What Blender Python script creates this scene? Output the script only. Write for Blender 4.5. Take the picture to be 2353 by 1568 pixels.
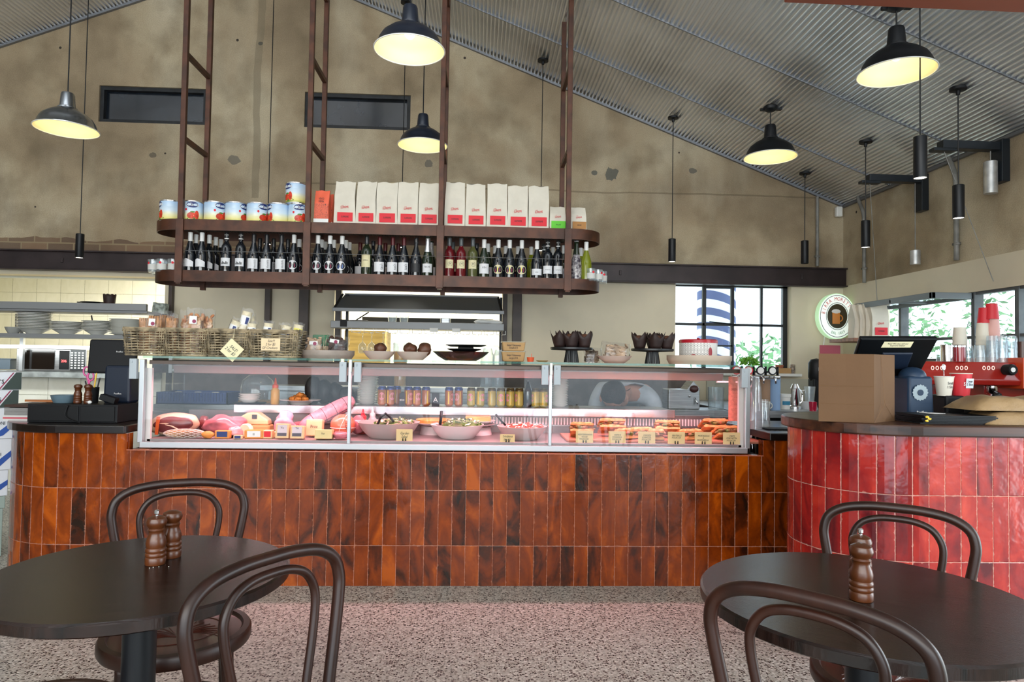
import bpy, math, random
from mathutils import Vector, Matrix, noise as mnoise
for _o in list(bpy.data.objects): bpy.data.objects.remove(_o)
SC = bpy.context.scene
COL = SC.collection
PI = math.pi
rnd = random.Random(7)

# ---------------------------------------------------------------- camera
YAW, PITCH, ROLL, FPX = 4.75e-2, 3.05e-2, 1.6e-2, 1568.0
CAMH = 1.27
_f = Vector((math.sin(YAW)*math.cos(PITCH), math.cos(YAW)*math.cos(PITCH), math.sin(PITCH)))
_r = Vector((math.cos(YAW), -math.sin(YAW), 0))
_u = _r.cross(_f)
_r2 = _r*math.cos(ROLL)+_u*math.sin(ROLL)
_u2 = -_r*math.sin(ROLL)+_u*math.cos(ROLL)
cd = bpy.data.cameras.new('camera')
cam = bpy.data.objects.new('camera', cd); COL.objects.link(cam)
cd.sensor_width = 36.0; cd.lens = FPX/2353*36.0; cd.clip_start = 0.05; cd.clip_end = 200
m = Matrix.Identity(4)
for i in range(3):
    m[i][0] = _r2[i]; m[i][1] = _u2[i]; m[i][2] = -_f[i]
m[0][3], m[1][3], m[2][3] = 0, 0, CAMH
cam.matrix_world = m
SC.camera = cam

# ---------------------------------------------------------------- world, exposure, daylight
SC.view_settings.view_transform = 'Standard'
SC.view_settings.look = 'None'
SC.view_settings.gamma = 1
SC.view_settings.use_curve_mapping = False
SC.view_settings.exposure = 0.0
W = bpy.data.worlds.new('world'); SC.world = W; W.use_nodes = True
_b = W.node_tree.nodes['Background']
_b.inputs[0].default_value = (0.74, 0.89, 1.0, 1); _b.inputs[1].default_value = 4.4
def area(name, loc, target, sx, sy, power, col, spread=180):
    l = bpy.data.lights.new(name, 'AREA'); l.shape = 'RECTANGLE'; l.size = sx; l.size_y = sy
    l.energy = power; l.color = col; l.spread = math.radians(spread)
    o = bpy.data.objects.new(name, l); COL.objects.link(o); o.location = loc
    d = Vector(target)-Vector(loc)
    o.rotation_euler = d.to_track_quat('-Z', 'Y').to_euler()
    return o
# lamp added high at the shop front for the back wall; side door daylight
area('daylight_front', (-1.0, -2.35, 2.7), (0.2, 6.6, 2.9), 7.0, 2.6, 290, (1.0, 0.95, 0.87))
area('daylight_side', (3.75, 1.72, 1.0), (0, 2.0, 0.8), 1.35, 1.8, 38, (0.93, 0.97, 1.0))
area('kitchen_light', (-1.6, 7.75, 2.52), (-1.6, 7.75, 0), 5.0, 0.9, 250, (1.0, 0.96, 0.84))

# ---------------------------------------------------------------- pixel -> place on a known plane
def ray(px, py):
    return (px-1176.5)/FPX*_r2-(py-784)/FPX*_u2+_f
def PY(px, py, y):
    v = ray(px, py); p = v*(y/v[1]); return Vector((p[0], y, p[2]+CAMH))
def PZ(px, py, z):
    v = ray(px, py); p = v*((z-CAMH)/v[2]); return Vector((p[0], p[1], z))
def XA(px, y):   # X of an image column at depth y around eye height
    return PY(px, 830, y)[0]
def ZA(px, py, y):
    return PY(px, py, y)[2]

# ---------------------------------------------------------------- materials
MATS = {}
def nodes(name):
    m = bpy.data.materials.new(name); m.use_nodes = True
    nt = m.node_tree; return m, nt, nt.nodes['Principled BSDF']
def N(nt, t, **kw):
    n = nt.nodes.new(t)
    for k, v in kw.items(): setattr(n, k, v)
    return n
def c4(c): return (c[0], c[1], c[2], 1)
def hexc(h):
    h = h.lstrip('#'); o = []
    for i in (0, 2, 4):
        s = int(h[i:i+2], 16)/255
        o.append(s/12.92 if s <= 0.04045 else ((s+0.055)/1.055)**2.4)
    return tuple(o)
def mat(name, col, rough=0.5, metal=0.0, ns=0, nv=0.15, bump=0, bs=None, coat=0, emis=None, es=0, spec=0.5, sss=0, col2=None, stretch=None, trans=0, alpha=1):
    if name in MATS: return MATS[name]
    if isinstance(col, str): col = hexc(col)
    if isinstance(col2, str): col2 = hexc(col2)
    m, nt, b = nodes(name)
    b.inputs['Base Color'].default_value = c4(col)
    b.inputs['Roughness'].default_value = rough
    b.inputs['Metallic'].default_value = metal
    b.inputs['Specular IOR Level'].default_value = spec
    b.inputs['Coat Weight'].default_value = coat
    b.inputs['Coat Roughness'].default_value = 0.08
    if trans: b.inputs['Transmission Weight'].default_value = trans
    if alpha < 1: b.inputs['Alpha'].default_value = alpha
    if sss:
        b.inputs['Subsurface Weight'].default_value = sss
        b.inputs['Subsurface Radius'].default_value = (0.01, 0.005, 0.003)
    if emis:
        b.inputs['Emission Color'].default_value = c4(emis); b.inputs['Emission Strength'].default_value = es
    if ns or bump:
        tc = N(nt, 'ShaderNodeTexCoord'); src = tc.outputs['Object']
        if stretch:
            mp = N(nt, 'ShaderNodeMapping'); mp.inputs['Scale'].default_value = stretch
            nt.links.new(src, mp.inputs[0]); src = mp.outputs[0]
        if ns:
            nz = N(nt, 'ShaderNodeTexNoise'); nz.inputs['Scale'].default_value = ns; nz.inputs['Detail'].default_value = 5
            nt.links.new(src, nz.inputs['Vector'])
            rp = N(nt, 'ShaderNodeValToRGB')
            a = col2 if col2 else tuple(max(0, x*(1-nv*2)) for x in col)
            z = col if col2 else tuple(min(1, x*(1+nv)) for x in col)
            rp.color_ramp.elements[0].position = 0.36; rp.color_ramp.elements[0].color = c4(a)
            rp.color_ramp.elements[1].position = 0.62; rp.color_ramp.elements[1].color = c4(z)
            nt.links.new(nz.outputs[0], rp.inputs[0]); nt.links.new(rp.outputs[0], b.inputs['Base Color'])
        if bump:
            nb = N(nt, 'ShaderNodeTexNoise'); nb.inputs['Scale'].default_value = bs or (ns*2 if ns else 20); nb.inputs['Detail'].default_value = 4
            nt.links.new(src, nb.inputs['Vector'])
            bp = N(nt, 'ShaderNodeBump'); bp.inputs['Strength'].default_value = bump; bp.inputs['Distance'].default_value = 0.01
            nt.links.new(nb.outputs[0], bp.inputs['Height']); nt.links.new(bp.outputs[0], b.inputs['Normal'])
    MATS[name] = m; return m
def glassy(name, tint=(1, 1, 1), refl=1.0, rough=0.03, film=0.0, filmcol=(1, 1, 1)):
    # thin clear glass / film: see-through with a fresnel mirror on top
    if name in MATS: return MATS[name]
    m = bpy.data.materials.new(name); m.use_nodes = True; nt = m.node_tree; nt.nodes.clear()
    out = N(nt, 'ShaderNodeOutputMaterial'); tr = N(nt, 'ShaderNodeBsdfTransparent'); tr.inputs[0].default_value = c4(tint)
    gl = N(nt, 'ShaderNodeBsdfGlossy'); gl.inputs['Roughness'].default_value = rough
    fr = N(nt, 'ShaderNodeFresnel'); fr.inputs[0].default_value = 1.45
    ge = N(nt, 'ShaderNodeNewGeometry'); io = N(nt, 'ShaderNodeMath', operation='MULTIPLY_ADD'); nt.links.new(ge.outputs['Backfacing'], io.inputs[0]); io.inputs[1].default_value = 1/1.45-1.45; io.inputs[2].default_value = 1.45
    nt.links.new(io.outputs[0], fr.inputs[0])
    mu = N(nt, 'ShaderNodeMath', operation='MULTIPLY'); mu.inputs[1].default_value = refl
    nt.links.new(fr.outputs[0], mu.inputs[0])
    mx = N(nt, 'ShaderNodeMixShader'); nt.links.new(mu.outputs[0], mx.inputs[0])
    base = tr.outputs[0]
    if film:
        df = N(nt, 'ShaderNodeBsdfDiffuse'); df.inputs[0].default_value = c4(filmcol)
        m2 = N(nt, 'ShaderNodeMixShader'); m2.inputs[0].default_value = film
        nt.links.new(tr.outputs[0], m2.inputs[1]); nt.links.new(df.outputs[0], m2.inputs[2]); base = m2.outputs[0]
    nt.links.new(base, mx.inputs[1]); nt.links.new(gl.outputs[0], mx.inputs[2])
    nt.links.new(mx.outputs[0], out.inputs[0])
    MATS[name] = m; return m

def tile_mat(name, ramp, grout, tw, th, v0, gw=0.0022, ripple=0.25, rough=0.12):
    """glazed hand-made wall tiles laid in a stacked grid, from the UV (metres along, metres up)"""
    m, nt, b = nodes(name)
    L = nt.links.new
    tc = N(nt, 'ShaderNodeTexCoord'); sp = N(nt, 'ShaderNodeSeparateXYZ'); L(tc.outputs['UV'], sp.inputs[0])
    def M(op, a, bb=None, c=None):
        n = N(nt, 'ShaderNodeMath', operation=op)
        for i, x in enumerate((a, bb, c)):
            if x is None: continue
            if isinstance(x, (int, float)): n.inputs[i].default_value = x
            else: L(x, n.inputs[i])
        return n.outputs[0]
    u = M('DIVIDE', sp.outputs[0], tw); v = M('DIVIDE', M('SUBTRACT', sp.outputs[1], v0), th)
    iu = M('FLOOR', u); iv = M('FLOOR', v); fu = M('FRACT', u); fv = M('FRACT', v)
    du = M('MULTIPLY', M('MINIMUM', fu, M('SUBTRACT', 1.0, fu)), tw)
    dv = M('MULTIPLY', M('MINIMUM', fv, M('SUBTRACT', 1.0, fv)), th)
    d = M('MINIMUM', du, dv)
    cb = N(nt, 'ShaderNodeCombineXYZ'); L(iu, cb.inputs[0]); L(iv, cb.inputs[1])
    wn = N(nt, 'ShaderNodeTexWhiteNoise', noise_dimensions='2D'); L(cb.outputs[0], wn.inputs['Vector'])
    off = N(nt, 'ShaderNodeVectorMath', operation='MULTIPLY_ADD'); L(wn.outputs['Color'], off.inputs[0]); off.inputs[1].default_value = (13, 13, 13)
    L(tc.outputs['UV'], off.inputs[2])
    nz = N(nt, 'ShaderNodeTexNoise'); nz.inputs['Scale'].default_value = 4.5; nz.inputs['Detail'].default_value = 6; nz.inputs['Distortion'].default_value = 1.6
    mp = N(nt, 'ShaderNodeMapping'); mp.inputs['Scale'].default_value = (1.6, 0.75, 1); L(off.outputs[0], mp.inputs[0]); L(mp.outputs[0], nz.inputs['Vector'])
    wob = N(nt, 'ShaderNodeTexNoise'); wob.inputs['Scale'].default_value = 60; wob.inputs['Detail'].default_value = 3; L(off.outputs[0], wob.inputs['Vector'])
    val = M('ADD', M('MULTIPLY', wn.outputs['Value'], 0.34), M('MULTIPLY', nz.outputs[0], 1.15))
    val = M('ADD', M('SUBTRACT', val, 0.26), M('MULTIPLY', M('SUBTRACT', wob.outputs[0], 0.5), 0.12))
    rp = N(nt, 'ShaderNodeValToRGB'); L(val, rp.inputs[0])
    els = rp.color_ramp.elements
    while len(els) < len(ramp): els.new(0.5)
    for e, (p, c) in zip(els, ramp): e.position = p; e.color = c4(hexc(c) if isinstance(c, str) else c)
    edge = M('ADD', gw*0.5, M('MULTIPLY', M('SUBTRACT', wob.outputs[0], 0.5), gw*0.9))
    g = M('LESS_THAN', d, edge)
    # thin lighter edge where the glaze pools away from the rim
    rim = M('LESS_THAN', d, M('ADD', gw*0.6, M('MULTIPLY', M('MAXIMUM', M('SUBTRACT', wob.outputs[0], 0.54), 0.0), 0.03)))
    mxr = N(nt, 'ShaderNodeMixRGB'); L(M('MULTIPLY', rim, 0.35), mxr.inputs[0]); L(rp.outputs[0], mxr.inputs[1]); mxr.inputs[2].default_value = c4(hexc(grout))
    mx = N(nt, 'ShaderNodeMixRGB'); L(g, mx.inputs[0]); L(mxr.outputs[0], mx.inputs[1]); mx.inputs[2].default_value = c4(hexc(grout))
    L(mx.outputs[0], b.inputs['Base Color'])
    L(M('MULTIPLY_ADD', g, 0.6, rough), b.inputs['Roughness'])
    b.inputs['Specular IOR Level'].default_value = 0.5
    b1 = N(nt, 'ShaderNodeTexNoise'); b1.inputs['Scale'].default_value = 20; b1.inputs['Detail'].default_value = 2; L(off.outputs[0], b1.inputs['Vector'])
    h = M('ADD', M('MULTIPLY', b1.outputs[0], ripple), M('MULTIPLY', M('MINIMUM', d, 0.004), 90.0))
    bp = N(nt, 'ShaderNodeBump'); bp.inputs['Distance'].default_value = 0.006; bp.inputs['Strength'].default_value = 1.0; L(h, bp.inputs['Height']); L(bp.outputs[0], b.inputs['Normal'])
    MATS[name] = m; return m

# ---------------------------------------------------------------- mesh builder
class MB:
    def __init__(s): s.v = []; s.f = []; s.uv = {}
    def add(s, vs, fs):
        k = len(s.v); s.v += [tuple(x) for x in vs]; s.f += [tuple(i+k for i in q) for q in fs]; return s
    def box(s, c, d, rot=None, taper=1.0):
        x, y, z = d[0]/2, d[1]/2, d[2]/2; vs = []
        for sz in (-1, 1):
            t = taper if sz > 0 else 1
            for sx, sy in ((-1, -1), (1, -1), (1, 1), (-1, 1)):
                p = Vector((sx*x*t, sy*y*t, sz*z))
                if rot is not None: p = rot @ p
                vs.append(p+Vector(c))
        return s.add(vs, [(3, 2, 1, 0), (4, 5, 6, 7), (0, 1, 5, 4), (1, 2, 6, 5), (2, 3, 7, 6), (3, 0, 4, 7)])
    def span(s, a, b):
        a = Vector(a); b = Vector(b); return s.box((a+b)/2, [abs(b[i]-a[i]) for i in range(3)])
    def lathe(s, prof, n=24, c=(0, 0, 0), sy=1.0, a0=0, a1=2*PI, wave=None):
        full = abs(a1-a0-2*PI) < 1e-6; cols = n if full else n+1; vs = []; fs = []
        for (r, z) in prof:
            for i in range(cols):
                a = a0+(a1-a0)*i/n; rr = r*(wave(a, z) if wave else 1)
                vs.append((c[0]+rr*math.cos(a), c[1]+rr*sy*math.sin(a), c[2]+z))
        for j in range(len(prof)-1):
            for i in range(n):
                i2 = (i+1) % cols
                fs.append((j*cols+i, j*cols+i2, (j+1)*cols+i2, (j+1)*cols+i))
        if full:
            if prof[0][0] > 1e-6: fs.append(tuple(range(cols-1, -1, -1)))
            if prof[-1][0] > 1e-6: fs.append(tuple((len(prof)-1)*cols+i for i in range(cols)))
        return s.add(vs, fs)
    def openlathe(s, prof, n=24, c=(0, 0, 0), a0=0, a1=2*PI, wave=None):
        k = len(s.f); s.lathe(prof, n, c, 1.0, a0, a1, wave)
        s.f = [q for i, q in enumerate(s.f) if i < k or len(q) == 4]; return s
    def tube(s, pts, r, n=8, closed=False, cap=True):
        pts = [Vector(p) for p in pts]; K = len(pts); vs = []; fs = []
        rr = r if isinstance(r, (list, tuple)) else [r]*K
        up = None
        for i, p in enumerate(pts):
            a = pts[(i-1) % K] if (closed or i > 0) else p
            b = pts[(i+1) % K] if (closed or i < K-1) else p
            t = (b-a).normalized()
            if up is None:
                up = Vector((0, 0, 1)) if abs(t.z) < 0.9 else Vector((1, 0, 0))
            sd = t.cross(up)
            if sd.length < 1e-5: sd = t.cross(Vector((0, 1, 0)))
            sd.normalize(); up = sd.cross(t).normalized()
            for j in range(n):
                q = 2*PI*j/n; vs.append(p+(sd*math.cos(q)+up*math.sin(q))*rr[i])
        for i in range(K if closed else K-1):
            i2 = (i+1) % K
            for j in range(n):
                j2 = (j+1) % n; fs.append((i*n+j, i*n+j2, i2*n+j2, i2*n+j))
        if not closed and cap:
            fs.append(tuple(range(n-1, -1, -1))); fs.append(tuple((K-1)*n+j for j in range(n)))
        return s.add(vs, fs)
    def ell(s, c, r, nu=16, nv=10, jit=0, seed=0, rot=None, fr=3.0):
        vs = []; fs = []
        for j in range(nv+1):
            th = PI*j/nv
            for i in range(nu):
                a = 2*PI*i/nu; d = Vector((math.sin(th)*math.cos(a), math.sin(th)*math.sin(a), -math.cos(th)))
                k = 1+jit*mnoise.noise(d*fr/2+Vector((seed*3.1, seed*1.7, seed)))
                p = Vector((d.x*r[0]*k, d.y*r[1]*k, d.z*r[2]*k))
                if rot is not None: p = rot @ p
                vs.append(p+Vector(c))
        for j in range(nv):
            for i in range(nu):
                i2 = (i+1) % nu; fs.append((j*nu+i, j*nu+i2, (j+1)*nu+i2, (j+1)*nu+i))
        return s.add(vs, fs)
    def prism(s, poly, z0, z1):
        n = len(poly); vs = [(x, y, z0) for x, y in poly]+[(x, y, z1) for x, y in poly]
        fs = [tuple(range(n-1, -1, -1)), tuple(range(n, 2*n))]+[(i, (i+1) % n, n+(i+1) % n, n+i) for i in range(n)]
        return s.add(vs, fs)
    def prismY(s, poly, y0, y1):   # outline in X,Z given depth along Y
        n = len(poly); vs = [(x, y0, z) for x, z in poly]+[(x, y1, z) for x, z in poly]
        fs = [tuple(range(n)), tuple(range(2*n-1, n-1, -1))]+[(i, n+i, n+(i+1) % n, (i+1) % n) for i in range(n)]
        return s.add(vs, fs)
    def prismX(s, poly, x0, x1):   # outline in Y,Z
        n = len(poly); vs = [(x0, y, z) for y, z in poly]+[(x1, y, z) for y, z in poly]
        fs = [tuple(range(n-1, -1, -1)), tuple(range(n, 2*n))]+[(i, (i+1) % n, n+(i+1) % n, n+i) for i in range(n)]
        return s.add(vs, fs)
    def wallpath(s, path, z0, z1, uvmat=True, u0=0.0):
        """vertical skin along a plan path with uv = (arc length, height)"""
        k = len(s.v); L = [u0]
        for i in range(1, len(path)): L.append(L[-1]+math.dist(path[i-1], path[i]))
        for i, (x, y) in enumerate(path):
            s.v.append((x, y, z0)); s.v.append((x, y, z1))
        for i in range(len(path)-1):
            q = (k+2*i, k+2*i+2, k+2*i+3, k+2*i+1); s.uv[len(s.f)] = [(L[i], z0), (L[i+1], z0), (L[i+1], z1), (L[i], z1)]; s.f.append(q)
        return L[-1]
    def quaduv(s, pts, uvs):
        k = len(s.v); s.v += [tuple(p) for p in pts]; s.uv[len(s.f)] = uvs; s.f.append(tuple(range(k, k+len(pts)))); return s
    def build(s, name, m, parent=None, loc=None, smooth=False, bevel=0, sub=0, rotz=0, solid=0):
        me = bpy.data.meshes.new(name); me.from_pydata(s.v, [], s.f); me.update()
        if s.uv:
            ul = me.uv_layers.new(name='UVMap')
            for p in me.polygons:
                if p.index in s.uv:
                    for li, q in zip(p.loop_indices, s.uv[p.index]): ul.data[li].uv = q
        o = bpy.data.objects.new(name, me); COL.objects.link(o)
        if m is not None: me.materials.append(m)
        if parent is not None: o.parent = parent
        if loc is not None: o.location = loc
        if rotz: o.rotation_euler = (0, 0, rotz)
        if smooth:
            for p in me.polygons: p.use_smooth = True
            if smooth != 'all':
                try: me.set_sharp_from_angle(angle=math.radians(40))
                except Exception: pass
        if solid:
            md = o.modifiers.new('s', 'SOLIDIFY'); md.thickness = solid; md.offset = 0
        if bevel:
            md = o.modifiers.new('b', 'BEVEL'); md.width = bevel; md.segments = 2; md.limit_method = 'ANGLE'
        if sub:
            md = o.modifiers.new('u', 'SUBSURF'); md.levels = sub; md.render_levels = sub
        return o
def tag(o, label=None, cat=None, group=None, kind=None):
    if label: o['label'] = label
    if cat: o['category'] = cat
    if group: o['group'] = group
    if kind: o['kind'] = kind
    return o
def thing(name, label, cat, loc=(0, 0, 0), rotz=0, group=None):
    o = bpy.data.objects.new(name, None); COL.objects.link(o); o.empty_display_size = 0.05
    o.location = loc; o.rotation_euler = (0, 0, rotz)
    return tag(o, label, cat, group)
def struct(o): o['kind'] = 'structure'; return o
def kids(o): return [c for c in bpy.data.objects if c.parent == o]
def dup(root, loc=None, rotz=None, label=None, group=None, scale=None, rot=None):
    def cp(o, par):
        c = o.copy(); COL.objects.link(c)
        if par is not None: c.parent = par
        for ch in TREE.get(o.name, ()): cp(ch, c)
        return c
    TREE = {}
    for o in bpy.data.objects:
        if o.parent is not None: TREE.setdefault(o.parent.name, []).append(o)
    r = cp(root, None)
    if loc is not None: r.location = loc
    if rotz is not None: r.rotation_euler = (0, 0, rotz)
    if rot is not None: r.rotation_euler = rot
    if label: r['label'] = label
    if group: r['group'] = group
    if scale: r.scale = (scale,)*3 if isinstance(scale, (int, float)) else scale
    return r
_tc = {}
def textmesh(body, size, align='CENTER'):
    k = (body, size, align)
    if k in _tc: return _tc[k]
    cu = bpy.data.curves.new('t', 'FONT'); cu.body = body; cu.size = size; cu.align_x = align; cu.align_y = 'CENTER'
    cu.extrude = 0.0003; cu.resolution_u = 2; cu.space_line = 0.95
    o = bpy.data.objects.new('t', cu); COL.objects.link(o)
    bpy.context.view_layer.update()
    me = bpy.data.meshes.new_from_object(o.evaluated_get(bpy.context.evaluated_depsgraph_get()))
    vs = [(v.co.x, v.co.y, v.co.z) for v in me.vertices]; fs = [tuple(p.vertices) for p in me.polygons]
    bpy.data.objects.remove(o); bpy.data.curves.remove(cu); bpy.data.meshes.remove(me)
    _tc[k] = (vs, fs); return _tc[k]
def text(body, size, m, parent, loc=(0, 0, 0), rotz=0, tilt=0, spin=0, bend=0, name='lettering', sx=1.0, italic=0):
    """writing that faces -Y; loc in the parent's frame; spin turns it in its own plane; bend = radius of a round body"""
    vs, fs = textmesh(body, size); b = MB(); out = []
    ca, sa = math.cos(spin), math.sin(spin)
    for x, y, z in vs:
        x = x*sx+italic*y
        x, y = x*ca-y*sa, x*sa+y*ca
        if bend:
            a = (x+loc[0])/bend; out.append((bend*math.sin(a), -bend*math.cos(a)-z, y+loc[2]))
        else: out.append((x, -z, y))
    b.add(out, fs)
    o = b.build(name, m, parent)
    if not bend: o.location = loc; o.rotation_euler = (tilt, 0, rotz)
    else: o.location = (0, loc[1], 0)
    return o
def patch(b, r, a0, a1, z0, z1, n=10, hz=None):
    """curved label on a round body, centred on -Y"""
    vs = []; fs = []
    for i in range(n+1):
        a = a0+(a1-a0)*i/n
        for z in (z0, z1): vs.append((r*math.sin(a), -r*math.cos(a), z))
    for i in range(n): fs.append((2*i, 2*i+2, 2*i+3, 2*i+1))
    return b.add(vs, fs)
def rrect(w, d, r, n=5):
    out = []
    for cx, cy, a in ((w/2-r, -d/2+r, -PI/2), (w/2-r, d/2-r, 0), (-w/2+r, d/2-r, PI/2), (-w/2+r, -d/2+r, PI)):
        for i in range(n+1):
            t = a+PI/2*i/n; out.append((cx+r*math.cos(t), cy+r*math.sin(t)))
    return out
def arc(cx, cy, r, a0, a1, n=16):
    return [(cx+r*math.cos(a0+(a1-a0)*i/n), cy+r*math.sin(a0+(a1-a0)*i/n)) for i in range(n+1)]
ORD = ['first', 'second', 'third', 'fourth', 'fifth', 'sixth', 'seventh', 'eighth', 'ninth', 'tenth', 'eleventh', 'twelfth', 'thirteenth', 'fourteenth', 'fifteenth', 'sixteenth', 'seventeenth', 'eighteenth']
def nth(k, n): return 'bottom one' if k == 0 else 'topmost' if k == n-1 else ORD[k]+' from bottom'

# ---------------------------------------------------------------- shared materials
STEEL = mat('brushed_steel', (0.40, 0.41, 0.42), 0.36, 0.9, ns=6, nv=0.12, stretch=(1, 1, 40))
CHROME = mat('chrome', (0.8, 0.8, 0.82), 0.08, 1.0)
ALU = mat('satin_aluminium', (0.50, 0.52, 0.54), 0.35, 0.6)
GREYP = mat('grey_plastic', '#A9B2B8', 0.45)
BLACKP = mat('black_plastic', (0.006, 0.0065, 0.008), 0.5, spec=0.25)
BLACKM = mat('black_painted_metal', (0.007, 0.008, 0.010), 0.42, 0.0, spec=0.3)
NAVYB = mat('blue_black_enamel', (0.008, 0.012, 0.024), 0.28, 0.0, coat=0.15)
WHITEP = mat('white_paint', (0.78, 0.78, 0.74), 0.5)
RUST = mat('brown_steel', '#4C2A19', 0.45, 0.25, ns=9, nv=0.22, bump=0.05, bs=60)
DARKST = mat('dark_steel_beam', '#33292A', 0.42, 0.3, ns=5, nv=0.15)
SATIN = mat('satin_grey_steel', (0.27, 0.28, 0.29), 0.5, 0.35)
PAPER = mat('cream_card', '#E6DDB4', 0.8)
INK = mat('black_ink', (0.02, 0.02, 0.025), 0.6)
WHITE = mat('white_paper', (0.80, 0.80, 0.78), 0.7)
CERAM = mat('white_ceramic', '#DDDDD6', 0.22, coat=0.3)
GLASS = glassy('clear_glass', (0.97, 0.98, 0.98), 0.55, 0.02)
TUMBLER = glassy('drinking_glass', (0.93, 0.96, 0.97), 1.6, 0.03, 0.10, (0.85, 0.9, 0.95))
FILM = glassy('clear_film', (0.97, 0.97, 0.97), 1.3, 0.12, 0.04, (0.9, 0.88, 0.88))
REDP = mat('red_print', '#D8202F', 0.6)
# ================================================================= THE ROOM
D0 = 3.900          # front face of the orange counter
WY = 6.60           # back wall
WX = 3.60           # right wall
SL = 0.39           # roof slope
RX = -2.16          # ridge
RZ = 2.885+SL*(WX-RX)
LX = -7.9
def roofz(x): return RZ-SL*abs(x-RX)

def plaster_mat():
    m, nt, b = nodes('aged_concrete_render'); L = nt.links.new
    tc = N(nt, 'ShaderNodeTexCoord'); O = tc.outputs['Object']
    def noise(sc, det=5, st=None, dist=0):
        s = O
        if st:
            mp = N(nt, 'ShaderNodeMapping'); mp.inputs['Scale'].default_value = st; L(O, mp.inputs[0]); s = mp.outputs[0]
        n = N(nt, 'ShaderNodeTexNoise'); n.inputs['Scale'].default_value = sc; n.inputs['Detail'].default_value = det; n.inputs['Distortion'].default_value = dist
        L(s, n.inputs['Vector']); return n.outputs[0]
    def ramp(src, stops):
        r = N(nt, 'ShaderNodeValToRGB'); L(src, r.inputs[0]); e = r.color_ramp.elements
        while len(e) < len(stops): e.new(0.5)
        for q, (p, c) in zip(e, stops): q.position = p; q.color = c4(c if not isinstance(c, str) else hexc(c))
        return r.outputs[0]
    def mix(f, a, c, mode='MIX'):
        n = N(nt, 'ShaderNodeMixRGB', blend_type=mode)
        for i, x in enumerate((f, a, c)):
            if isinstance(x, (int, float)): n.inputs[i].default_value = x
            elif isinstance(x, tuple): n.inputs[i].default_value = c4(x)
            else: L(x, n.inputs[i])
        return n.outputs[0]
    base = ramp(noise(0.9, 6, None, 0.6), [(0.30, '#8C7B63'), (0.46, '#A69478'), (0.58, '#B5A68A'), (0.74, '#C6BAA2')])
    c = mix(ramp(noise(3.2, 6), [(0.44, (0, 0, 0)), (0.70, (0.62, 0.62, 0.62))]), base, hexc('#6F6049'))
    c = mix(ramp(noise(1.6, 7, (1, 1, 0.35)), [(0.50, (0, 0, 0)), (0.72, (0.6, 0.6, 0.6))]), c, hexc('#CFC5AC'))
    c = mix(ramp(noise(130, 4), [(0.35, (0.22, 0.22, 0.22)), (0.60, (0, 0, 0))]), c, hexc('#4C4132'))
    # small dark pits
    v = N(nt, 'ShaderNodeTexVoronoi'); v.inputs['Scale'].default_value = 3.4; v.inputs['Randomness'].default_value = 1; L(O, v.inputs['Vector'])
    pit = N(nt, 'ShaderNodeMath', operation='LESS_THAN'); L(v.outputs['Distance'], pit.inputs[0]); pit.inputs[1].default_value = 0.045
    c = mix(pit.outputs[0], c, hexc('#3A322A'))
    # grey pour seam
    sp = N(nt, 'ShaderNodeSeparateXYZ'); L(O, sp.inputs[0])
    def M(op, a, bb=None):
        n = N(nt, 'ShaderNodeMath', operation=op)
        for i, x in enumerate((a, bb)):
            if x is None: continue
            if isinstance(x, (int, float)): n.inputs[i].default_value = x
            else: L(x, n.inputs[i])
        return n.outputs[0]
    seam = M('LESS_THAN', M('ABSOLUTE', M('SUBTRACT', sp.outputs[2], M('ADD', 2.93, M('MULTIPLY', noise(1.5), 0.05)))), 0.008)
    seam = M('MULTIPLY', seam, M('GREATER_THAN', sp.outputs[0], -1.8))
    c = mix(M('MULTIPLY', seam, 0.5), c, hexc('#5B4E3A'))
    vs = M('LESS_THAN', M('ABSOLUTE', M('SUBTRACT', sp.outputs[0], M('ADD', -2.22, M('MULTIPLY', noise(1.2), 0.12)))), 0.035)
    vs = M('MULTIPLY', vs, M('GREATER_THAN', sp.outputs[2], 2.8))
    c = mix(M('MULTIPLY', vs, 0.55), c, hexc('#756B57'))
    # grey patched spots and chips
    for px, py, rr_, cc in ((538, 366, 0.055, '#6A665C'), (985, 376, 0.045, '#66625A'), (1405, 401, 0.072, '#4E5350'), (1366, 397, 0.03, '#4E5350'), (1592, 392, 0.035, '#5A5852'), (352, 357, 0.03, '#5E564A'), (598, 100, 0.02, '#44443E'), (1345, 130, 0.03, '#6E6450')):
        w_ = PY(px, py, WY)
        dx = M('SUBTRACT', sp.outputs[0], w_.x); dz_ = M('MULTIPLY', M('SUBTRACT', sp.outputs[2], w_.z), 1.25)
        ds = M('ADD', M('SQRT', M('ADD', M('MULTIPLY', dx, dx), M('MULTIPLY', dz_, dz_))), M('MULTIPLY', M('SUBTRACT', noise(16, 3), 0.5), rr_*1.6))
        c = mix(M('MULTIPLY', M('LESS_THAN', ds, rr_), 0.8), c, hexc(cc))
    # course of old bricks where the render has fallen away, lower left
    bk = N(nt, 'ShaderNodeTexBrick'); mp = N(nt, 'ShaderNodeMapping'); mp.inputs['Rotation'].default_value = (PI/2, 0, 0); L(O, mp.inputs[0]); L(mp.outputs[0], bk.inputs[0])
    bk.inputs['Color1'].default_value = c4(hexc('#7B5F49')); bk.inputs['Color2'].default_value = c4(hexc('#5F4A3C')); bk.inputs['Mortar'].default_value = c4(hexc('#8A7A5E'))
    bk.inputs['Scale'].default_value = 1.0; bk.inputs['Brick Width'].default_value = 0.24; bk.inputs['Row Height'].default_value = 0.086; bk.inputs['Mortar Size'].default_value = 0.007
    bm = M('MULTIPLY', M('LESS_THAN', sp.outputs[2], M('ADD', 2.27, M('MULTIPLY', noise(2.3, 3), 0.20))), M('LESS_THAN', sp.outputs[0], -1.4))
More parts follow.
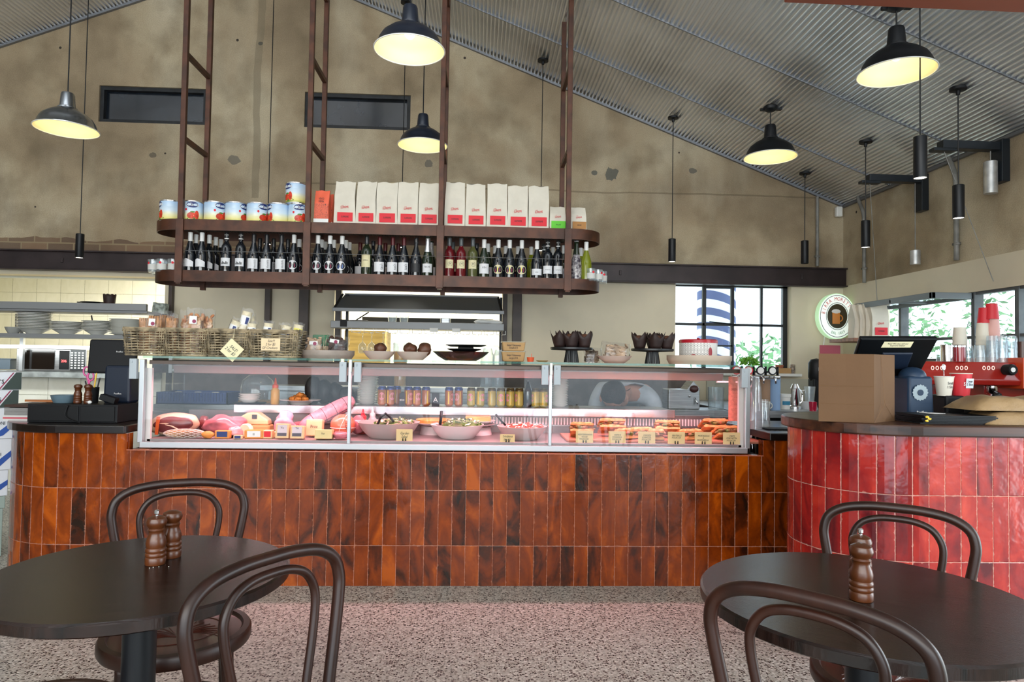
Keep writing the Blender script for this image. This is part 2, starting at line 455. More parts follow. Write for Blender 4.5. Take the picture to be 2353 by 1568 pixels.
    c = mix(M('MULTIPLY', bm, 0.85), c, bk.outputs[0])
    L(c, b.inputs['Base Color']); b.inputs['Roughness'].default_value = 0.85
    bp = N(nt, 'ShaderNodeBump'); bp.inputs['Strength'].default_value = 0.22; bp.inputs['Distance'].default_value = 0.012
    L(M('ADD', noise(75, 5), M('MULTIPLY', bm, -0.8)), bp.inputs['Height']); L(bp.outputs[0], b.inputs['Normal'])
    return m
PLAST = plaster_mat()
CREAM = mat('cream_wall_paint', '#D2C8B0', 0.75, ns=1.5, nv=0.05)
CEILM = mat('corrugated_zinc', (0.80, 0.82, 0.85), 0.28, 0.85, ns=1.2, nv=0.10)
DARKG = mat('black_painted_glass', '#141A22', 0.18, ns=4, nv=0.35, bump=0.05)
FRAMEB = mat('black_window_frame', '#1B1D20', 0.4)
POSTM = mat('dark_brown_post', '#33251E', 0.45, ns=8, nv=0.15)

def wall_xz(name, m, y0, y1, xs, zlo, top, holes=()):
    """wall across the room; holes = (x0, x1, z0, z1)"""
    b = MB(); X = sorted(set(list(xs)+[h[0] for h in holes]+[h[1] for h in holes]))
    for a, c in zip(X[:-1], X[1:]):
        segs = [(zlo, None)]
        for h in holes:
            if h[0] <= a+1e-6 and h[1] >= c-1e-6:
                lo, hi = segs.pop()
                segs.append((lo, h[2])); segs.append((h[3], hi))
        for lo, hi in segs:
            if hi is None: p = [(a, lo), (c, lo), (c, top(c)), (a, top(a))]
            else: p = [(a, lo), (c, lo), (c, hi), (a, hi)]
            if abs(p[2][1]-p[1][1]) < 1e-4: continue
            b.prismY(p, y0, y1)
    return struct(b.build(name, m))
def wall_yz(name, m, x0, x1, ys, zlo, top, holes=()):
    b = MB(); Y = sorted(set(list(ys)+[h[0] for h in holes]+[h[1] for h in holes]))
    for a, c in zip(Y[:-1], Y[1:]):
        segs = [(zlo, top)]
        for h in holes:
            if h[0] <= a+1e-6 and h[1] >= c-1e-6:
                lo, hi = segs.pop(); segs.append((lo, h[2])); segs.append((h[3], hi))
        for lo, hi in segs:
            if hi-lo > 1e-4: b.prismX([(a, lo), (c, lo), (c, hi), (a, hi)], x0, x1)
    return struct(b.build(name, m))

# floor: terrazzo
def terrazzo():
    m, nt, b = nodes('terrazzo'); L = nt.links.new
    tc = N(nt, 'ShaderNodeTexCoord'); v = N(nt, 'ShaderNodeTexVoronoi'); v.inputs['Scale'].default_value = 96; L(tc.outputs['Object'], v.inputs['Vector'])
    sp = N(nt, 'ShaderNodeSeparateColor'); L(v.outputs['Color'], sp.inputs[0])
    r = N(nt, 'ShaderNodeValToRGB'); L(sp.outputs[0], r.inputs[0]); r.color_ramp.interpolation = 'CONSTANT'; e = r.color_ramp.elements
    st = [(0, '#211C1A'), (0.20, '#4A423E'), (0.32, '#B5B1A8'), (0.52, '#A19D93'), (0.68, '#CAC6BD'), (0.86, '#857F76')]
    while len(e) < len(st): e.new(0.5)
    for q, (p, c) in zip(e, st): q.position = p; q.color = c4(hexc(c))
    v2 = N(nt, 'ShaderNodeTexVoronoi', feature='DISTANCE_TO_EDGE'); v2.inputs['Scale'].default_value = 96; L(tc.outputs['Object'], v2.inputs['Vector'])
    lt = N(nt, 'ShaderNodeMath', operation='LESS_THAN'); L(v2.outputs['Distance'], lt.inputs[0]); lt.inputs[1].default_value = 0.10
    mx = N(nt, 'ShaderNodeMixRGB'); L(lt.outputs[0], mx.inputs[0]); L(r.outputs[0], mx.inputs[1]); mx.inputs[2].default_value = c4(hexc('#AAA69C'))
    L(mx.outputs[0], b.inputs['Base Color']); b.inputs['Roughness'].default_value = 0.42
    return m
b = MB(); b.span((LX, -2.6, -0.1), (WX+0.2, 9.2, 0)); floor = struct(b.build('floor', terrazzo()))

# corrugated roof lining: the corrugations run front to back
def corr(x0, x1, y0, y1):
    b = MB(); n = int(abs(x1-x0)*math.sqrt(1+SL*SL)/0.036)*12; vs = []
    for i in range(n+1):
        t = i/n; x = x0+(x1-x0)*t; ph = t*n/12*2*PI
        dz = 0.012*max(-1.0, min(1.0, 2.2*math.sin(ph)))+0.002; z = roofz(x)+dz
        vs += [(x, y0, z), (x, y1, z)]
    b.add(vs, [(2*i, 2*i+1, 2*i+3, 2*i+2) for i in range(n)])
    return b
b = corr(RX, WX+0.03, -2.6, WY+0.05); b2 = corr(RX, LX, -2.6, WY+0.05)
b.add(b2.v, b2.f); struct(b.build('ceiling', CEILM, smooth='all'))
JOINT = mat('zinc_joint_strip', (0.22, 0.23, 0.25), 0.45, 0.7)
DKN = mat('dark_fixing', '#16181B', 0.6)
k = 0
for yj in (5.80, 4.85, 3.93, 3.0, 2.05):
    k += 1; b = MB()
    for x0, x1 in ((RX, WX), (RX, LX)):
        b.prismY([(x0, roofz(x0)-0.016), (x1, roofz(x1)-0.016), (x1, roofz(x1)-0.009), (x0, roofz(x0)-0.009)], yj-0.006, yj+0.004)
        b.prismY([(x0, roofz(x0)-0.009), (x1, roofz(x1)-0.009), (x1, roofz(x1)+0.012), (x0, roofz(x0)+0.012)], yj+0.004, yj+0.006)
    j = struct(b.build('trim_%d' % k, JOINT))
# roof edge flashing along the back wall
b = MB(); b.prismY([(RX, roofz(RX)-0.03), (WX, roofz(WX)-0.03), (WX, roofz(WX)-0.006), (RX, roofz(RX)-0.006)], WY-0.03, WY-0.002)
b.prismY([(LX, roofz(LX)-0.03), (RX, roofz(RX)-0.03), (RX, roofz(RX)-0.006), (LX, roofz(LX)-0.006)], WY-0.03, WY-0.002)
struct(b.build('trim_6', JOINT))
b = MB(); b.span((WX-0.03, -2.5, 2.85), (WX-0.002, WY-0.03, 2.872)); struct(b.build('trim_7', JOINT))

# back wall: render above the beam, with two blacked-out windows
win_hi = [(-3.655, -2.655, 3.49, 3.84), (-1.725, -0.71, 3.50, 3.845)]
wall_xz('wall_back', PLAST, WY, WY+0.28, [LX, RX, WX+0.2], 2.15, lambda x: roofz(x)+0.05, win_hi)
DKF = mat('weathered_black_frame', '#1B1E22', 0.6, ns=14, nv=0.3)
for i, (x0, x1, z0, z1) in enumerate(win_hi):
    w = tag(thing('window_%d' % (i+1), None, None), kind='structure')
    b = MB(); t = 0.035
    for a, c in (((x0, z0), (x1, z0+t)), ((x0, z1-t), (x1, z1)), ((x0, z0+t), (x0+t, z1-t)), ((x1-t, z0+t), (x1, z1-t))):
        b.span((a[0], WY+0.02, a[1]), (c[0], WY+0.09, c[1]))
    b.build('window_frame', DKF, w)
    b = MB(); b.span((x0+t, WY+0.07, z0+t), (x1-t, WY+0.085, z1-t)); b.build('pane', DARKG, w)
# lower wall, cream, with two kitchen passes and a window
PASS1 = (-5.2, -2.985, 1.12, 2.02)
PASS2 = (-1.395, 0.215, 1.10, 2.10)
WINB = (1.915, 3.075, 1.20, 2.065)
wall_xz('wall_back', CREAM, WY, WY+0.16, [LX, WX+0.2], 0, lambda x: 2.15, [PASS1, PASS2, WINB])
# steel beam
b = MB(); b.span((LX, WY-0.07, 2.06), (WX-0.005, WY-0.045, 2.24)); b.span((LX, WY-0.10, 2.228), (WX-0.005, WY, 2.243)); b.span((LX, WY-0.10, 2.055), (WX-0.005, WY, 2.07))
for x in (1.35, 3.15, -3.9): b.lathe([(0.016, 0), (0.016, 0.01)], 6, (0, 0, 0)) if 0 else b.box((x, WY-0.076, 2.15), (0.02, 0.012, 0.045))
struct(b.build('trim_8', DARKST, bevel=0.003))
# dark posts between the wall panels
k = 9
for px0, px1, zt in ((383, 391, 2.055), (605, 618, 2.055), (684, 706, 2.055), (768, 781, 2.055), (1153, 1164, 2.055), (1176, 1197, 2.055)):
    b = MB(); x0, x1 = XA(px0, WY-0.05), XA(px1, WY-0.05); b.span((x0, WY-0.06, 0), (x1, WY-0.002, zt))
    struct(b.build('trim_%d' % k, POSTM, bevel=0.003)); k += 1
# marble and tiles below the left pass
TILEW = tile_mat('kitchen_wall_tile', [(0.2, '#E2E1D2'), (0.8, '#EEEDE2')], '#B4B3A4', 0.295, 0.29, 0.02, gw=0.004, ripple=0.05)
MARB = mat('grey_marble', '#9EA3A2', 0.25, ns=9, nv=0.18)
b = MB(); b.span((-5.2, WY-0.16, 1.06), (-2.99, WY+0.17, 1.12)); struct(b.build('trim_15', MARB))
b = MB(); b.wallpath([(-5.2, WY-0.012), (-2.99, WY-0.012)], 0.0, 1.06); struct(b.build('wall_back', TILEW))

# right wall: render above, cream band, strip window, open side door
wall_yz('wall_right', PLAST, WX, WX+0.25, [-2.6, WY+0.28], 2.07, roofz(WX)+0.01)
STRIP = (2.95, 6.15, 1.33, 1.835)
DOOR = (-0.3, 2.45, 0, 2.0)
wall_yz('wall_right', CREAM, WX, WX+0.20, [-2.6, WY+0.16], 0, 2.07, [DOOR, STRIP])
b = MB(); y0, y1, z0, z1 = STRIP; GREYF = mat('grey_window_frame', '#55585A', 0.5, ns=10, nv=0.15)
w = thing('window_3', None, None); w['kind'] = 'structure'
for a, c in (((y0, z1-0.02), (y1, z1+0.02)), ((y0, z0-0.01), (y1, z0+0.02)), ((y0, 1.495), (y1, 1.515))):
    b.span((WX+0.02, a[0], a[1]), (WX+0.07, c[0], c[1]))
for y, h in ((6.13, .03), (5.70, .035), (4.83, .035), (4.42, .035), (3.95, .03), (3.45, .03), (2.97, .03)): b.span((WX+0.01, y-h/2, z0), (WX+0.08, y+h/2, z1))
b.build('window_frame', GREYF, w)
b = MB(); b.span((WX+0.04, y0, z0), (WX+0.044, y1, z1)); b.build('pane', GLASS, w)
# back window
w = thing('window_4', None, None); w['kind'] = 'structure'; x0, x1, z0, z1 = WINB
b = MB(); f = 0.018
def wx(px): return XA(px, WY+0.1)
for px, ww in ((1617, .036), (1682, .032), (1749, .022)): b.span((wx(px)-ww/2, WY+0.09, z0), (wx(px)+ww/2, WY+0.12, z1))
b.span((x1-0.045, WY+0.085, z0), (x1, WY+0.13, z1)); b.span((x0, WY+0.085, z1-0.015), (x1, WY+0.13, z1)); b.span((x0, WY+0.085, z0), (x1, WY+0.13, z0+0.02))
b.span((x0, WY+0.09, ZA(1680, 747, WY+0.1)-0.012), (x1, WY+0.125, ZA(1680, 747, WY+0.1)+0.012))
b.span((wx(1617), WY+0.08, 1.665), (wx(1682), WY+0.125, 1.69)); b.span((wx(1617), WY+0.08, z1-0.03), (wx(1682), WY+0.125, z1-0.012))
b.span((wx(1617), WY+0.09, 1.455), (wx(1682), WY+0.12, 1.47))
b.build('window_frame', FRAMEB, w)
b = MB(); b.span((x0, WY+0.10, z0), (x1, WY+0.104, z1)); b.build('pane', GLASS, w)
b = MB(); b.span((x0-0.03, WY-0.09, z0-0.03), (x1+0.07, WY+0.08, z0-0.002)); b.build('window_sill', WHITEP, w, bevel=0.004)
b = MB(); b.tube([(wx(1627), WY+0.07, 1.70), (wx(1660), WY+0.045, 1.685), (wx(1695), WY+0.06, 1.672)], 0.006, 6); b.build('window_stay', BLACKM, w)

# left wall, front wall with the shop front, far kitchen
wall_yz('wall_left', PLAST, LX-0.2, LX, [-2.6, WY+0.2], 0, 2.95)
wall_xz('wall_front', PLAST, -2.8, -2.6, [LX, RX, WX+0.2], 0, lambda x: roofz(x)+0.05, [(-5.2, -2.9, 0.3, 2.7), (-2.6, 0.4, 0.3, 2.7), (0.7, 3.0, 0.0, 2.7)])
b = MB(); b.wallpath([(-6.5, 8.9), (2.0, 8.9)], 0, 2.75); struct(b.build('wall_kitchen', TILEW))
KW = mat('kitchen_ceiling_paint', '#D9DAC9', 0.7)
b = MB(); b.span((-6.5, WY+0.29, 2.62), (1.7, 8.95, 2.68)); struct(b.build('ceiling', KW))
b = MB(); b.span((1.45, WY+0.17, 0), (1.55, 8.9, 2.62)); b.span((-6.5, WY+0.17, 0), (-6.4, 8.9, 2.62)); struct(b.build('wall_kitchen', KW))
b = MB(); b.span((-6.4, WY+0.17, 2.0), (1.45, WY+0.20, 2.62)); struct(b.build('wall_kitchen', KW))

# tie beam near the camera, top right
p = PY(2353, 14, 2.6); q = PY(2100, 1, 2.6)
b = MB(); b.span((1.2, 2.55, p.z+0.0), (WX, 2.65, p.z+0.16)); struct(b.build('trim_16', mat('oxide_beam', '#7A3E2A', 0.5, 0.2), bevel=0.004))

# ---- outside the windows
GRND = mat('pale_paving', '#C9C7BC', 0.9)
b = MB(); b.span((-8, 9.3, -0.35), (26, 24, -0.2)); b.span((WX+0.3, -6, -0.35), (26, 9.3, -0.2)); struct(b.build('ground', GRND))
LEAF = mat('garden_leaf', '#5C8A55', 0.6, ns=3, nv=0.25)
def bush(name, label, c, r, n, seed, m=LEAF, s=0.10, cat='bush', group=None):
    b = MB(); q = random.Random(seed)
    for i in range(n):
        d = Vector((q.gauss(0, 1), q.gauss(0, 1), q.gauss(0, 1))).normalized()*(0.55+0.45*q.random())
        p = Vector((d.x*r[0], d.y*r[1], abs(d.z)*r[2] if c[2] < 0.3 else d.z*r[2]))
        a = Vector((q.gauss(0, 1), q.gauss(0, 1), q.gauss(0, 1))).normalized(); t = a.orthogonal().normalized(); ss = s*(0.6+q.random()*0.6)
        b.add([p-a*ss, p+t*ss*0.45, p+a*ss, p-t*ss*0.45], [(0, 1, 2, 3)])
    o = b.build(name, m, None, c); return tag(o, label, cat, group)
bush('hedge_bush', 'pale green bush outside, seen through the lower right panes of the back window', (5.0, 11.5, 0.95), (1.5, 0.7, 0.9), 900, 3, s=0.10)
bush('hedge_bush', 'leafy shrub outside behind the right side window, left pane', (5.25, 7.9, 1.0), (0.45, 0.5, 1.28), 900, 4, s=0.055)
bush('hedge_bush', 'leafy shrub outside behind the right side window, right pane', (4.95, 6.45, 1.0), (0.24, 0.35, 1.35), 800, 5, s=0.05)
# column wrapped in a striped mural
mm, nt, bb = nodes('striped_mural'); L = nt.links.new
tc = N(nt, 'ShaderNodeTexCoord'); wv = N(nt, 'ShaderNodeTexWave', bands_direction='DIAGONAL'); wv.inputs['Scale'].default_value = 2.3; wv.inputs['Distortion'].default_value = 1.6; wv.inputs['Detail'].default_value = 0; wv.inputs['Detail Scale'].default_value = 0.6
mp = N(nt, 'ShaderNodeMapping'); mp.inputs['Scale'].default_value = (0.35, 0.2, 1.25); L(tc.outputs['Object'], mp.inputs[0]); L(mp.outputs[0], wv.inputs[0])
rr = N(nt, 'ShaderNodeValToRGB'); rr.color_ramp.interpolation = 'CONSTANT'; rr.color_ramp.elements[0].color = c4(hexc('#4A5478')); rr.color_ramp.elements[1].position = 0.5; rr.color_ramp.elements[1].color = c4(hexc('#C9CEDA'))
L(wv.outputs[0], rr.inputs[0]); L(rr.outputs[0], bb.inputs['Base Color']); bb.inputs['Roughness'].default_value = 0.8
cx = XA(1645, 9.6)
b = MB(); b.lathe([(0.27, -0.2), (0.27, 4.5)], 28); o = b.build('mural_column', mm, None, (cx, 9.6, 0), smooth=True); tag(o, 'outdoor column painted with wavy blue and white stripes behind the back window', 'column')
b = MB(); b.span((3.052, WY+0.14, 1.21), (3.074, WY+0.159, 2.06)); struct(b.build('trim_17', mat('red_brick_reveal', '#B5585A', 0.8, ns=12, nv=0.2)))
# ================================================================= COUNTERS
ORANGE = tile_mat('burnt_orange_tile', [(0.14, '#22120A'), (0.28, '#481D08'), (0.42, '#6E2B07'), (0.60, '#873806'), (0.80, '#AC4F09')], '#BE8067', 0.0775, 0.311, -0.085, rough=0.13)
REDT = tile_mat('glazed_red_tile', [(0.15, '#551016'), (0.38, '#84191A'), (0.58, '#A1241D'), (0.80, '#BA3828')], '#CF9A8A', 0.0692, 0.2755, -0.089, rough=0.12)
WOODTOP = mat('dark_stained_wood', '#4A2A1A', 0.35, ns=3, nv=0.25, stretch=(0.6, 9, 9), coat=0.1, col2='#24130D', spec=0.35)
WOODTOP_D = mat('near_black_wood', '#150B09', 0.3, ns=3, nv=0.2, stretch=(0.6, 9, 9), coat=0.4)
LEDGEZ = 0.748
oc = thing('tiled_counter', 'long deli counter faced in glazed burnt orange vertical tiles, curved at its left end', 'counter', (0, 0, 0))
XL, XR = -1.945, 1.655       # the recess that holds the display case
TOPL = 0.838
b = MB()
left = [(-2.77, 4.95)]+arc(-2.32, D0+0.45, 0.45, PI, 1.5*PI, 14)+[(XL, D0)]
u = b.wallpath(left, 0, TOPL)
n0 = len(b.f)
b.wallpath([(XL, D0), (XR, D0)], 0, LEDGEZ, u0=u)
u2 = u+(XR-XL)
right = [(XR, D0)]+arc(1.80, D0+0.45, 0.45, 1.5*PI, 2*PI, 12)+[(2.25, 4.75)]
b.wallpath(right, 0, TOPL, u0=u2)
# sides of the recess and the ledge in front of the case
b.wallpath([(XL, D0), (XL, D0+0.07)], LEDGEZ, TOPL, u0=u); b.wallpath([(XR, D0+0.07), (XR, D0)], LEDGEZ, TOPL, u0=u2)
b.quaduv([(XL, D0, LEDGEZ), (XR, D0, LEDGEZ), (XR, D0+0.075, LEDGEZ), (XL, D0+0.075, LEDGEZ)], [(u, 0.85), (u2, 0.85), (u2, 0.93), (u, 0.93)])
b.build('tiled_front', ORANGE, oc)
# grout edge line along the ledge
b = MB(); b.span((XL, D0-0.002, LEDGEZ-0.003), (XR, D0+0.003, LEDGEZ+0.002)); b.build('ledge_trim', mat('tile_edge', '#B5694C', 0.3), oc)
b = MB(); b.span((XL, D0+0.07, 0.0), (XR, 4.90, LEDGEZ-0.002)); b.build('counter_carcass', BLACKP, oc)
sl = [(-2.785, 4.95)]+arc(-2.32, D0+0.45, 0.475, PI, 1.5*PI, 14)+[(XL-0.005, D0-0.025), (XL-0.005, 4.95)]
b = MB(); b.prism([(x, y) for x, y in sl], TOPL, 0.882); b.build('counter_top', WOODTOP_D, oc, bevel=0.005)
sl = [(XR+0.03, 4.75), (XR+0.03, D0-0.02)]+arc(1.80, D0+0.45, 0.47, 1.5*PI, 2*PI, 12)+[(2.27, 4.75)]
b = MB(); b.prism(sl, TOPL, 0.882); b.build('counter_top', WOODTOP_D, oc, bevel=0.005)

rb = thing('service_bar', 'rounded service bar faced in glazed red vertical tiles with a dark timber top', 'counter', (0, 0, 0))
RBY = 2.785; RR = 0.36; RCX = 1.845
p = arc(RCX, RBY+RR, RR, 0.62*PI, 1.5*PI, 22)+[(WX-0.002, RBY)]
b = MB(); b.wallpath(p, 0, 0.985); b.build('tiled_front', REDT, rb)
b = MB(); b.prism(arc(RCX, RBY+RR, RR-0.012, 0.5*PI, 1.5*PI, 20)+[(WX-0.004, RBY+0.012), (WX-0.004, RBY+2*RR-0.012)], 0, 0.98); b.build('bar_carcass', BLACKP, rb)
b = MB(); b.prism(arc(RCX, RBY+RR, RR+0.03, 0.5*PI, 1.5*PI, 24)+[(WX-0.004, RBY-0.03), (WX-0.004, RBY+2*RR+0.03)], 0.985, 1.033)
b.build('bar_top', WOODTOP, rb, bevel=0.007)
BARZ = 1.0335

# ================================================================= DISPLAY CASE
CY = 3.965; CX0, CX1 = -1.905, 1.585; CB = 0.752; CT = 1.262
case = thing('display_case', 'long glass fronted refrigerated deli display case set in the orange tiled counter', 'display case', (0, 0, 0))
b = MB(); b.span((CX0, CY-0.012, CB), (CX1, CY+0.02, CB+0.034)); b.build('bottom_rail', ALU, case, bevel=0.004)
for x0, x1 in ((CX0+0.006, XA(803, CY)), (XA(807, CY), XA(1264, CY)), (XA(1268, CY), CX1-0.006)):
    b = MB(); b.span((x0, CY, CB+0.034), (x1, CY+0.006, CT-0.035)); b.build('front_glass', GLASS, case)
for px in (805, 1266):
    b = MB(); x = XA(px, CY); b.span((x-0.009, CY-0.006, CB+0.034), (x+0.009, CY+0.02, CT-0.01)); b.build('mullion', ALU, case, bevel=0.002)
PINKG = mat('pink_lit_panel', '#D9B0B0', 0.35)
for s, x in ((-1, CX0), (1, CX1)):
    b = MB(); b.span((x-0.014, CY-0.008, CB+0.03), (x+0.014, CY+0.025, CT-0.01)); b.build('corner_post', ALU, case, bevel=0.003)
    b = MB(); b.span((x-0.004, CY+0.025, CB+0.03), (x+0.004, 4.52, CT-0.02)); b.build('side_glass', GLASS, case)
    b = MB(); b.span((x-s*0.02-0.02, CY+0.03, CB+0.03), (x-s*0.02+0.02, CY+0.05, CT-0.06)); b.build('inner_post', mat('pale_post', '#D8D0CC', 0.4), case)
GREENG = glassy('green_edge_glass', (0.80, 0.93, 0.88), 1.2, 0.02, 0.25, (0.12, 0.33, 0.28))
b = MB(); b.span((CX0+0.01, CY-0.02, CT-0.003), (CX1+0.02, 4.52, CT+0.009)); b.build('top_glass', GREENG, case)
GZ = CT+0.0095      # top surface of the glass shelf
for px in (311, 790, 824, 1252, 1280, 1708):
    b = MB(); x = XA(px, CY); b.box((x, CY-0.013, CT-0.065), (0.040, 0.03, 0.115)); b.box((x-0.004, CY-0.030, CT-0.025), (0.006, 0.006, 0.016))
    o = b.build('hinge_bracket', GREYP, case, bevel=0.004)
for px in (807, 1266):
    b = MB(); x = XA(px, CY); b.box((x, CY-0.010, CT-0.03), (0.016, 0.03, 0.07)); b.build('joint_clip', WHITEP, case, bevel=0.002)
b = MB(); b.prismX([(4.30, 1.215), (4.32, 1.168), (4.50, 1.165), (4.52, 1.25), (4.31, 1.25)], CX0+0.02, CX1-0.02); b.build('canopy', mat('pale_canopy_steel', (0.46, 0.46, 0.46), 0.45, 0.5), case, bevel=0.004)
b = MB(); b.span((CX0+0.02, 4.00, 1.223), (CX1-0.02, 4.015, 1.247)); b.span((CX0+0.02, 4.015, 1.238), (CX1-0.02, 4.10, 1.247)); b.build('lamp_housing', mat('bronze_channel', '#4E4038', 0.35, 0.4), case, bevel=0.003)
DECK = 0.800
b = MB(); b.span((CX0+0.02, CY+0.03, CB), (CX1-0.02, 4.56, DECK)); b.build('deck', mat('white_deck', '#8E8482', 0.4, 0.2), case, bevel=0.003)
BACKP = mat('steel_back_panel', (0.24, 0.20, 0.20), 0.35, 0.7, ns=3, nv=0.15)
b = MB(); b.span((CX0+0.02, 4.56, CB), (CX1-0.02, 4.60, 0.925)); b.build('back_panel', BACKP, case)
b = MB()
for i in range(74):
    x = XA(1130, 4.55)+i*0.0205; b.box((x, 4.554, 0.878), (0.010, 0.012, 0.045))
b.build('air_vent', mat('white_vent_rib', '#EBD3D6', 0.4), case)
b = MB(); b.span((CX0+0.02, 4.545, 0.846), (CX1-0.02, 4.56, 0.853)); b.build('shelf_lip', STEEL, case)
b = MB(); b.span((CX0+0.33, 4.50, 0.925), (CX1-0.28, 4.90, 0.962)); b.build('rear_worktop', STEEL, case, bevel=0.004)
b = MB(); b.span((CX0+0.33, 4.488, 0.915), (CX1-0.28, 4.505, 0.966)); b.build('worktop_edge', mat('polished_steel_edge', (0.62, 0.58, 0.60), 0.2, 0.9), case, bevel=0.002)
RZW = 0.963
# pink display tubes inside the case (the case's own lamps)
TUBE = mat('pink_tube', (1, 0.7, 0.72), 0.5, emis=(1.0, 0.50, 0.55), es=0.7)
for i, (x0, x1) in enumerate(((-1.80, -0.74), (-0.68, 0.42), (0.47, 1.48))):
    b = MB(); b.tube([(x0, 4.06, 1.234), (x1, 4.06, 1.234)], 0.007, 8); b.build('light_tube', TUBE, case)
    a = area('case_lamp', ((x0+x1)/2, 4.07, 1.225), ((x0+x1)/2, 4.12, 0.8), x1-x0, 0.03, 8.0, (1.0, 0.46, 0.52), 130)
a = area('case_lamp', (0, 4.48, 1.16), (0, 4.3, 0.8), 3.3, 0.03, 4.0, (1.0, 0.48, 0.54))

# ================================================================= HANGING SHELF
SY = 5.0; SB = 5.42
hs = thing('hanging_shelf', 'two tier brown steel shelf with rounded ends hung from the roof above the counter', 'shelf', (0, 0, 0))
SXL, SXR = -2.19, 0.69
def stadium(off=0.0, n=14):
    r = 0.22+off; cy = (SY+SB)/2
    return arc(SXR, cy, r, -PI/2, PI/2, n)+arc(SXL, cy, r, PI/2, 1.5*PI, n)
for z0, z1 in ((2.183, 2.262), (1.812, 1.892)):
    o_, i_ = stadium(0.0), stadium(-0.006); n = len(o_); b = MB()
    vs = [(x, y, z0) for x, y in o_]+[(x, y, z1) for x, y in o_]+[(x, y, z0) for x, y in i_]+[(x, y, z1) for x, y in i_]
    fs = []
    for i in range(n):
        j = (i+1) % n; fs += [(i, j, n+j, n+i), (2*n+j, 2*n+i, 3*n+i, 3*n+j), (n+i, n+j, 3*n+j, 3*n+i), (j, i, 2*n+i, 2*n+j)]
    b.add(vs, fs); b.build('shelf_rim', RUST, hs, smooth=True)
    zs = z0+0.064; b = MB(); cy = (SY+SB)/2; x = SXL-0.20
    while x < SXR+0.20:
        h = 0.214 if SXL <= x <= SXR else math.sqrt(max(0.0004, 0.214**2-(max(SXL-x, x-SXR))**2))
        b.box((x, cy, zs), (0.0022, 2*h, 0.0022)); x += 0.022
    for j in range(-9, 10):
        y = cy+j*0.022; e = math.sqrt(max(0, 0.214**2-(j*0.022)**2)); b.box(((SXL+SXR)/2, y, zs+0.002), (SXR-SXL+2*e, 0.0022, 0.0022))
    for x in (-2.17, -1.26, -0.30, 0.64): b.box((x, cy, zs-0.012), (0.03, 0.43, 0.018))
    b.build('wire_mesh', mat('dark_wire_mesh', '#3A3531', 0.5, 0.5), hs)
for x in (-2.165, -1.262, -0.300, 0.640):
    for y, w in ((SY-0.004, 0.040), (SB+0.004, 0.040)):
        b = MB(); b.box((x, y, (1.79+roofz(x)-0.015)/2), (w if False else 0.036, 0.036, roofz(x)-0.015-1.79)); b.build('post', RUST, hs, bevel=0.003)
    b = MB(); b.box((x, SY-0.016, 2.03), (0.052, 0.02, 0.46)); b.build('post_plate', RUST, hs, bevel=0.002)
    for z in (2.85, 3.47, 4.12):
        if z < roofz(x)-0.1:
            b = MB(); b.box((x, (SY+SB)/2, z), (0.030, SB-SY-0.02, 0.034)); b.build('rung', RUST, hs, bevel=0.002)
b = MB()
b.tube([(-2.16, SY+0.004, 2.035), (0.64, SY+0.004, 2.035)], 0.0022, 6); b.build('bottle_guard_wire', STEEL, hs)
SHU, SHL = 2.183+0.0675, 1.812+0.0675

# ---- things standing on the shelves
TINM = None
def tin_label():
    m, nt, b = nodes('tomato_tin_label'); L = nt.links.new
    tc = N(nt, 'ShaderNodeTexCoord'); sp = N(nt, 'ShaderNodeSeparateXYZ'); L(tc.outputs['Object'], sp.inputs[0])
    r = N(nt, 'ShaderNodeValToRGB'); e = r.color_ramp.elements; st = [(0, '#8FA63C'), (0.16, '#E9DE86'), (0.34, '#E8E5BD'), (0.52, '#CFE0EC'), (0.9, '#AECBE8')]
    while len(e) < len(st): e.new(0.5)
    for q, (p, c) in zip(e, st): q.position = p; q.color = c4(hexc(c))
    mu = N(nt, 'ShaderNodeMath', operation='DIVIDE'); L(sp.outputs[2], mu.inputs[0]); mu.inputs[1].default_value = 0.155
    L(mu.outputs[0], r.inputs[0]); L(r.outputs[0], b.inputs['Base Color']); b.inputs['Roughness'].default_value = 0.3; return m
TINL = tin_label(); NAVY = mat('navy_print', '#1C2F6B', 0.4); TOM = mat('tomato_red_print', '#D23A1C', 0.4, ns=30, nv=0.2); LEAFP = mat('leaf_green_print', '#4E7F2C', 0.4); YEL = mat('yellow_print', '#E9C33C', 0.4)
TINE = mat('tin_plate', (0.65, 0.66, 0.68), 0.25, 0.9)
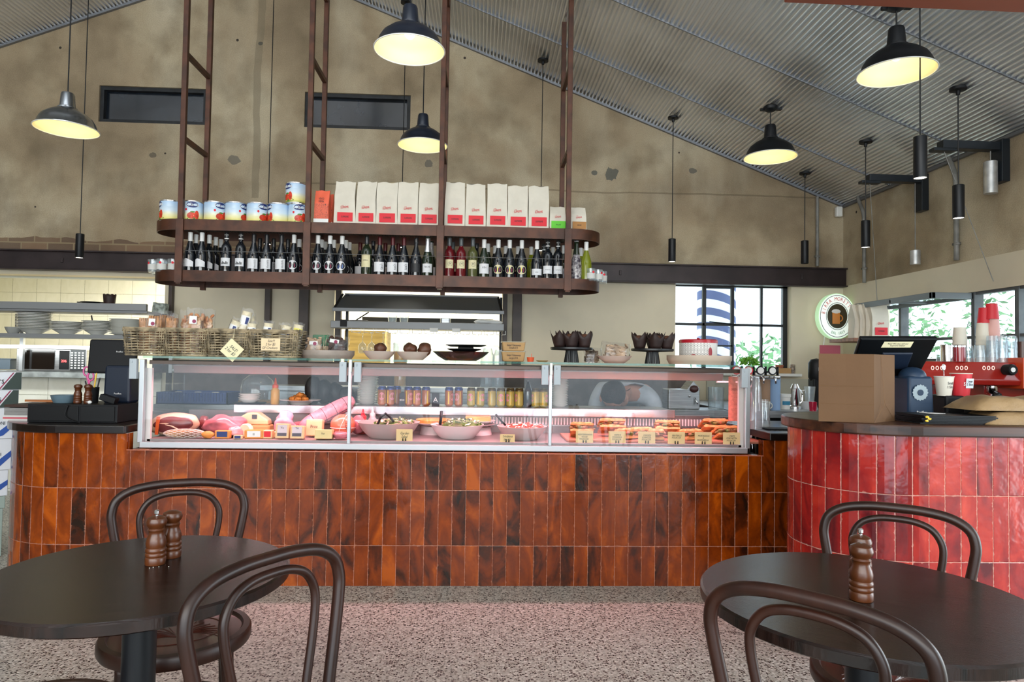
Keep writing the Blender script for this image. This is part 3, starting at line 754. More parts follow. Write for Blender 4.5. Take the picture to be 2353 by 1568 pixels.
def make_tin():
    t = thing('tomato_tin', 'x', 'tin', (0, 0, 0)); R = 0.0765; H = 0.155
    b = MB(); b.lathe([(R-0.003, 0), (R, 0.002), (R, 0.006), (R-0.002, 0.008), (R-0.002, H-0.008), (R, H-0.006), (R, H), (R-0.004, H), (R-0.006, H-0.005), (0, H-0.005)], 40); b.build('can_body', TINE, t, smooth=True)
    b = MB(); b.openlathe([(R-0.001, 0.009), (R-0.001, 0.050), (R-0.0018, 0.054), (R-0.001, 0.058), (R-0.001, 0.105), (R-0.0018, 0.109), (R-0.001, 0.113), (R-0.001, H-0.009)], 40); b.build('paper_label', TINL, t, smooth=True)
    rr = R+0.0004; b = MB(); b.add(*ellpatch(rr, 0.0, 0.125, 0.55, 0.022)); b.build('brand_oval', NAVY, t)
    text('Solania', 0.034, WHITE, t, (0, 0, 0.125), bend=rr+0.0006)
    b = MB(); b.add(*ellpatch(rr, -0.05, 0.045, 0.40, 0.024)); b.add(*ellpatch(rr+0.0002, 0.42, 0.052, 0.20, 0.032)); b.build('tomato_print', TOM, t)
    b = MB(); b.add(*ellpatch(rr, 0.18, 0.022, 0.62, 0.010)); b.add(*ellpatch(rr, 0.05, 0.072, 0.22, 0.006)); b.build('leaf_print', LEAFP, t)
    b = MB(); b.add(*ellpatch(rr, -0.55, 0.088, 0.10, 0.009)); b.build('price_flash', REDP, t)
    return t
def ellpatch(r, a0, zc, ha, hz, n=20):
    vs = [(r*math.sin(a0), -r*math.cos(a0), zc)]; 
    for i in range(n):
        a = 2*PI*i/n; t = a0+ha*math.cos(a); vs.append((r*math.sin(t), -r*math.cos(t), zc+hz*math.sin(a)))
    return vs, [(0, 1+i, 1+(i+1) % n) for i in range(n)]
TY = SY+0.10
tin0 = make_tin()
tins = [(382, -1.0), (432, 0.35), (484, 0.9), (532.5, 1.25), (582, 0.95), (631, -0.9), (678, 0.30)]
for i, (px, rz) in enumerate(tins):
    lab = 'pale blue tomato tin, %s from the left in the bottom row of tins' % ORD[i]
    o = tin0 if i == 0 else dup(tin0)
    o.location = (XA(px, TY)+0.0, TY, SHU); o.rotation_euler = (0, 0, rz); o['label'] = lab; o['group'] = 'tomato tins on the upper shelf'
o = dup(tin0, (XA(671, TY), TY, SHU+0.156), -0.75, 'pale blue tomato tin stacked alone on top of the tin row', 'tomato tins on the upper shelf')

BAGM = mat('white_kraft_bag', '#D9D2C3', 0.7, ns=7, nv=0.04, bump=0.25, bs=14)
def bagmesh(w, d, h, seed, top=0.94):
    q = random.Random(seed); b = MB(); rows = 12; cols = 7; ring = []
    vs = []
    pts = [(-0.5+i/cols, -0.5) for i in range(cols)]+[(0.5, -0.5+i/3) for i in range(3)]+[(0.5-i/cols, 0.5) for i in range(cols)]+[(-0.5, 0.5-i/3) for i in range(3)]
    lean = q.uniform(-0.02, 0.02)
    for j in range(rows+1):
        t = j/rows; ww = w*(1-0.06*t+0.02*math.sin(t*5+seed)); dd = d*(1-0.9*max(0, (t-0.62)/0.38)**1.2)+0.004
        for (x, y) in pts:
            nx = mnoise.noise(Vector((x*3+seed*5, t*4, y*2)))*0.007*min(1, t*3)
            zt = h*t*(1+0.012*math.sin(x*9+seed)*(t > 0.95))
            gus = 0.0 if abs(x) < 0.49 else -0.012*math.sin(PI*min(1, t*1.3))*(1 if abs(y) < 0.3 else 0)*(1 if x > 0 else -1)
            vs.append((x*ww+lean*t*w+gus, y*dd+nx*1.2, zt))
    n = len(pts); fs = [tuple(range(n-1, -1, -1)), tuple(rows*n+i for i in range(n))]
    for j in range(rows):
        for i in range(n): i2 = (i+1) % n; fs.append((j*n+i, j*n+i2, (j+1)*n+i2, (j+1)*n+i))
    b.add(vs, fs); return b
def coffee_bag(w, h, d, seed, lab, patchm, word, group, small=False):
    t = thing('coffee_bag', lab, 'coffee bag', (0, 0, 0), 0, group)
    bagmesh(w, d, h, seed).build('bag', BAGM, t, smooth=True)
    y = -d/2-0.0075; k = w/0.155
    text('SUPREME', 0.0235*k, REDP, t, (0, y-0.001, h*(0.405 if not small else 0.57)), sx=0.62, spin=0.12)
    text('COFFEE', 0.007*k, REDP, t, (-0.017*k, y-0.001, h*(0.44 if not small else 0.63)), sx=0.8, spin=0.1)
    pz = h*0.2 if not small else h*0.27; ph = 0.066*k if not small else 0.072*k*1.0
    b = MB(); b.box((0.004, y, pz), (0.112*k if not small else 0.135*k, 0.0012, ph)); b.build('label_patch', patchm, t)
    text(word, 0.019*k, INK, t, (0.004, y-0.002, pz), sx=0.72)
    return t
GREENL = mat('bright_green_label', '#63C832', 0.6); BROWNL = mat('kraft_brown_label', '#A9763C', 0.6)
spans = [(762, 812, 418), (811, 859, 418), (858, 909, 420), (907, 956, 420), (955, 1004, 422), (1015, 1063, 420), (1063, 1111, 424), (1112, 1161, 423), (1159, 1208, 428), (1207, 1256, 429)]
BYY = SY+0.11
for i, (a, c, t) in enumerate(spans):
    x = (XA(a, BYY)+XA(c, BYY))/2; w = XA(c, BYY)-XA(a, BYY); h = ZA((a+c)/2, t, BYY)-SHU
    where = 'tall white coffee bag with a red label, %s of the ten from the left' % ORD[i]
    o = coffee_bag(w-0.004, h, 0.10, i+1, where, REDP, 'SUPREME', 'tall white coffee bags on the upper shelf'); o.location = (x, BYY, SHU)
o = coffee_bag(0.122, 0.195, 0.075, 31, 'small white coffee bag with a bright green label', GREENL, 'BIG JOE', 'small coffee bags on the upper shelf', True); o.location = (XA(1276, BYY), BYY, SHU)
o = coffee_bag(0.118, 0.195, 0.075, 32, 'small white coffee bag with a brown label, right end of the upper shelf', BROWNL, 'DECAF', 'small coffee bags on the upper shelf', True); o.location = (XA(1324, BYY), BYY, SHU)
ORB = mat('orange_bag_paper', '#EE6A4C', 0.5); 
m_, nt, bb = nodes('orange_scroll_print'); L = nt.links.new; tc = N(nt, 'ShaderNodeTexCoord'); nz = N(nt, 'ShaderNodeTexNoise'); nz.inputs['Scale'].default_value = 38; nz.inputs['Distortion'].default_value = 3.5; nz.inputs['Detail'].default_value = 0
L(tc.outputs['Object'], nz.inputs['Vector']); rr = N(nt, 'ShaderNodeValToRGB'); e = rr.color_ramp.elements; rr.color_ramp.interpolation = 'CONSTANT'; e[0].color = c4(hexc('#E0603F')); e[1].position = 0.47; e[1].color = c4(hexc('#4A1A14')); e2 = e.new(0.53); e2.color = c4(hexc('#E0603F'))
L(nz.outputs[0], rr.inputs[0]); L(rr.outputs[0], bb.inputs['Base Color']); SCROLL = m_
for i, (px, yy, lab) in enumerate(((733, SY+0.09, 'orange coffee bag with a dark scroll pattern, front one beside the white bags'), (742, SY+0.20, 'orange patterned coffee bag half hidden behind the front orange bag'))):
    t = thing('coffee_bag', lab, 'coffee bag', (XA(px, yy), yy, SHU), 0, 'orange coffee bags on the upper shelf')
    bagmesh(0.108, 0.08, 0.265, 40+i).build('bag', ORB, t, smooth=True)
    b = MB(); b.box((0, -0.048, 0.105), (0.098, 0.001, 0.11)); b.build('scroll_pattern', SCROLL, t)
    b = MB(); b.box((0, -0.050, 0.025), (0.108, 0.004, 0.045)); b.build('white_band', WHITE, t)
    text('VIVO\nMMA', 0.022, INK, t, (0, -0.050, 0.185), sx=0.8)

# bottles -------------------------------------------------------------
GBLK = mat('black_glass_bottle', (0.006, 0.008, 0.012), 0.06, coat=0.5)
GGRN = mat('dark_green_glass_bottle', (0.012, 0.022, 0.010), 0.06, coat=0.5)
GYEL = mat('yellow_green_wine', '#8A9322', 0.08, trans=0.35)
GROS = mat('rose_wine', '#6E1820', 0.07, trans=0.25)
GSTR = mat('pale_straw_wine', '#5F6238', 0.07, trans=0.3)
BUR = [(0.0, 0.003), (0.034, 0), (0.040, 0.004), (0.041, 0.02), (0.041, 0.130), (0.038, 0.155), (0.028, 0.190), (0.018, 0.222), (0.0145, 0.240), (0.0140, 0.290), (0.016, 0.292), (0.016, 0.298), (0.0, 0.299)]
BOR = [(0.0, 0.003), (0.032, 0), (0.037, 0.004), (0.0375, 0.02), (0.0375, 0.185), (0.034, 0.205), (0.022, 0.225), (0.0150, 0.238), (0.0140, 0.245), (0.0140, 0.295), (0.0160, 0.297), (0.0160, 0.304), (0, 0.305)]
FLU = [(0.0, 0.003), (0.033, 0), (0.040, 0.004), (0.042, 0.03), (0.042, 0.12), (0.038, 0.15), (0.028, 0.19), (0.020, 0.22), (0.016, 0.25), (0.0150, 0.295), (0.018, 0.297), (0.018, 0.307), (0, 0.308)]
def bottle(kind, prof, glass, cap, capz, lab=None, word=None, wkind=None, rings=None):
    t = thing('wine_bottle', 'x', 'bottle', (0, 0, 0))
    b = MB(); b.lathe(prof, 28); b.build('glass_body', glass, t, smooth=True)
    H = prof[-1][1]
    def rad(z):
        for (r0, z0), (r1, z1) in zip(prof[:-1], prof[1:]):
            if z0 <= z <= z1 and z1 > z0: return r0+(r1-r0)*(z-z0)/(z1-z0)
        return prof[-2][0]
    if cap is not None:
        zs = [capz, capz+0.002]+[H-0.012+0.0, H-0.001, H]
        pr = [(rad(capz)+0.0004, capz)]+[(max(rad(z), 0.0150)+0.0012, z) for z in (capz+0.004, (capz+H)/2, H-0.012)]+[(0.0165, H-0.002), (0.015, H+0.001), (0, H+0.001)]
        b = MB(); b.openlathe(pr, 24); b.build('cap', cap, t, smooth=True)
    if rings:
        for z in rings:
            b = MB(); b.openlathe([(rad(z)+0.0022, z), (rad(z)+0.0022, z+0.006)], 20); b.build('neck_ring', WHITE, t, smooth=True)
    if lab:
        m, z0, z1, ha, shape = lab; r = max(p[0] for p in prof)+0.0006; b = MB()
        if shape == 'rect': patch(b, r, -ha, ha, z0, z1, 12)
        elif shape == 'oval': b.add(*ellpatch(r, 0, (z0+z1)/2, ha, (z1-z0)/2, 28))
        elif shape == 'blob':
            vs = []; n = 14
            for i in range(n+1):
                a = -ha+2*ha*i/n; s = i/n; vs += [(r*math.sin(a), -r*math.cos(a), z0), (r*math.sin(a), -r*math.cos(a), z1-0.022*(abs(s-0.35)*1.6)**1.3)]
            b.add(vs, [(2*i, 2*i+2, 2*i+3, 2*i+1) for i in range(n)])
        b.build('paper_label', m, t)
        if word: text(word[0], word[1], word[4] if len(word) > 4 else INK, t, (word[2], 0, word[3]), bend=r+0.0005, spin=(PI/2 if wkind == 'v' else 0), sx=0.8)
        if wkind == 'circle':
            b = MB(); vs = []; fs = []; n = 24
            for i in range(n):
                for q in (0.016, 0.0176): a = 2*PI*i/n; th = 0.006/r+q*math.cos(a)/r; vs.append(((r+0.0006)*math.sin(th), -(r+0.0006)*math.cos(th), (z0+z1)/2+q*math.sin(a)))
            for i in range(n): j = (i+1) % n; fs.append((2*i, 2*j, 2*j+1, 2*i+1))
            b.add(vs, fs); b.build('ring_print', INK, t)
        if wkind == 'figures':
            cols = word_cols
            for k, (da, cc) in enumerate(cols):
                b = MB(); zc = (z0+z1)/2; b.add(*ellpatch(r+0.0005, da, zc-0.004+0.006*((k*7) % 3-1), 0.09, 0.017-0.002*(k % 2), 8)); b.build('figure_print', cc, t)
        if wkind == 'blocks':
            b = MB()
            for k, a in enumerate((-0.6, -0.38, -0.16, 0.06, 0.28, 0.5)):
                hh = 0.012+0.01*((k*5) % 3)/2; patch(b, r+0.0005, a-0.08, a+0.08, z0+0.012, z0+0.012+hh, 2)
            b.build('skyline_print', INK if m is not INK else WHITE, t)
    return t
LW = mat('bottle_label_white', '#DDDDE0', 0.6); LC = mat('bottle_label_cream', '#D8CFA6', 0.6); SILV = mat('silver_foil', (0.75, 0.75, 0.78), 0.25, 0.8); GREYC = mat('grey_screw_cap', '#4E5254', 0.4, 0.3)
CAPW = mat('white_screw_cap', '#DCDCDA', 0.4); MAROON = mat('maroon_foil', '#4A1216', 0.35, 0.3); CAPK = mat('black_foil', (0.012, 0.012, 0.014), 0.3)
WINEP = mat('magenta_print', '#8E2348', 0.5); BLUP = mat('steel_blue_print', '#5572A8', 0.5)
word_cols = [(-0.42, WINEP), (-0.24, INK), (-0.02, LW), (0.2, INK), (0.42, WINEP)]
K = {}
K['hill'] = bottle('hill', BUR, GBLK, CAPW, 0.235, (LW, 0.045, 0.105, 1.0, 'blob'))
K['ringed'] = bottle('ringed', BOR, GBLK, CAPK, 0.262, (LW, 0.055, 0.115, 1.0, 'rect'), None, 'blocks', rings=(0.256, 0.283))
K['vertical'] = bottle('v', BUR, GBLK, CAPK, 0.235, (LW, 0.040, 0.115, 1.05, 'rect'), ('blackbilly', 0.021, 0.022, 0.077), 'v')
K['oval'] = bottle('oval', BUR, GBLK, CAPW, 0.238, (LW, 0.040, 0.108, 0.88, 'oval'), None, 'figures')
word_cols = [(-0.42, BLUP), (-0.24, NAVY), (-0.02, LW), (0.2, NAVY), (0.42, BLUP)]
K['blue_oval'] = bottle('oval', BUR, GBLK, CAPW, 0.238, (LW, 0.040, 0.108, 0.88, 'oval'), None, 'figures')
word_cols = [(-0.45, WINEP), (-0.25, INK), (-0.05, YEL), (0.15, INK), (0.35, WINEP), (0.52, INK)]
K['cream_oval'] = bottle('oval', BUR, GBLK, CAPW, 0.238, (LC, 0.040, 0.108, 0.88, 'oval'), None, 'figures')
K['cream_label'] = bottle('c', [(r*1.02, z) for r, z in BOR], GGRN, CAPK, 0.245, (LC, 0.070, 0.165, 0.95, 'rect'), ('RISERVA', 0.013, 0, 0.12))
K['tash'] = bottle('t', BUR, GBLK, MAROON, 0.238, (LW, 0.038, 0.110, 1.05, 'rect'), ('tash', 0.034, 0.022, 0.076), 'v')
K['skyline'] = bottle('s', BUR, GBLK, CAPK, 0.260, (mat('skyline_label', '#111114', 0.5), 0.040, 0.105, 1.0, 'rect'), None, 'blocks')
K['sparkling'] = bottle('sp', FLU, GGRN, SILV, 0.195, (LW, 0.040, 0.105, 0.95, 'rect'), ('NICHE', 0.018, 0, 0.08))
K['rose'] = bottle('r', BOR, GROS, GREYC, 0.245, (LC, 0.075, 0.140, 0.85, 'rect'), ('M', 0.026, 0.006, 0.1075), 'circle')
K['straw'] = bottle('w', BOR, GSTR, GREYC, 0.245, (LC, 0.075, 0.140, 0.85, 'rect'), ('M', 0.026, 0.006, 0.1075), 'circle')
K['ash'] = bottle('a', BUR, GGRN, CAPW, 0.235, (LW, 0.040, 0.115, 1.0, 'rect'), ('ASH', 0.022, 0, 0.085))
K['low_label'] = bottle('l', BUR, GBLK, CAPW, 0.235, (LW, 0.038, 0.085, 1.05, 'rect'), ('estate', 0.012, 0, 0.06))
K['mountain'] = bottle('m', BOR, GBLK, CAPK, 0.262, (LW, 0.050, 0.110, 1.05, 'rect'), ('~~~', 0.03, 0, 0.08), rings=(0.258, 0.284))
K['patterned'] = bottle('p', FLU, mat('patterned_bottle', '#3A3340', 0.15, ns=45, nv=1.2, col2='#B9B4B4'), GGRN, 0.20)
K['yellow'] = bottle('y', BUR, GYEL, CAPW, 0.235)
used = set()
BD = {'hill': 'dark white capped bottle with hill shaped label', 'ringed': 'square shouldered dark bottle with white neck rings', 'vertical': 'dark bottle with vertical lettering on its label',
      'oval': 'dark bottle with red figured oval label', 'blue_oval': 'dark bottle with blue figured oval label', 'cream_oval': 'dark bottle with white cap and an oval cream label',
      'cream_label': 'dark green bottle with a tall cream label', 'tash': 'maroon necked bottle with white label', 'skyline': 'dark bottle printed with a white skyline',
      'sparkling': 'sparkling wine bottle with a silver foil neck', 'rose': 'rose wine bottle with a circled M label', 'straw': 'pale straw coloured wine bottle with a circled M label', 'ash': 'green bottle with white cap and white label',
      'low_label': 'dark bottle with white cap and a low white label', 'mountain': 'dark bottle with white neck rings and pale mountain label', 'patterned': 'bottle covered in a mottled flower pattern', 'yellow': 'yellow green wine bottle with white cap'}
POSN = ['leftmost', 'middle', 'rightmost']
def put(kind, px, yy, extra):
    o = K[kind] if kind not in used else dup(K[kind]); used.add(kind)
    o.location = (XA(px, yy), yy, SHL); o['label'] = (BD[kind]+', '+extra) if extra else BD[kind]+' on the lower hanging shelf'; o['group'] = 'wine bottles on the lower hanging shelf'
    o.rotation_euler = (0, 0, rnd.uniform(-0.08, 0.08)); return o
FY = SY+0.075
front = [('hill', 429, 'left of its pair in front'), ('hill', 456, 'right of its pair in front'), ('ringed', 513, 'left of the pair'), ('ringed', 546, 'right of the pair'),
         ('vertical', 576, 'left of three'), ('vertical', 606, 'middle of three'), ('vertical', 640, 'right of three'), ('oval', 669, 'just left of the second post'), ('oval', 724, 'just right of the second post'), ('oval', 752, 'next to the blue labelled one'),
         ('blue_oval', 780, ''), ('cream_label', 837, ''), ('tash', 867, 'left of three'), ('tash', 897, 'middle of three'), ('tash', 923, 'right of three'), ('skyline', 951, ''), ('sparkling', 978, 'in front'),
         ('rose', 1028, 'left one beside the third post'), ('rose', 1055, 'right one of the two'), ('straw', 1082, ''), ('ash', 1108, ''), ('cream_oval', 1141, 'left of three'), ('cream_oval', 1167, 'middle of three'), ('cream_oval', 1195, 'right of three'),
         ('low_label', 1230, ''), ('mountain', 1255, 'left of the pair'), ('mountain', 1279, 'right of the pair'), ('patterned', 1321, ''), ('yellow', 1344, 'right end of the row')]
for kd, px, ex in front: put(kd, px, FY, ex)
back = [('hill', 442, 0, 'behind and between the front pair'), ('hill', 473, 0, 'second row, behind the right one'), ('hill', 488, 1, 'back row, left'), ('hill', 500, 2, 'furthest back, beside the ringed bottle'),
        ('vertical', 590, 1, 'behind the left two of three'), ('vertical', 622, 1, 'behind the right two of three'), ('vertical', 655, 1, 'back row near the second post'),
        ('oval', 681, 1, 'behind, left of the second post'), ('oval', 733, 1, 'behind the one right of the second post'), ('oval', 741, 2, 'third row back, right of the second post'), ('oval', 761, 1, 'behind the next one along'), ('blue_oval', 789, 1, 'second row'), ('blue_oval', 797, 2, 'third row'),
        ('tash', 822, 2, 'at the back behind the cream labelled bottle'), ('skyline', 852, 1, 'behind the cream labelled bottle'), ('tash', 880, 2, 'back row, left'), ('tash', 910, 2, 'back row, right'), ('sparkling', 986, 1, 'behind the front one'),
        ('rose', 1036, 1, 'behind the left one'), ('skyline', 1091, 1, 'behind the straw coloured bottle'), ('ash', 1117, 1, 'behind the front green one'), ('cream_oval', 1133, 2, 'at the back, left'), ('cream_oval', 1158, 2, 'at the back, middle'), ('cream_oval', 1186, 2, 'at the back, right'),
        ('yellow', 1217, 2, 'at the back by the low labelled bottle'), ('mountain', 1246, 1, 'second row left'), ('low_label', 1267, 2, 'back row behind the mountain pair'), ('ash', 1292, 1, 'at the back behind the fourth post'), ('yellow', 1331, 2, 'behind the mottled bottle')]
for kd, px, r, ex in back: put(kd, px, FY+0.09*(r+1), ex)

# glass tumblers with a small red mark, both ends of the lower shelf
def make_tumbler():
    t = thing('glass_tumbler', 'x', 'glass', (0, 0, 0))
    b = MB(); b.openlathe([(0.0, 0.004), (0.030, 0.001), (0.034, 0.01), (0.037, 0.095), (0.0362, 0.095), (0.033, 0.012), (0, 0.010)], 24); b.build('glass_wall', TUMBLER, t, smooth=True)
    b = MB(); b.lathe([(0.0355, 0.020), (0.0365, 0.062)], 24); b.f = b.f[:24]; b.build('frosted_band', mat('frosted_white', '#C9C9C4', 0.6), t, smooth=True)
    b = MB(); b.add(*ellpatch(0.0375, 0, 0.068, 0.25, 0.009, 12)); b.build('red_mark', REDP, t)
    return t
g0 = make_tumbler(); first = True
gl = [(345, 0.10, -0.5), (365, 0.06, 0.1), (391, 0.05, 0.3), (353, 0.22, 0.0), (378, 0.20, 0.5)]
for i, (px, dy, rz) in enumerate(gl):
    o = g0 if i == 0 else dup(g0); o.location = (XA(px, SY+dy), SY+dy, SHL); o.rotation_euler = (0, 0, rz); o['group'] = 'tumblers at the ends of the lower shelf'
    o['label'] = 'frosted tumbler at the left end of the lower shelf, '+['front left', 'front middle', 'front right against the post', 'back left', 'back right'][i]
for i, (px, dy, rz) in enumerate([(1355, 0.05, 0.4), (1372, 0.10, 0.6), (1382, 0.19, 0.2)]):
    o = dup(g0, (XA(px, SY+dy), SY+dy, SHL), rz, 'frosted tumbler at the right end of the lower shelf, '+['front', 'middle', 'rearmost'][i])
# ================================================================= TABLES, CHAIRS, MILLS
BENT = mat('dark_bentwood', '#2C150D', 0.36, ns=4, nv=0.2, spec=0.4, stretch=(5, 5, 1))
SEATW = mat('seat_veneer', '#4A2319', 0.3, ns=5, nv=0.15, coat=0.3, stretch=(8, 1, 1))
TABW = mat('dark_table_veneer', '#1C0F0B', 0.25, ns=5, nv=0.4, bump=0.10, bs=20, stretch=(1.5, 26, 2), spec=0.5)
MILLW = mat('walnut_mill_wood', '#52290F', 0.34, ns=14, nv=0.2, coat=0.12, stretch=(1, 1, 0.2))
POLEB = mat('black_powder_coat', (0.006, 0.007, 0.009), 0.4, spec=0.35)
TZ = 0.745
def cround(pts, n=8, closed=False):
    P = [Vector(p) for p in pts]; out = []; K = len(P)
    for i in range(K-1):
        p0 = P[max(0, i-1)]; p1 = P[i]; p2 = P[i+1]; p3 = P[min(K-1, i+2)]
        for j in range(n):
            t = j/n; out.append(0.5*((2*p1)+(-p0+p2)*t+(2*p0-5*p1+4*p2-p3)*t*t+(-p0+3*p1-3*p2+p3)*t**3))
    out.append(P[-1]); return out
def table(lab, x, y, r, pr, rz):
    t = thing('round_table', lab, 'table', (x, y, 0), rz, 'round dark timber cafe tables')
    b = MB(); b.lathe([(r-0.006, TZ-0.030), (r, TZ-0.026), (r, TZ-0.005), (r-0.005, TZ)], 96); b.build('tabletop', TABW, t, smooth=True)
    b = MB(); b.lathe([(pr, 0.022), (pr, TZ-0.045)], 40); b.build('pedestal', POLEB, t, smooth=True)
    b = MB(); b.lathe([(0.225, 0), (0.225, 0.010), (0.215, 0.016), (0.06, 0.024)], 48); b.build('base_plate', POLEB, t, smooth=True)
    b = MB(); b.box((0, 0, TZ-0.038), (0.30, 0.05, 0.014)); b.box((0, 0, TZ-0.038), (0.05, 0.30, 0.014)); b.build('mounting_bracket', POLEB, t)
    return t
T1 = (-0.815, 1.725); T2 = (0.895, 1.545)
table('round dark timber cafe table at the lower left with a black pedestal', T1[0], T1[1], 0.345, 0.038, 0.25)
table('round dark timber cafe table at the lower right, window light shining on its left side', T2[0], T2[1], 0.365, 0.042, -0.55)
def make_chair():
    t = thing('bentwood_chair', 'x', 'chair', (0, 0, 0))
    b = MB(); b.lathe([(0.188, 0.422), (0.203, 0.424), (0.207, 0.432), (0.207, 0.455), (0.202, 0.463), (0.184, 0.464), (0.178, 0.456)], 64)
    b.build('seat_frame', BENT, t, smooth=True)
    b = MB(); b.lathe([(0.179, 0.448), (0.179, 0.4565), (0.165, 0.4575)], 64); b.build('seat', SEATW, t, smooth=True)
    b = MB(); n = 40; b.tube([(0.125*math.cos(2*PI*i/n), 0.105*math.sin(2*PI*i/n), 0.458) for i in range(n)], 0.0017, 5, closed=True)
    for s in (-1, 1):
        for k in range(9):
            a = 0.18+k*0.17; pts = []
            for i in range(9):
                q = i/8; rr = 0.02+0.085*q; aa = PI/2-s*(a*q**0.7+0.05)*1.15; pts.append((rr*math.cos(aa)*1.15, -0.075+rr*math.sin(aa)*1.35, 0.458))
            b.tube(pts, 0.0015, 4)
    b.build('embossed_pattern', SEATW, t)
    half = [(0.150, 0.245, 0.0), (0.141, 0.205, 0.22), (0.135, 0.188, 0.44), (0.150, 0.197, 0.54), (0.172, 0.205, 0.64), (0.190, 0.212, 0.73), (0.194, 0.216, 0.775), (0.180, 0.220, 0.815), (0.137, 0.223, 0.842), (0.070, 0.225, 0.854), (0, 0.225, 0.856)]
    pts = [(-x, y, z) for x, y, z in half]+[(x, y, z) for x, y, z in half[-2::-1]]
    P = cround(pts, 7); n = len(P); b = MB(); b.tube(P, [0.0115+0.0024*min(1, max(0, (p.z-0.0)/0.45)) for p in P], 14); b.build('back_hoop', BENT, t, smooth='all')
    half = [(0.066, 0.188, 0.450), (0.082, 0.197, 0.56), (0.104, 0.204, 0.66), (0.116, 0.209, 0.73), (0.113, 0.212, 0.77), (0.090, 0.214, 0.805), (0.050, 0.216, 0.822), (0, 0.216, 0.826)]
    pts = [(-x, y, z) for x, y, z in half]+[(x, y, z) for x, y, z in half[-2::-1]]
    b = MB(); b.tube(cround(pts, 7), 0.0100, 12); b.build('inner_hoop', BENT, t, smooth='all')
    for s in (-1, 1):
        b = MB(); b.tube(cround([(s*0.130, -0.130, 0.424), (s*0.137, -0.140, 0.30), (s*0.150, -0.165, 0.12), (s*0.170, -0.190, 0.0)], 5), [0.019-0.007*i/15 for i in range(16)], 12); b.build('leg', BENT, t, smooth='all')
    b = MB(); n = 48; b.tube([(0.157*math.cos(2*PI*i/n), 0.01+0.157*math.sin(2*PI*i/n), 0.225) for i in range(n)], 0.010, 8, closed=True); b.build('leg_ring', BENT, t, smooth='all')
    return t
CH = make_chair(); CG = 'bentwood chairs around the two cafe tables'
CH['group'] = CG
def chair(o, lab, x, y, rz): o.location = (x, y, 0); o.rotation_euler = (0, 0, rz); o['label'] = lab; return o
chair(CH, 'dark bentwood chair behind the left table, its embossed seat seen under the tabletop', -0.88, 2.09, 0.40)
chair(dup(CH), 'dark bentwood chair in the left foreground, its hoop crossing the left table', -0.238, 1.325, 0.998)
chair(dup(CH), 'dark bentwood chair in the right foreground, its hoop crossing the right table', 0.756, 1.364, 2.362)
chair(dup(CH), 'dark bentwood chair behind the right table, in front of the red tiled bar', 1.115, 1.785, -0.58)
chair(dup(CH), 'dark bentwood chair at the bottom left corner, only the rim of its seat in view', -0.985, 1.575, 1.75)
MP = [(0.0235, 0), (0.0245, 0.003), (0.0245, 0.016), (0.0225, 0.019), (0.0245, 0.022), (0.0247, 0.027), (0.0225, 0.030), (0.0245, 0.033), (0.0245, 0.038), (0.0220, 0.042), (0.0235, 0.048), (0.0240, 0.056), (0.0215, 0.066), (0.0175, 0.076), (0.0180, 0.083), (0.0205, 0.086), (0.0175, 0.090), (0.0190, 0.093), (0.0240, 0.100), (0.0245, 0.107), (0.0215, 0.115), (0.0120, 0.120), (0.0, 0.121)]
def mill(lab, loc, knob, group, sc=1.0, par=None):
    t = thing('pepper_mill' if knob else 'salt_mill', lab, 'mill', loc, 0, group)
    b = MB(); b.lathe([(r*sc, z*sc) for r, z in MP], 32); b.build('mill_body', MILLW, t, smooth=True)
    if knob:
        b = MB(); b.lathe([(0.004, 0.120*sc), (0.004, 0.124*sc), (0.0062, 0.126*sc), (0.0062, 0.133*sc), (0.003, 0.136*sc), (0, 0.136*sc)], 16); b.build('steel_knob', CHROME, t, smooth=True)
    return t
mill('turned wooden pepper mill with steel knob on the left table', PZ(357, 1296, TZ+0.0005), True, 'mills on the tables')
mill('turned wooden salt mill without a knob, behind the pepper mill on the left table', PZ(393, 1280, TZ+0.0005), False, 'mills on the tables')
mill('turned wooden salt mill in front on the right table', PZ(1979, 1378, TZ+0.0005), False, 'mills on the tables', 1.04)
p = PZ(1977, 1352, TZ+0.0005)
mill('turned wooden pepper mill with steel knob, hidden behind the salt mill on the right table', p, True, 'mills on the tables', 1.04)
CRUMB = mat('salt_grain', '#E0DCD0', 0.6)
for i, (dx, dy) in enumerate(((0, 0), (0.012, 0.004), (0.035, 0.006), (-0.006, -0.006))):
    q = PZ(352, 1304, TZ+0.001); b = MB(); b.ell((0, 0, 0.0008), (0.0014, 0.0012, 0.0009), 6, 4); tag(b.build('salt_grain', CRUMB, None, (q.x+dx, q.y+dy, TZ)), 'tiny spilled salt grain by the pepper mill on the left table, '+['middle', 'just right', 'furthest right', 'furthest left'][i], 'crumb', 'salt grains on the left table')

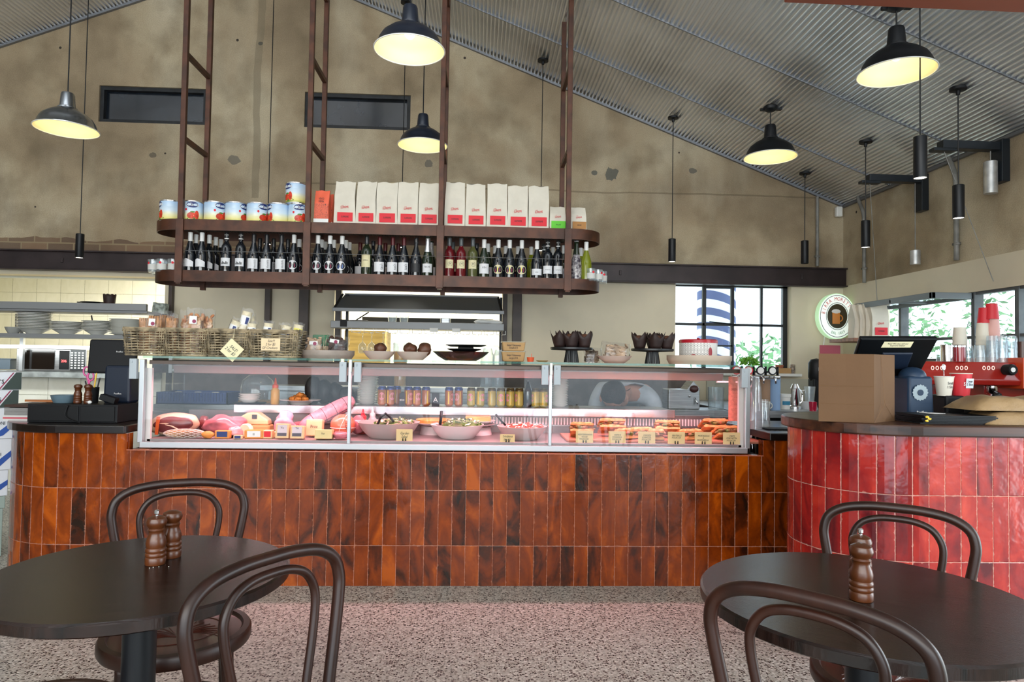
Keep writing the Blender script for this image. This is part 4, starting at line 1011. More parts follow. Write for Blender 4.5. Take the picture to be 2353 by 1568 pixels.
# ================================================================= LAMPS
INNER = mat('cream_enamel_inside', '#F3EDC6', 0.5)
BULB = mat('lamp_bulb', (1, 0.9, 0.6), 0.5, emis=(1.0, 0.86, 0.42), es=7)
SILVB = mat('shiny_gunmetal', (0.34, 0.36, 0.38), 0.16, 0.95)
def pendant(lab, px, py, z, R, enamel):
    p = PZ(px, py, z); rz = roofz(p.x)-0.012
    t = thing('pendant_lamp', lab, 'lamp', (p.x, p.y, z), 0, 'enamel pendant lamps')
    k = R/0.205
    pr = [(0.205, 0.0), (0.206, 0.006), (0.190, 0.022), (0.178, 0.055), (0.160, 0.085), (0.120, 0.118), (0.080, 0.140), (0.062, 0.150), (0.062, 0.156), (0.050, 0.162), (0.043, 0.25), (0.038, 0.262), (0.006, 0.265)]
    b = MB(); b.openlathe([(r*k, zz*k) for r, zz in pr], 56); b.build('lamp_shade', enamel, t, smooth=True)
    pi = [(0.203, 0.001), (0.187, 0.021), (0.174, 0.053), (0.156, 0.082), (0.116, 0.114), (0.076, 0.134), (0.04, 0.142), (0, 0.142)]
    b = MB(); b.openlathe([(r*k, zz*k) for r, zz in pi], 56); b.build('inner_shade', INNER, t, smooth=True)
    b = MB(); n = 64; b.tube([(0.205*k*math.cos(2*PI*i/n), 0.205*k*math.sin(2*PI*i/n), 0.001) for i in range(n)], 0.0038, 6, closed=True); b.build('white_rim', WHITEP, t, smooth='all')
    b = MB(); b.ell((0, 0, 0.105*k), (0.03, 0.03, 0.035), 16, 10); b.build('bulb', BULB, t, smooth='all')
    b = MB(); b.tube([(0, 0, 0.26*k), (0, 0, rz-z)], 0.0045, 6); b.build('cord', BLACKM, t)
    b = MB(); b.lathe([(0.0, -0.055), (0.03, -0.05), (0.052, -0.035), (0.055, -0.012), (0.04, 0), (0, 0)], 20, (0, 0, rz-z)); b.box((0.06, 0, rz-z-0.022), (0.06, 0.03, 0.03)); b.box((-0.05, 0.02, rz-z-0.03), (0.05, 0.02, 0.02)); b.build('ceiling_mount', BLACKM, t, smooth=True)
    l = bpy.data.lights.new('bulb_light', 'POINT'); l.energy = 1.5; l.color = (1.0, 0.84, 0.50); l.shadow_soft_size = 0.03
    o = bpy.data.objects.new('bulb_light', l); COL.objects.link(o); o.location = (p.x, p.y, z+0.060*k)
    return t
pendant('shiny gunmetal enamel pendant lamp hanging at the far left', 153, 298, 2.95, 0.215, SILVB)
pendant('large dark blue enamel pendant lamp, top centre, nearest of the middle two', 941, 116, 2.95, 0.190, NAVYB)
pendant('smaller dark enamel pendant lamp hanging below and behind the large top centre one', 971, 335, 2.95, 0.193, NAVYB)
pendant('black enamel pendant lamp under the roof, right of centre beside the hanging shelf', 1770, 362, 2.95, 0.205, BLACKM)
pendant('large black enamel pendant lamp nearest the top right corner', 2060, 168, 2.95, 0.205, BLACKM)
SPOTE = mat('downlight_glow', (1, 1, 0.95), 0.5, emis=(1.0, 0.93, 0.78), es=7)
def tube_lamp(lab, px, y, z, h=0.215, lit=True):
    p = PY(px, 600, y); x = p.x; rz = roofz(x)-0.012
    t = thing('cylinder_pendant_lamp', lab, 'lamp', (x, y, z), 0, 'slim black cylinder pendant lamps')
    b = MB(); b.openlathe([(0.033, 0), (0.034, 0.002), (0.034, h-0.003), (0.030, h), (0, h)], 28); b.build('lamp_body', BLACKM, t, smooth=True)
    b = MB(); b.lathe([(0.031, 0.004), (0.031, 0.006)], 24); b.build('lamp_lens', SPOTE if lit else CHROME, t)
    b = MB(); b.tube([(0, 0, h), (0, 0, rz-z)], 0.004, 6); b.build('cord', BLACKM, t)
    b = MB(); b.lathe([(0.0, -0.05), (0.012, -0.048), (0.014, -0.022), (0.05, -0.018), (0.05, 0), (0, 0)], 18, (0, 0, rz-z)); b.build('ceiling_mount', BLACKM, t, smooth=True)
    if lit:
        l = bpy.data.lights.new('downlight', 'SPOT'); l.energy = 5; l.color = (1, 0.88, 0.7); l.spot_size = math.radians(70); l.spot_blend = 0.6; l.shadow_soft_size = 0.03
        o = bpy.data.objects.new('downlight', l); COL.objects.link(o); o.location = (x, y, z-0.004)
tube_lamp('slim black cylinder lamp above the left kitchen pass', 182, 6.2, ZA(182, 593, 6.2))
tube_lamp('slim black cylinder lamp on a cord that drops behind the tomato tins', 613, 6.2, 2.29)
tube_lamp('slim black cylinder lamp on a cord that drops behind the white coffee bags', 921, 6.2, 2.29)
tube_lamp('slim black cylinder lamp on a cord just left of the fourth shelf post', 1241, 6.2, 2.29)
tube_lamp('slim black cylinder lamp right of the hanging shelf, in front of the cream wall', 1544, 6.24, ZA(1544, 602, 6.24))
tube_lamp('slim black cylinder lamp just left of the grey wall conduit near the corner', 1849, 6.23, ZA(1849, 606, 6.23), lit=False)
tube_lamp('slim black cylinder lamp in front of the first wall bracket', 1989, 5.27, ZA(1989, 569, 5.27))
tube_lamp('slim black cylinder lamp in front of the second conduit on the right wall', 2203, 4.21, ZA(2203, 502, 4.21))
tube_lamp('largest, nearest slim black cylinder lamp at the right', 2115, 3.6, ZA(2115, 410, 3.6), 0.232)

# ---- conduits, brackets, counterweights on the right
PIPE = mat('grey_conduit', '#7E7D78', 0.5, ns=10, nv=0.15)
def PX(px, py, x):
    v = ray(px, py); p = v*(x/v[0]); return Vector((x, p[1], p[2]+CAMH))
b = MB(); a = PY(1878, 452, WY-0.03); c = PY(1878, 612, WY-0.03); b.tube([a, c], 0.016, 8); b.box((c+a)/2+Vector((0, 0.0, -0.25)), (0.05, 0.03, 0.018))
tag(b.build('wall_conduit', PIPE, None, smooth=True), 'straight grey conduit pipe on the back wall near the corner', 'pipe', 'grey conduits')
def pipe(lab, pts, r=0.017):
    P = [PX(q[0], q[1], WX-0.03) for q in pts]; b = MB(); b.tube(cround(P, 5), r, 8)
    for k in (0.75,):
        q = P[-2]+(P[-1]-P[-2])*k; b.box(q, (0.03, 0.055, 0.018))
    tag(b.build('wall_conduit', PIPE, None, smooth='all'), lab, 'pipe', 'grey conduits')
pipe('bent grey conduit pipe on the right wall nearest the corner', [(1971, 452), (1975, 466), (1983, 488), (1985, 520), (1986, 650)])
pipe('bent grey conduit pipe on the right wall with a hooked foot, beside the big bracket', [(2180, 360), (2186, 378), (2195, 405), (2197, 450), (2198, 598)], 0.019)
b = MB(); p = PY(1927, 487, WY-0.06); b.box((0, 0, 0), (0.062, 0.05, 0.10)); tag(b.build('alarm_sensor', WHITEP, None, p, bevel=0.01), 'small white alarm sensor in the corner under the roof', 'sensor')
def bracket(lab, xpx, ytop, ybot, armpx, army, yhere):
    w = PX(xpx, (ytop+ybot)/2, WX-0.05); Y = w.y
    t = thing('pulley_bracket', lab, 'bracket', (0, 0, 0), 0, 'steel pulley brackets on the right wall')
    z0 = PX(xpx, ybot, WX-0.05).z; z1 = PX(xpx, ytop, WX-0.05).z
    b = MB(); b.span((WX-0.06, Y-0.05, z0), (WX-0.002, Y+0.05, z1+0.02)); b.build('wall_plate', mat('slate_steel', '#1D2329', 0.4, 0.2), t, bevel=0.003)
    e = PY(armpx, army, Y); b = MB(); b.span((e.x, Y-0.035, e.z-0.028), (WX-0.03, Y+0.035, e.z+0.028)); b.span((e.x-0.06, Y-0.03, e.z-0.045), (e.x+0.10, Y+0.03, e.z-0.022)); b.build('arm', MATS['slate_steel'], t, bevel=0.003)
    return Y, e
Y1, e1 = bracket('dark steel bracket on the right wall nearer the corner', 2112, 408, 486, 1993, 410, 0)
Y2, e2 = bracket('dark steel bracket on the right wall at the far right, holding the long silver counterweight', 2293, 330, 420, 2160, 334, 0)
def weight(lab, px, y0, y1, Y, r, ztop):
    a = PY(px, y0, Y); c = PY(px, y1, Y)
    t = thing('counterweight', lab, 'counterweight', (a.x, Y, c.z), 0, 'silver window counterweights')
    b = MB(); b.lathe([(r, 0), (r, a.z-c.z-0.004), (r-0.006, a.z-c.z), (0.0, a.z-c.z)], 28); b.build('weight_body', mat('cast_aluminium', (0.55, 0.56, 0.56), 0.45, 0.7, ns=20, nv=0.1), t, smooth=True)
    b = MB(); b.tube([(0, 0, a.z-c.z), (0, 0, ztop-c.z)], 0.004, 6); b.build('chain', PIPE, t)
weight('long silver cylinder counterweight hanging from the far right bracket', 2276, 371, 445, Y2, 0.042, e2.z-0.03)
weight('small silver cylinder counterweight hanging low under the first bracket', 2103, 575, 608, Y1, 0.038, e1.z-0.03)
# open window sash held by two wires
s = [PZ(1995, 703, 1.80), PZ(2140, 680, 1.80)]; xin = 3.30; ya, yb = 4.83, 5.85
t = thing('open_window_sash', 'grey steel window sash swung inward and hung level on two thin wires', 'window sash', (0, 0, 0))
FR = mat('grey_sash_paint', '#6C7479', 0.45)
b = MB()
for a, c in (((xin, ya, 1.785), (xin+0.03, yb, 1.83)), ((xin, ya, 1.785), (WX+0.03, ya+0.03, 1.83)), ((xin, yb-0.03, 1.785), (WX+0.03, yb, 1.83)), ((WX, ya, 1.785), (WX+0.03, yb, 1.83)), ((xin, (ya+yb)/2-.012, 1.79), (WX+0.03, (ya+yb)/2+.012, 1.82))): b.span(a, c)
b.build('sash_frame', FR, t, bevel=0.003)
b = MB(); b.span((xin+0.02, ya+0.02, 1.80), (WX+0.02, yb-0.02, 1.804)); b.build('pane', GLASS, t)
for k, (e, px, py, yy) in enumerate(((e1, 2070, 686, 5.35), (e2, 2262, 650, 4.5))):
    q = Vector((xin+0.02, 5.55, 1.83)) if k == 0 else Vector((WX-0.05, 4.55, 1.88)); b = MB(); b.tube([e+Vector((0.02, 0, -0.02)), q], 0.0028, 6); b.build('wire', PIPE, t)
# ================================================================= ON TOP OF THE CASE
WICK = mat('grey_willow', '#9A8A6E', 0.75, ns=22, nv=0.32)
def basket(w, d, h):
    t = thing('wicker_basket', 'x', 'basket', (0, 0, 0))
    b = MB(); rows = 10; per = []
    def ring(z, off, ph, amp, r, kk=34):
        f = 1-0.10*(1-z/h); P = rrect(w*f, d*f, 0.03, 4); Q = []
        # resample
        L = [0]
        for i in range(len(P)): L.append(L[-1]+math.dist(P[i], P[(i+1) % len(P)]))
        n = kk*2
        for i in range(n):
            s = L[-1]*i/n; j = max(q for q in range(len(P)) if L[q] <= s); t_ = (s-L[j])/(L[j+1]-L[j]); a = P[j]; c = P[(j+1) % len(P)]
            x = a[0]+(c[0]-a[0])*t_; y = a[1]+(c[1]-a[1])*t_; k = 1+(amp*(1 if (i+ph) % 2 else -1)+off)/max(0.05, math.hypot(x, y))
            Q.append((x*k, y*k, z+0.0015*math.sin(i*1.7+ph)))
        b.tube(Q, r, 5, closed=True)
    for k in range(rows): ring(0.006+k*(h-0.022)/(rows-1), 0, k % 2, 0.0050, 0.0050, 20)
    wv_ = b; b = MB()
    n = 60
    for q, (dz, rr) in enumerate(((0, 0.006), (0.007, 0.006))):
        P = rrect(w, d, 0.03, 5); b.tube([(x*(1+0.01*math.sin(i*2.2+q*2)), y*(1+0.01*math.sin(i*2.2+q*2)), h-0.008+dz+0.003*math.sin(i*1.9+q*3)) for i, (x, y) in enumerate(P)], rr, 6, closed=True)
    P = rrect(w*0.9, d*0.9, 0.03, 5)
    b.tube([(x, y, 0.006) for x, y in P], 0.007, 6, closed=True); b.build('rim', WICK, t, smooth='all')
    b = MB(); b.prism(rrect(w*0.88, d*0.88, 0.03, 4), 0.003, 0.010); b.build('base', WICK, t)
    b = wv_
    P = rrect(w, d, 0.03, 4)
    for i in range(0, len(P)): x, y = P[i]; b.tube([(x*0.9, y*0.9, 0.005), (x, y, h-0.006)], 0.003, 4)
    for i in range(7):
        x = -w/2+w*(i+0.5)/7
        for sy in (-1, 1): b.tube([(x*0.9, sy*d/2*0.9, 0.005), (x, sy*d/2, h-0.006)], 0.003, 4)
    b.build('woven_side', WICK, t, smooth='all')
    return t
BSK = basket(0.245, 0.23, 0.158); BYc = 4.10
bsk = []
for i, (px, lab) in enumerate(((349, 'grey wicker basket of sesame cracker packets, leftmost of four'), (441, 'grey wicker basket of nutty biscuit packets, second of four'), (536, 'grey wicker basket of rice cracker tubes with a hanging diamond sale tag'), (637, 'grey wicker basket with the square sale card, rightmost of four'))):
    o = BSK if i == 0 else dup(BSK); o.location = (XA(px, BYc), BYc, GZ); o['label'] = lab; o['group'] = 'wicker baskets on the case'; bsk.append(o)
    if i == 3: o.scale = (1.17, 1, 1)
def packet(lab, loc, w, h, d, colm, rz=0, tilt=0, roll=0, kind='sticks', group='clear packets in the baskets', card=True, seed=0, cardcol=None, cf=0.74):
    t = thing('snack_packet', lab, 'packet', loc, rz, group); t.rotation_euler = (tilt, roll, rz)
    q = random.Random(seed); b = MB()
    if kind == 'sticks':
        for i in range(13):
            x = -w*0.4+w*0.8*i/12; b.tube([(x, q.uniform(-d*.2, d*.2), 0.005), (x+q.uniform(-.006, .006), q.uniform(-d*.25, d*.25), h*0.90)], 0.0055, 5)
        b.box((0, 0, h*0.43), (w*0.74, d*0.42, h*0.8))
    elif kind == 'rings':
        b.lathe([(0.0, 0.004), (w*0.40, 0.006)]+[(w*(0.42 if k % 2 else 0.38), 0.006+h*0.90*(k+1)/18) for k in range(18)]+[(0, h*0.92)], 18)
    else:
        b.box((0, 0, h*0.42), (w*0.66, d*0.34, h*0.76))
        for i in range(46): b.ell((q.uniform(-w*.38, w*.38), q.uniform(-d*.3, d*.3), h*0.06+q.random()*h*0.80), (w*.10, d*.2, h*.06), 8, 5, rot=Matrix.Rotation(q.uniform(-1, 1), 3, 'Y'))
    b.build('contents', colm, t, smooth=True)
    b = MB(); vs = []; n = 16
    for j in range(9):
        s = j/8; r = (0.46 if s < .8 else 0.46*(1.2-s)*2.0+0.05) if True else 0
        dd = d*0.5*(1 if s < .7 else max(0.06, 1-(s-.7)/.28))
        for i in range(n):
            a = 2*PI*i/n; k = 1+0.10*mnoise.noise(Vector((math.cos(a)*2+seed, math.sin(a)*2, s*5)))
            c_, s_ = math.cos(a), math.sin(a); pw = 0.6
            vs.append((math.copysign(abs(c_)**pw, c_)*w*0.5*k*(1.0 if s < .8 else 1.02), math.copysign(abs(s_)**pw, s_)*dd*1.05*k, h*s*(1+0.03*math.sin(i*2.1)*(s > .9))))
    b.add(vs, [(j*n+i, j*n+(i+1) % n, (j+1)*n+(i+1) % n, (j+1)*n+i) for j in range(8) for i in range(n)])
    b.build('clear_wrap', FILM, t, smooth='all')
    if card:
        b = MB()
        if kind == 'rings': patch(b, w*0.455, -0.9, 0.9, h*0.60, h*0.82, 8); b.build('paper_label', cardcol or WHITE, t); bb_ = MB(); patch(bb_, w*0.46, 0.15, 0.7, h*0.63, h*0.79, 4); bb_.build('dark_print', NAVY, t)
        else:
            b.box((0, -d*0.56, h*cf), (w*0.42, 0.001, h*0.17)); b.build('paper_label', cardcol or WHITE, t)
            b = MB(); b.lathe([(0.011, -0.0006), (0.011, 0.0006)], 14); e = b.build('round_print', mat('plum_print', '#8E2A50', 0.5), t, (w*0.07, -d*0.56-0.0012, h*(cf-0.03))); e.rotation_euler = (PI/2, 0, 0)
    return t
SES = mat('sesame_stick', '#B9875C', 0.7, ns=30, nv=0.25); NUT = mat('nutty_biscuit', '#B0714B', 0.7, ns=24, nv=0.4, col2='#D9B48A'); RICE = mat('rice_cracker', '#D9CDB0', 0.7, ns=30, nv=0.1)
def P_(px, py, y): return PY(px, py, y)
bz = GZ+0.012
def inb(px, dy, z=0.0): return (XA(px, BYc+dy), BYc+dy, bz+z)
packet('clear packet of sesame sticks with a white label, front left of the first basket', inb(347, -.05), 0.085, 0.245, 0.05, SES, 0, -0.02, 0.05, seed=1)
packet('clear packet of sesame sticks behind the labelled one in the first basket', inb(370, 0.03), 0.085, 0.255, 0.05, SES, 0.1, 0, 0.10, card=False, seed=2)
packet('clear packet of sesame sticks standing at the right of the first basket', inb(390, -.02), 0.075, 0.235, 0.045, SES, -0.2, 0, 0.04, card=False, seed=3)
packet('clear packet of sesame sticks at the far left of the first basket', inb(331, 0.05), 0.06, 0.235, 0.05, SES, 0.2, 0, 0.0, card=False, seed=4)
packet('large clear packet of nutty biscuits with a white label, front of the second basket', inb(443, -.05), 0.10, 0.27, 0.05, NUT, 0, 0, 0.03, kind='nuts', seed=5)
packet('clear packet of nutty biscuits, right side of the second basket', inb(469, 0.0), 0.09, 0.27, 0.05, NUT, -0.15, 0, 0.06, kind='nuts', card=False, seed=6)
packet('clear packet of nutty biscuits, back left of the second basket', inb(425, 0.04), 0.08, 0.265, 0.05, NUT, 0.15, 0, 0.02, kind='nuts', card=False, seed=7)
packet('tube packet of rice crackers standing tallest in the third basket', inb(545, -.04, .03), 0.070, 0.25, 0.055, RICE, 0.2, 0, 0.22, kind='rings', seed=8)
packet('tube packet of rice crackers leaning at the left of the third basket', inb(516, -.04, .0), 0.066, 0.23, 0.055, RICE, -0.2, 0, 0.35, kind='rings', seed=9)
packet('tube packet of rice crackers, low at the right of the third basket', inb(570, -.05, .0), 0.066, 0.20, 0.055, RICE, 0.3, 0, 0.10, kind='rings', seed=10)
packet('tube packet of rice crackers, plain one at the back of the third basket', inb(580, 0.04, .02), 0.066, 0.23, 0.055, RICE, 0.3, 0, -0.1, kind='rings', card=False, seed=11)
packet('small tube packet of crackers, left in the fourth basket', inb(608, -.04, .0), 0.066, 0.205, 0.055, RICE, 0.1, 0, 0.1, kind='rings', seed=12)
packet('small tube packet of crackers, middle of the fourth basket', inb(640, -.03, .0), 0.066, 0.195, 0.055, RICE, 0.3, 0, 0.25, kind='rings', seed=13)
packet('tube packet of crackers with a yellow label, right in the fourth basket', inb(673, -.02, .0), 0.068, 0.200, 0.055, RICE, 0.3, 0, 0.15, kind='rings', seed=14, cardcol=mat('pale_yellow_label', '#E6DC6A', 0.6))
packet('small tube packet of crackers at the back of the fourth basket', inb(655, 0.06, .0), 0.066, 0.20, 0.055, RICE, 0.3, 0, -0.05, kind='rings', card=False, seed=15)
# hand written cards
def card(name, lab, loc, w, h, lines, size, spin=0, tilt=0, group=None, m=PAPER, cat='card', rz=0, sx=0.8, pins=False, it=0.2):
    t = thing(name, lab, cat, loc, rz, group)
    b = MB(); ca, sa = math.cos(spin), math.sin(spin)
    q = [(x*ca-z*sa, x*sa+z*ca) for x, z in ((-w/2, -h/2), (w/2, -h/2), (w/2, h/2), (-w/2, h/2))]
    b.prismY(q, 0, 0.0015); b.build('card', m, t)
    text(lines, size, INK, t, (0, -0.0008, 0), spin=spin, sx=sx, italic=it)
    if pins:
        b = MB()
        for x in (-0.008, 0.008): b.lathe([(0.004, 0), (0.0028, 0.010), (0.003, 0.014), (0.0, 0.018)], 8, (x, -0.006, -h/2))
        b.build('card_clip', BLACKP, t)
    return t
p = PY(533, 805, 3.955)
t = card('sale_tag', 'cream diamond shaped tag reading SALE 2 for $5 hung on the third basket', (p.x, 3.955, p.z), 0.096, 0.096, 'SALE!\n2 for $5', 0.026, spin=-0.72, cat='tag')
b = MB(); b.tube([(0.004, 0.0, 0.06), (0.006, 0.006, 0.09), (0.004, 0.02, 0.128)], 0.0012, 5); b.build('string', PAPER, t)
p = PY(622, 792, 3.975)
card('sale_card', 'cream square card reading Sale 2 for $5 GF Crackers on the fourth basket', (p.x, 3.974, p.z), 0.108, 0.070, 'Sale!!!\n2 for $5\nGF Crackers', 0.021, m=mat('peach_card', '#E8CFA8', 0.8))

def dish(name, lab, cat, x, y, z, r, h, m, rb=0.6, sy=1.0, rim=0.006, parts=True, group=None, flat=False):
    b = MB(); pr = [(0.0, 0), (r*rb, 0), (r*(rb+(1-rb)*0.55), h*0.45), (r, h), (r-rim, h), (r*(rb+(1-rb)*0.5)-rim, h*0.5), (r*rb-rim, rim), (0, rim)]
    if flat: pr = [(0, 0), (r*rb, 0), (r*0.97, h*0.35), (r, h*0.5), (r, h), (r-rim, h), (r-rim*1.5, h*0.4), (0, h*0.3)]
    b.lathe(pr, 48, sy=sy); o = b.build(name, m, None, (x, y, z), smooth=True); return tag(o, lab, cat, group)
PINKC = mat('blush_stoneware', '#CDBBB0', 0.5); STONE = mat('taupe_stoneware', '#A3948A', 0.55, ns=20, nv=0.06); 
TYq = 4.22
dish('round_tray', 'shallow taupe tray of clear packets beside the last basket', 'tray', XA(752, TYq), TYq, GZ, 0.162, 0.050, STONE, 0.9, flat=True)
BISC = mat('pale_biscuit', '#C8A98A', 0.7, ns=20, nv=0.2); CHOC = mat('dark_biscuit', '#4A3028', 0.7, ns=20, nv=0.3)
packet('clear packet of pale biscuits with a white label, left on the taupe tray', (XA(724, TYq), TYq-0.03, GZ+0.018), 0.115, 0.125, 0.07, BISC, 0.1, 0, 0, kind='nuts', group='packets on the taupe tray', seed=20, cf=0.6)
packet('clear packet of dark biscuits with a tilted white label, right on the taupe tray', (XA(772, TYq), TYq-0.02, GZ+0.02), 0.14, 0.125, 0.09, CHOC, -0.2, 0, 0.15, kind='nuts', group='packets on the taupe tray', seed=21, cf=0.7)
b = MB(); b.box((0, 0, 0.0), (0.10, 0.07, 0.07)); tag(b.build('punnet', mat('green_plastic', '#2F7A52', 0.5), None, (XA(738, 4.38), 4.38, GZ+0.115), bevel=0.006), 'small dark green plastic punnet behind the biscuit packets', 'punnet')
b = MB(); b.box((0, 0, 0), (0.11, 0.08, 0.079)); tag(b.build('carton', BISC, None, (XA(738, 4.38), 4.38, GZ+0.0395), bevel=0.004), 'plain carton under the green punnet behind the biscuit packets', 'carton')
LOAF = mat('dark_crusty_bread', '#5C3420', 0.5, ns=9, nv=0.5, bump=0.3, bs=30, col2='#2A1710')
for i, (px, w, lab) in enumerate(((871, 0.100, 'pale pink bowl holding one dark loaf, left of the pair'), (950, 0.105, 'pale pink bowl holding two dark loaves, right of the pair'))):
    dish('shallow_bowl', lab, 'bowl', XA(px, TYq), TYq, GZ, w, 0.050, PINKC, 0.55, group='pale pink bowls on the case')
for px, dx, lab in ((874, .038, 'dark crusty round loaf in the left pale pink bowl'), (942, .040, 'dark crusty loaf, left one in the right pale pink bowl'), (975, .043, 'dark crusty loaf, right one in the right pale pink bowl')):
    b = MB(); b.ell((0, 0, 0), (dx, 0.045, 0.040), 24, 14, jit=0.25, seed=px); tag(b.build('bread_loaf', LOAF, None, (XA(px, TYq-0.01*(px > 960)), TYq-0.01*(px > 960), GZ+0.064), smooth='all'), lab, 'bread', 'dark loaves in the pink bowls')
MARO = mat('dark_maroon_glaze', '#2A0D0B', 0.15, coat=0.6)
dish('oval_platter', 'large shallow dark maroon platter on the case', 'platter', XA(1059, TYq), TYq, GZ, 0.175, 0.056, MARO, 0.55, sy=0.7)
b = MB(); b.lathe([(0, 0), (0.07, 0.0), (0.105, 0.012), (0.107, 0.014), (0.10, 0.016), (0.068, 0.005), (0, 0.005)], 40); tag(b.build('black_plate', BLACKP, None, (XA(1066, TYq), TYq, GZ+0.058), smooth=True), 'black plate lying across the maroon platter', 'plate')
b = MB(); b.lathe([(0, 0), (0.10, 0.0), (0.13, 0.010), (0.13, 0.013), (0.0, 0.006)], 40, sy=0.8); b.v = [(x, y, z) for x, y, z in b.v]; o = b.build('black_plate', BLACKM, None, (XA(1070, 4.40), 4.40, GZ+0.09), smooth=True)
tag(o, 'second black plate further back behind the maroon platter', 'plate'); b = MB(); b.box((0, 0, 0), (0.10, 0.09, 0.089)); tag(b.build('carton', BLACKP, None, (XA(1070, 4.40), 4.40, GZ+0.0445), bevel=0.004), 'black carton under the rear black plate', 'carton')
KRAFT = mat('kraft_card', '#B08B5C', 0.75, ns=12, nv=0.05)
for i, (z, s, ln, lab) in enumerate(((0, 1.0, 'Salad Takeaway\nLarge $16', 'kraft takeaway tub reading Salad Takeaway Large $16, lower of two'), (0.063, 0.98, 'Salad Takeaway\nSmall $12', 'kraft takeaway tub reading Salad Takeaway Small $12, upper of two'))):
    t = thing('takeaway_tub', lab, 'tub', (XA(1179, 4.2), 4.2, GZ+z+0.0005*i), 0, 'kraft takeaway tubs')
    hh = 0.061 if i == 0 else 0.056
    b = MB(); b.box((0, 0, hh/2), (0.128, 0.10, hh), taper=1.13); b.build('tub_body', KRAFT, t, bevel=0.008)
    b = MB(); b.tube([(x*1.13, y*1.13, hh) for x, y in rrect(0.130, 0.102, 0.02)], 0.003, 6, closed=True); b.build('clear_lid', glassy('lid_film', (1, 1, 1), 1.2, 0.1, 0.4, (0.7, 0.65, 0.5)), t)
    text(ln, 0.017, INK, t, (0, -0.058, hh*0.5), tilt=0.10*0, sx=0.8, italic=0.15)
b = MB(); b.openlathe([(0, 0.002), (0.018, 0), (0.023, 0.028), (0.021, 0.028), (0.017, 0.004), (0, 0.004)], 20); b.tube([(0.004, 0, 0.005), (0.006, 0, 0.05)], 0.002, 5); tag(b.build('sauce_cup', mat('orange_plastic', '#D9562B', 0.4), None, (XA(1219, 4.1), 4.1, GZ), smooth=True), 'tiny orange cup with a stick beside the kraft tubs', 'cup')
dish('small_plate', 'small yellowish plate between the orange cup and first cake stand', 'plate', XA(1246, 4.15), 4.15, GZ, 0.038, 0.010, mat('mustard_plate', '#A8945E', 0.5), 0.6)
# cake stands and muffins
CSB = mat('black_ribbed_stand', '#101114', 0.4)
def stand(lab, px):
    t = thing('cake_stand', lab, 'cake stand', (XA(px, TYq), TYq, GZ), 0, 'black cake stands')
    b = MB(); b.openlathe([(0.046, 0), (0.046, 0.004), (0.036, 0.070), (0.038, 0.076)], 96, wave=lambda a, z: 1+0.03*math.cos(24*a)); b.build('fluted_base', CSB, t, smooth=True)
    b = MB(); b.lathe([(0.03, 0.074), (0.125, 0.078), (0.132, 0.082), (0.132, 0.092), (0.128, 0.094), (0.0, 0.090)], 56); b.build('stand_plate', CSB, t, smooth=True)
    return t
stand('black ribbed cake stand crowded with muffins, left of two', 1313); stand('black ribbed cake stand with muffins beside the red tin, right of two', 1499)
WRAP = mat('dark_brown_paper', '#2A1612', 0.6, ns=12, nv=0.15); CAKE = mat('muffin_top', '#5A3420', 0.75, ns=30, nv=0.3, bump=0.4, bs=60)
def make_muffin():
    t = thing('muffin', 'x', 'muffin', (0, 0, 0)); b = MB(); n = 48; vs = []
    for j in range(5):
        s = j/4
        for i in range(n):
            a = 2*PI*i/n; f = abs(((a/(2*PI)*4) % 1)-0.5)*2; r = 0.031+0.016*s+0.012*s*f*(1 if j > 3 else 0.3); z = 0.060*s+(0.042*(f**1.4) if j == 4 else 0.006*f*s)
            fold = 1-0.05*(1-f)*s; vs.append((r*fold*math.cos(a), r*fold*math.sin(a), z))
    b.add(vs, [(j*n+i, j*n+(i+1) % n, (j+1)*n+(i+1) % n, (j+1)*n+i) for j in range(4) for i in range(n)]+[tuple(range(n-1, -1, -1))])
    b.build('paper_wrapper', WRAP, t, smooth='all', solid=0.0012)
    b = MB(); b.ell((0, 0, 0.062), (0.036, 0.036, 0.020), 20, 10, jit=0.15, seed=3); b.build('cake', CAKE, t, smooth='all')
    return t
m0 = make_muffin(); MZ = GZ+0.0945; first = True
ms = [(1313, [(-0.082, -0.05, 'front left'), (-0.012, -0.075, 'front middle'), (0.072, -0.055, 'front right'), (-0.045, 0.025, 'middle row left'), (0.035, 0.02, 'middle row right'), (-0.01, 0.09, 'rearmost')], 'the left cake stand'),
      (1499, [(-0.088, -0.03, 'left'), (0.0, -0.075, 'middle'), (0.082, -0.03, 'right'), (0.02, 0.06, 'rear')], 'the right cake stand')]
for px, L_, wh in ms:
    for dx, dy, w_ in L_:
        o = m0 if first else dup(m0); first = False
        o.location = (XA(px, TYq)+dx, TYq+dy, MZ); o.rotation_euler = (0, 0, rnd.uniform(0, 6)); o['label'] = 'dark muffin in pointed brown paper, %s on %s' % (w_, wh); o['group'] = 'muffins on the cake stands'
dish('shallow_bowl', 'pale pink bowl holding a clear bag of cookies between the cake stands', 'bowl', XA(1412, TYq), TYq, GZ, 0.108, 0.045, PINKC, 0.55, group='pale pink bowls on the case')
packet('big clear bag of almond cookies lying in the pink bowl between the cake stands', (XA(1412, TYq), TYq, GZ+0.03), 0.18, 0.10, 0.10, BISC, 0.1, 0, 0.1, kind='nuts', group='cookie bags between the cake stands', card=False, seed=30)
packet('clear bag of brown cookies standing just right of the left cake stand', (XA(1360, 4.28), 4.28, GZ), 0.115, 0.095, 0.08, mat('brown_cookie', '#6E5236', 0.7, ns=20, nv=0.3), 0, 0, 0, kind='nuts', group='cookie bags between the cake stands', card=False, seed=31)
dish('round_tray', 'wide cream tray under the red and white tin', 'tray', XA(1606, TYq), TYq, GZ, 0.198, 0.056, mat('cream_stoneware', '#C9B5A2', 0.5), 0.92, flat=True)
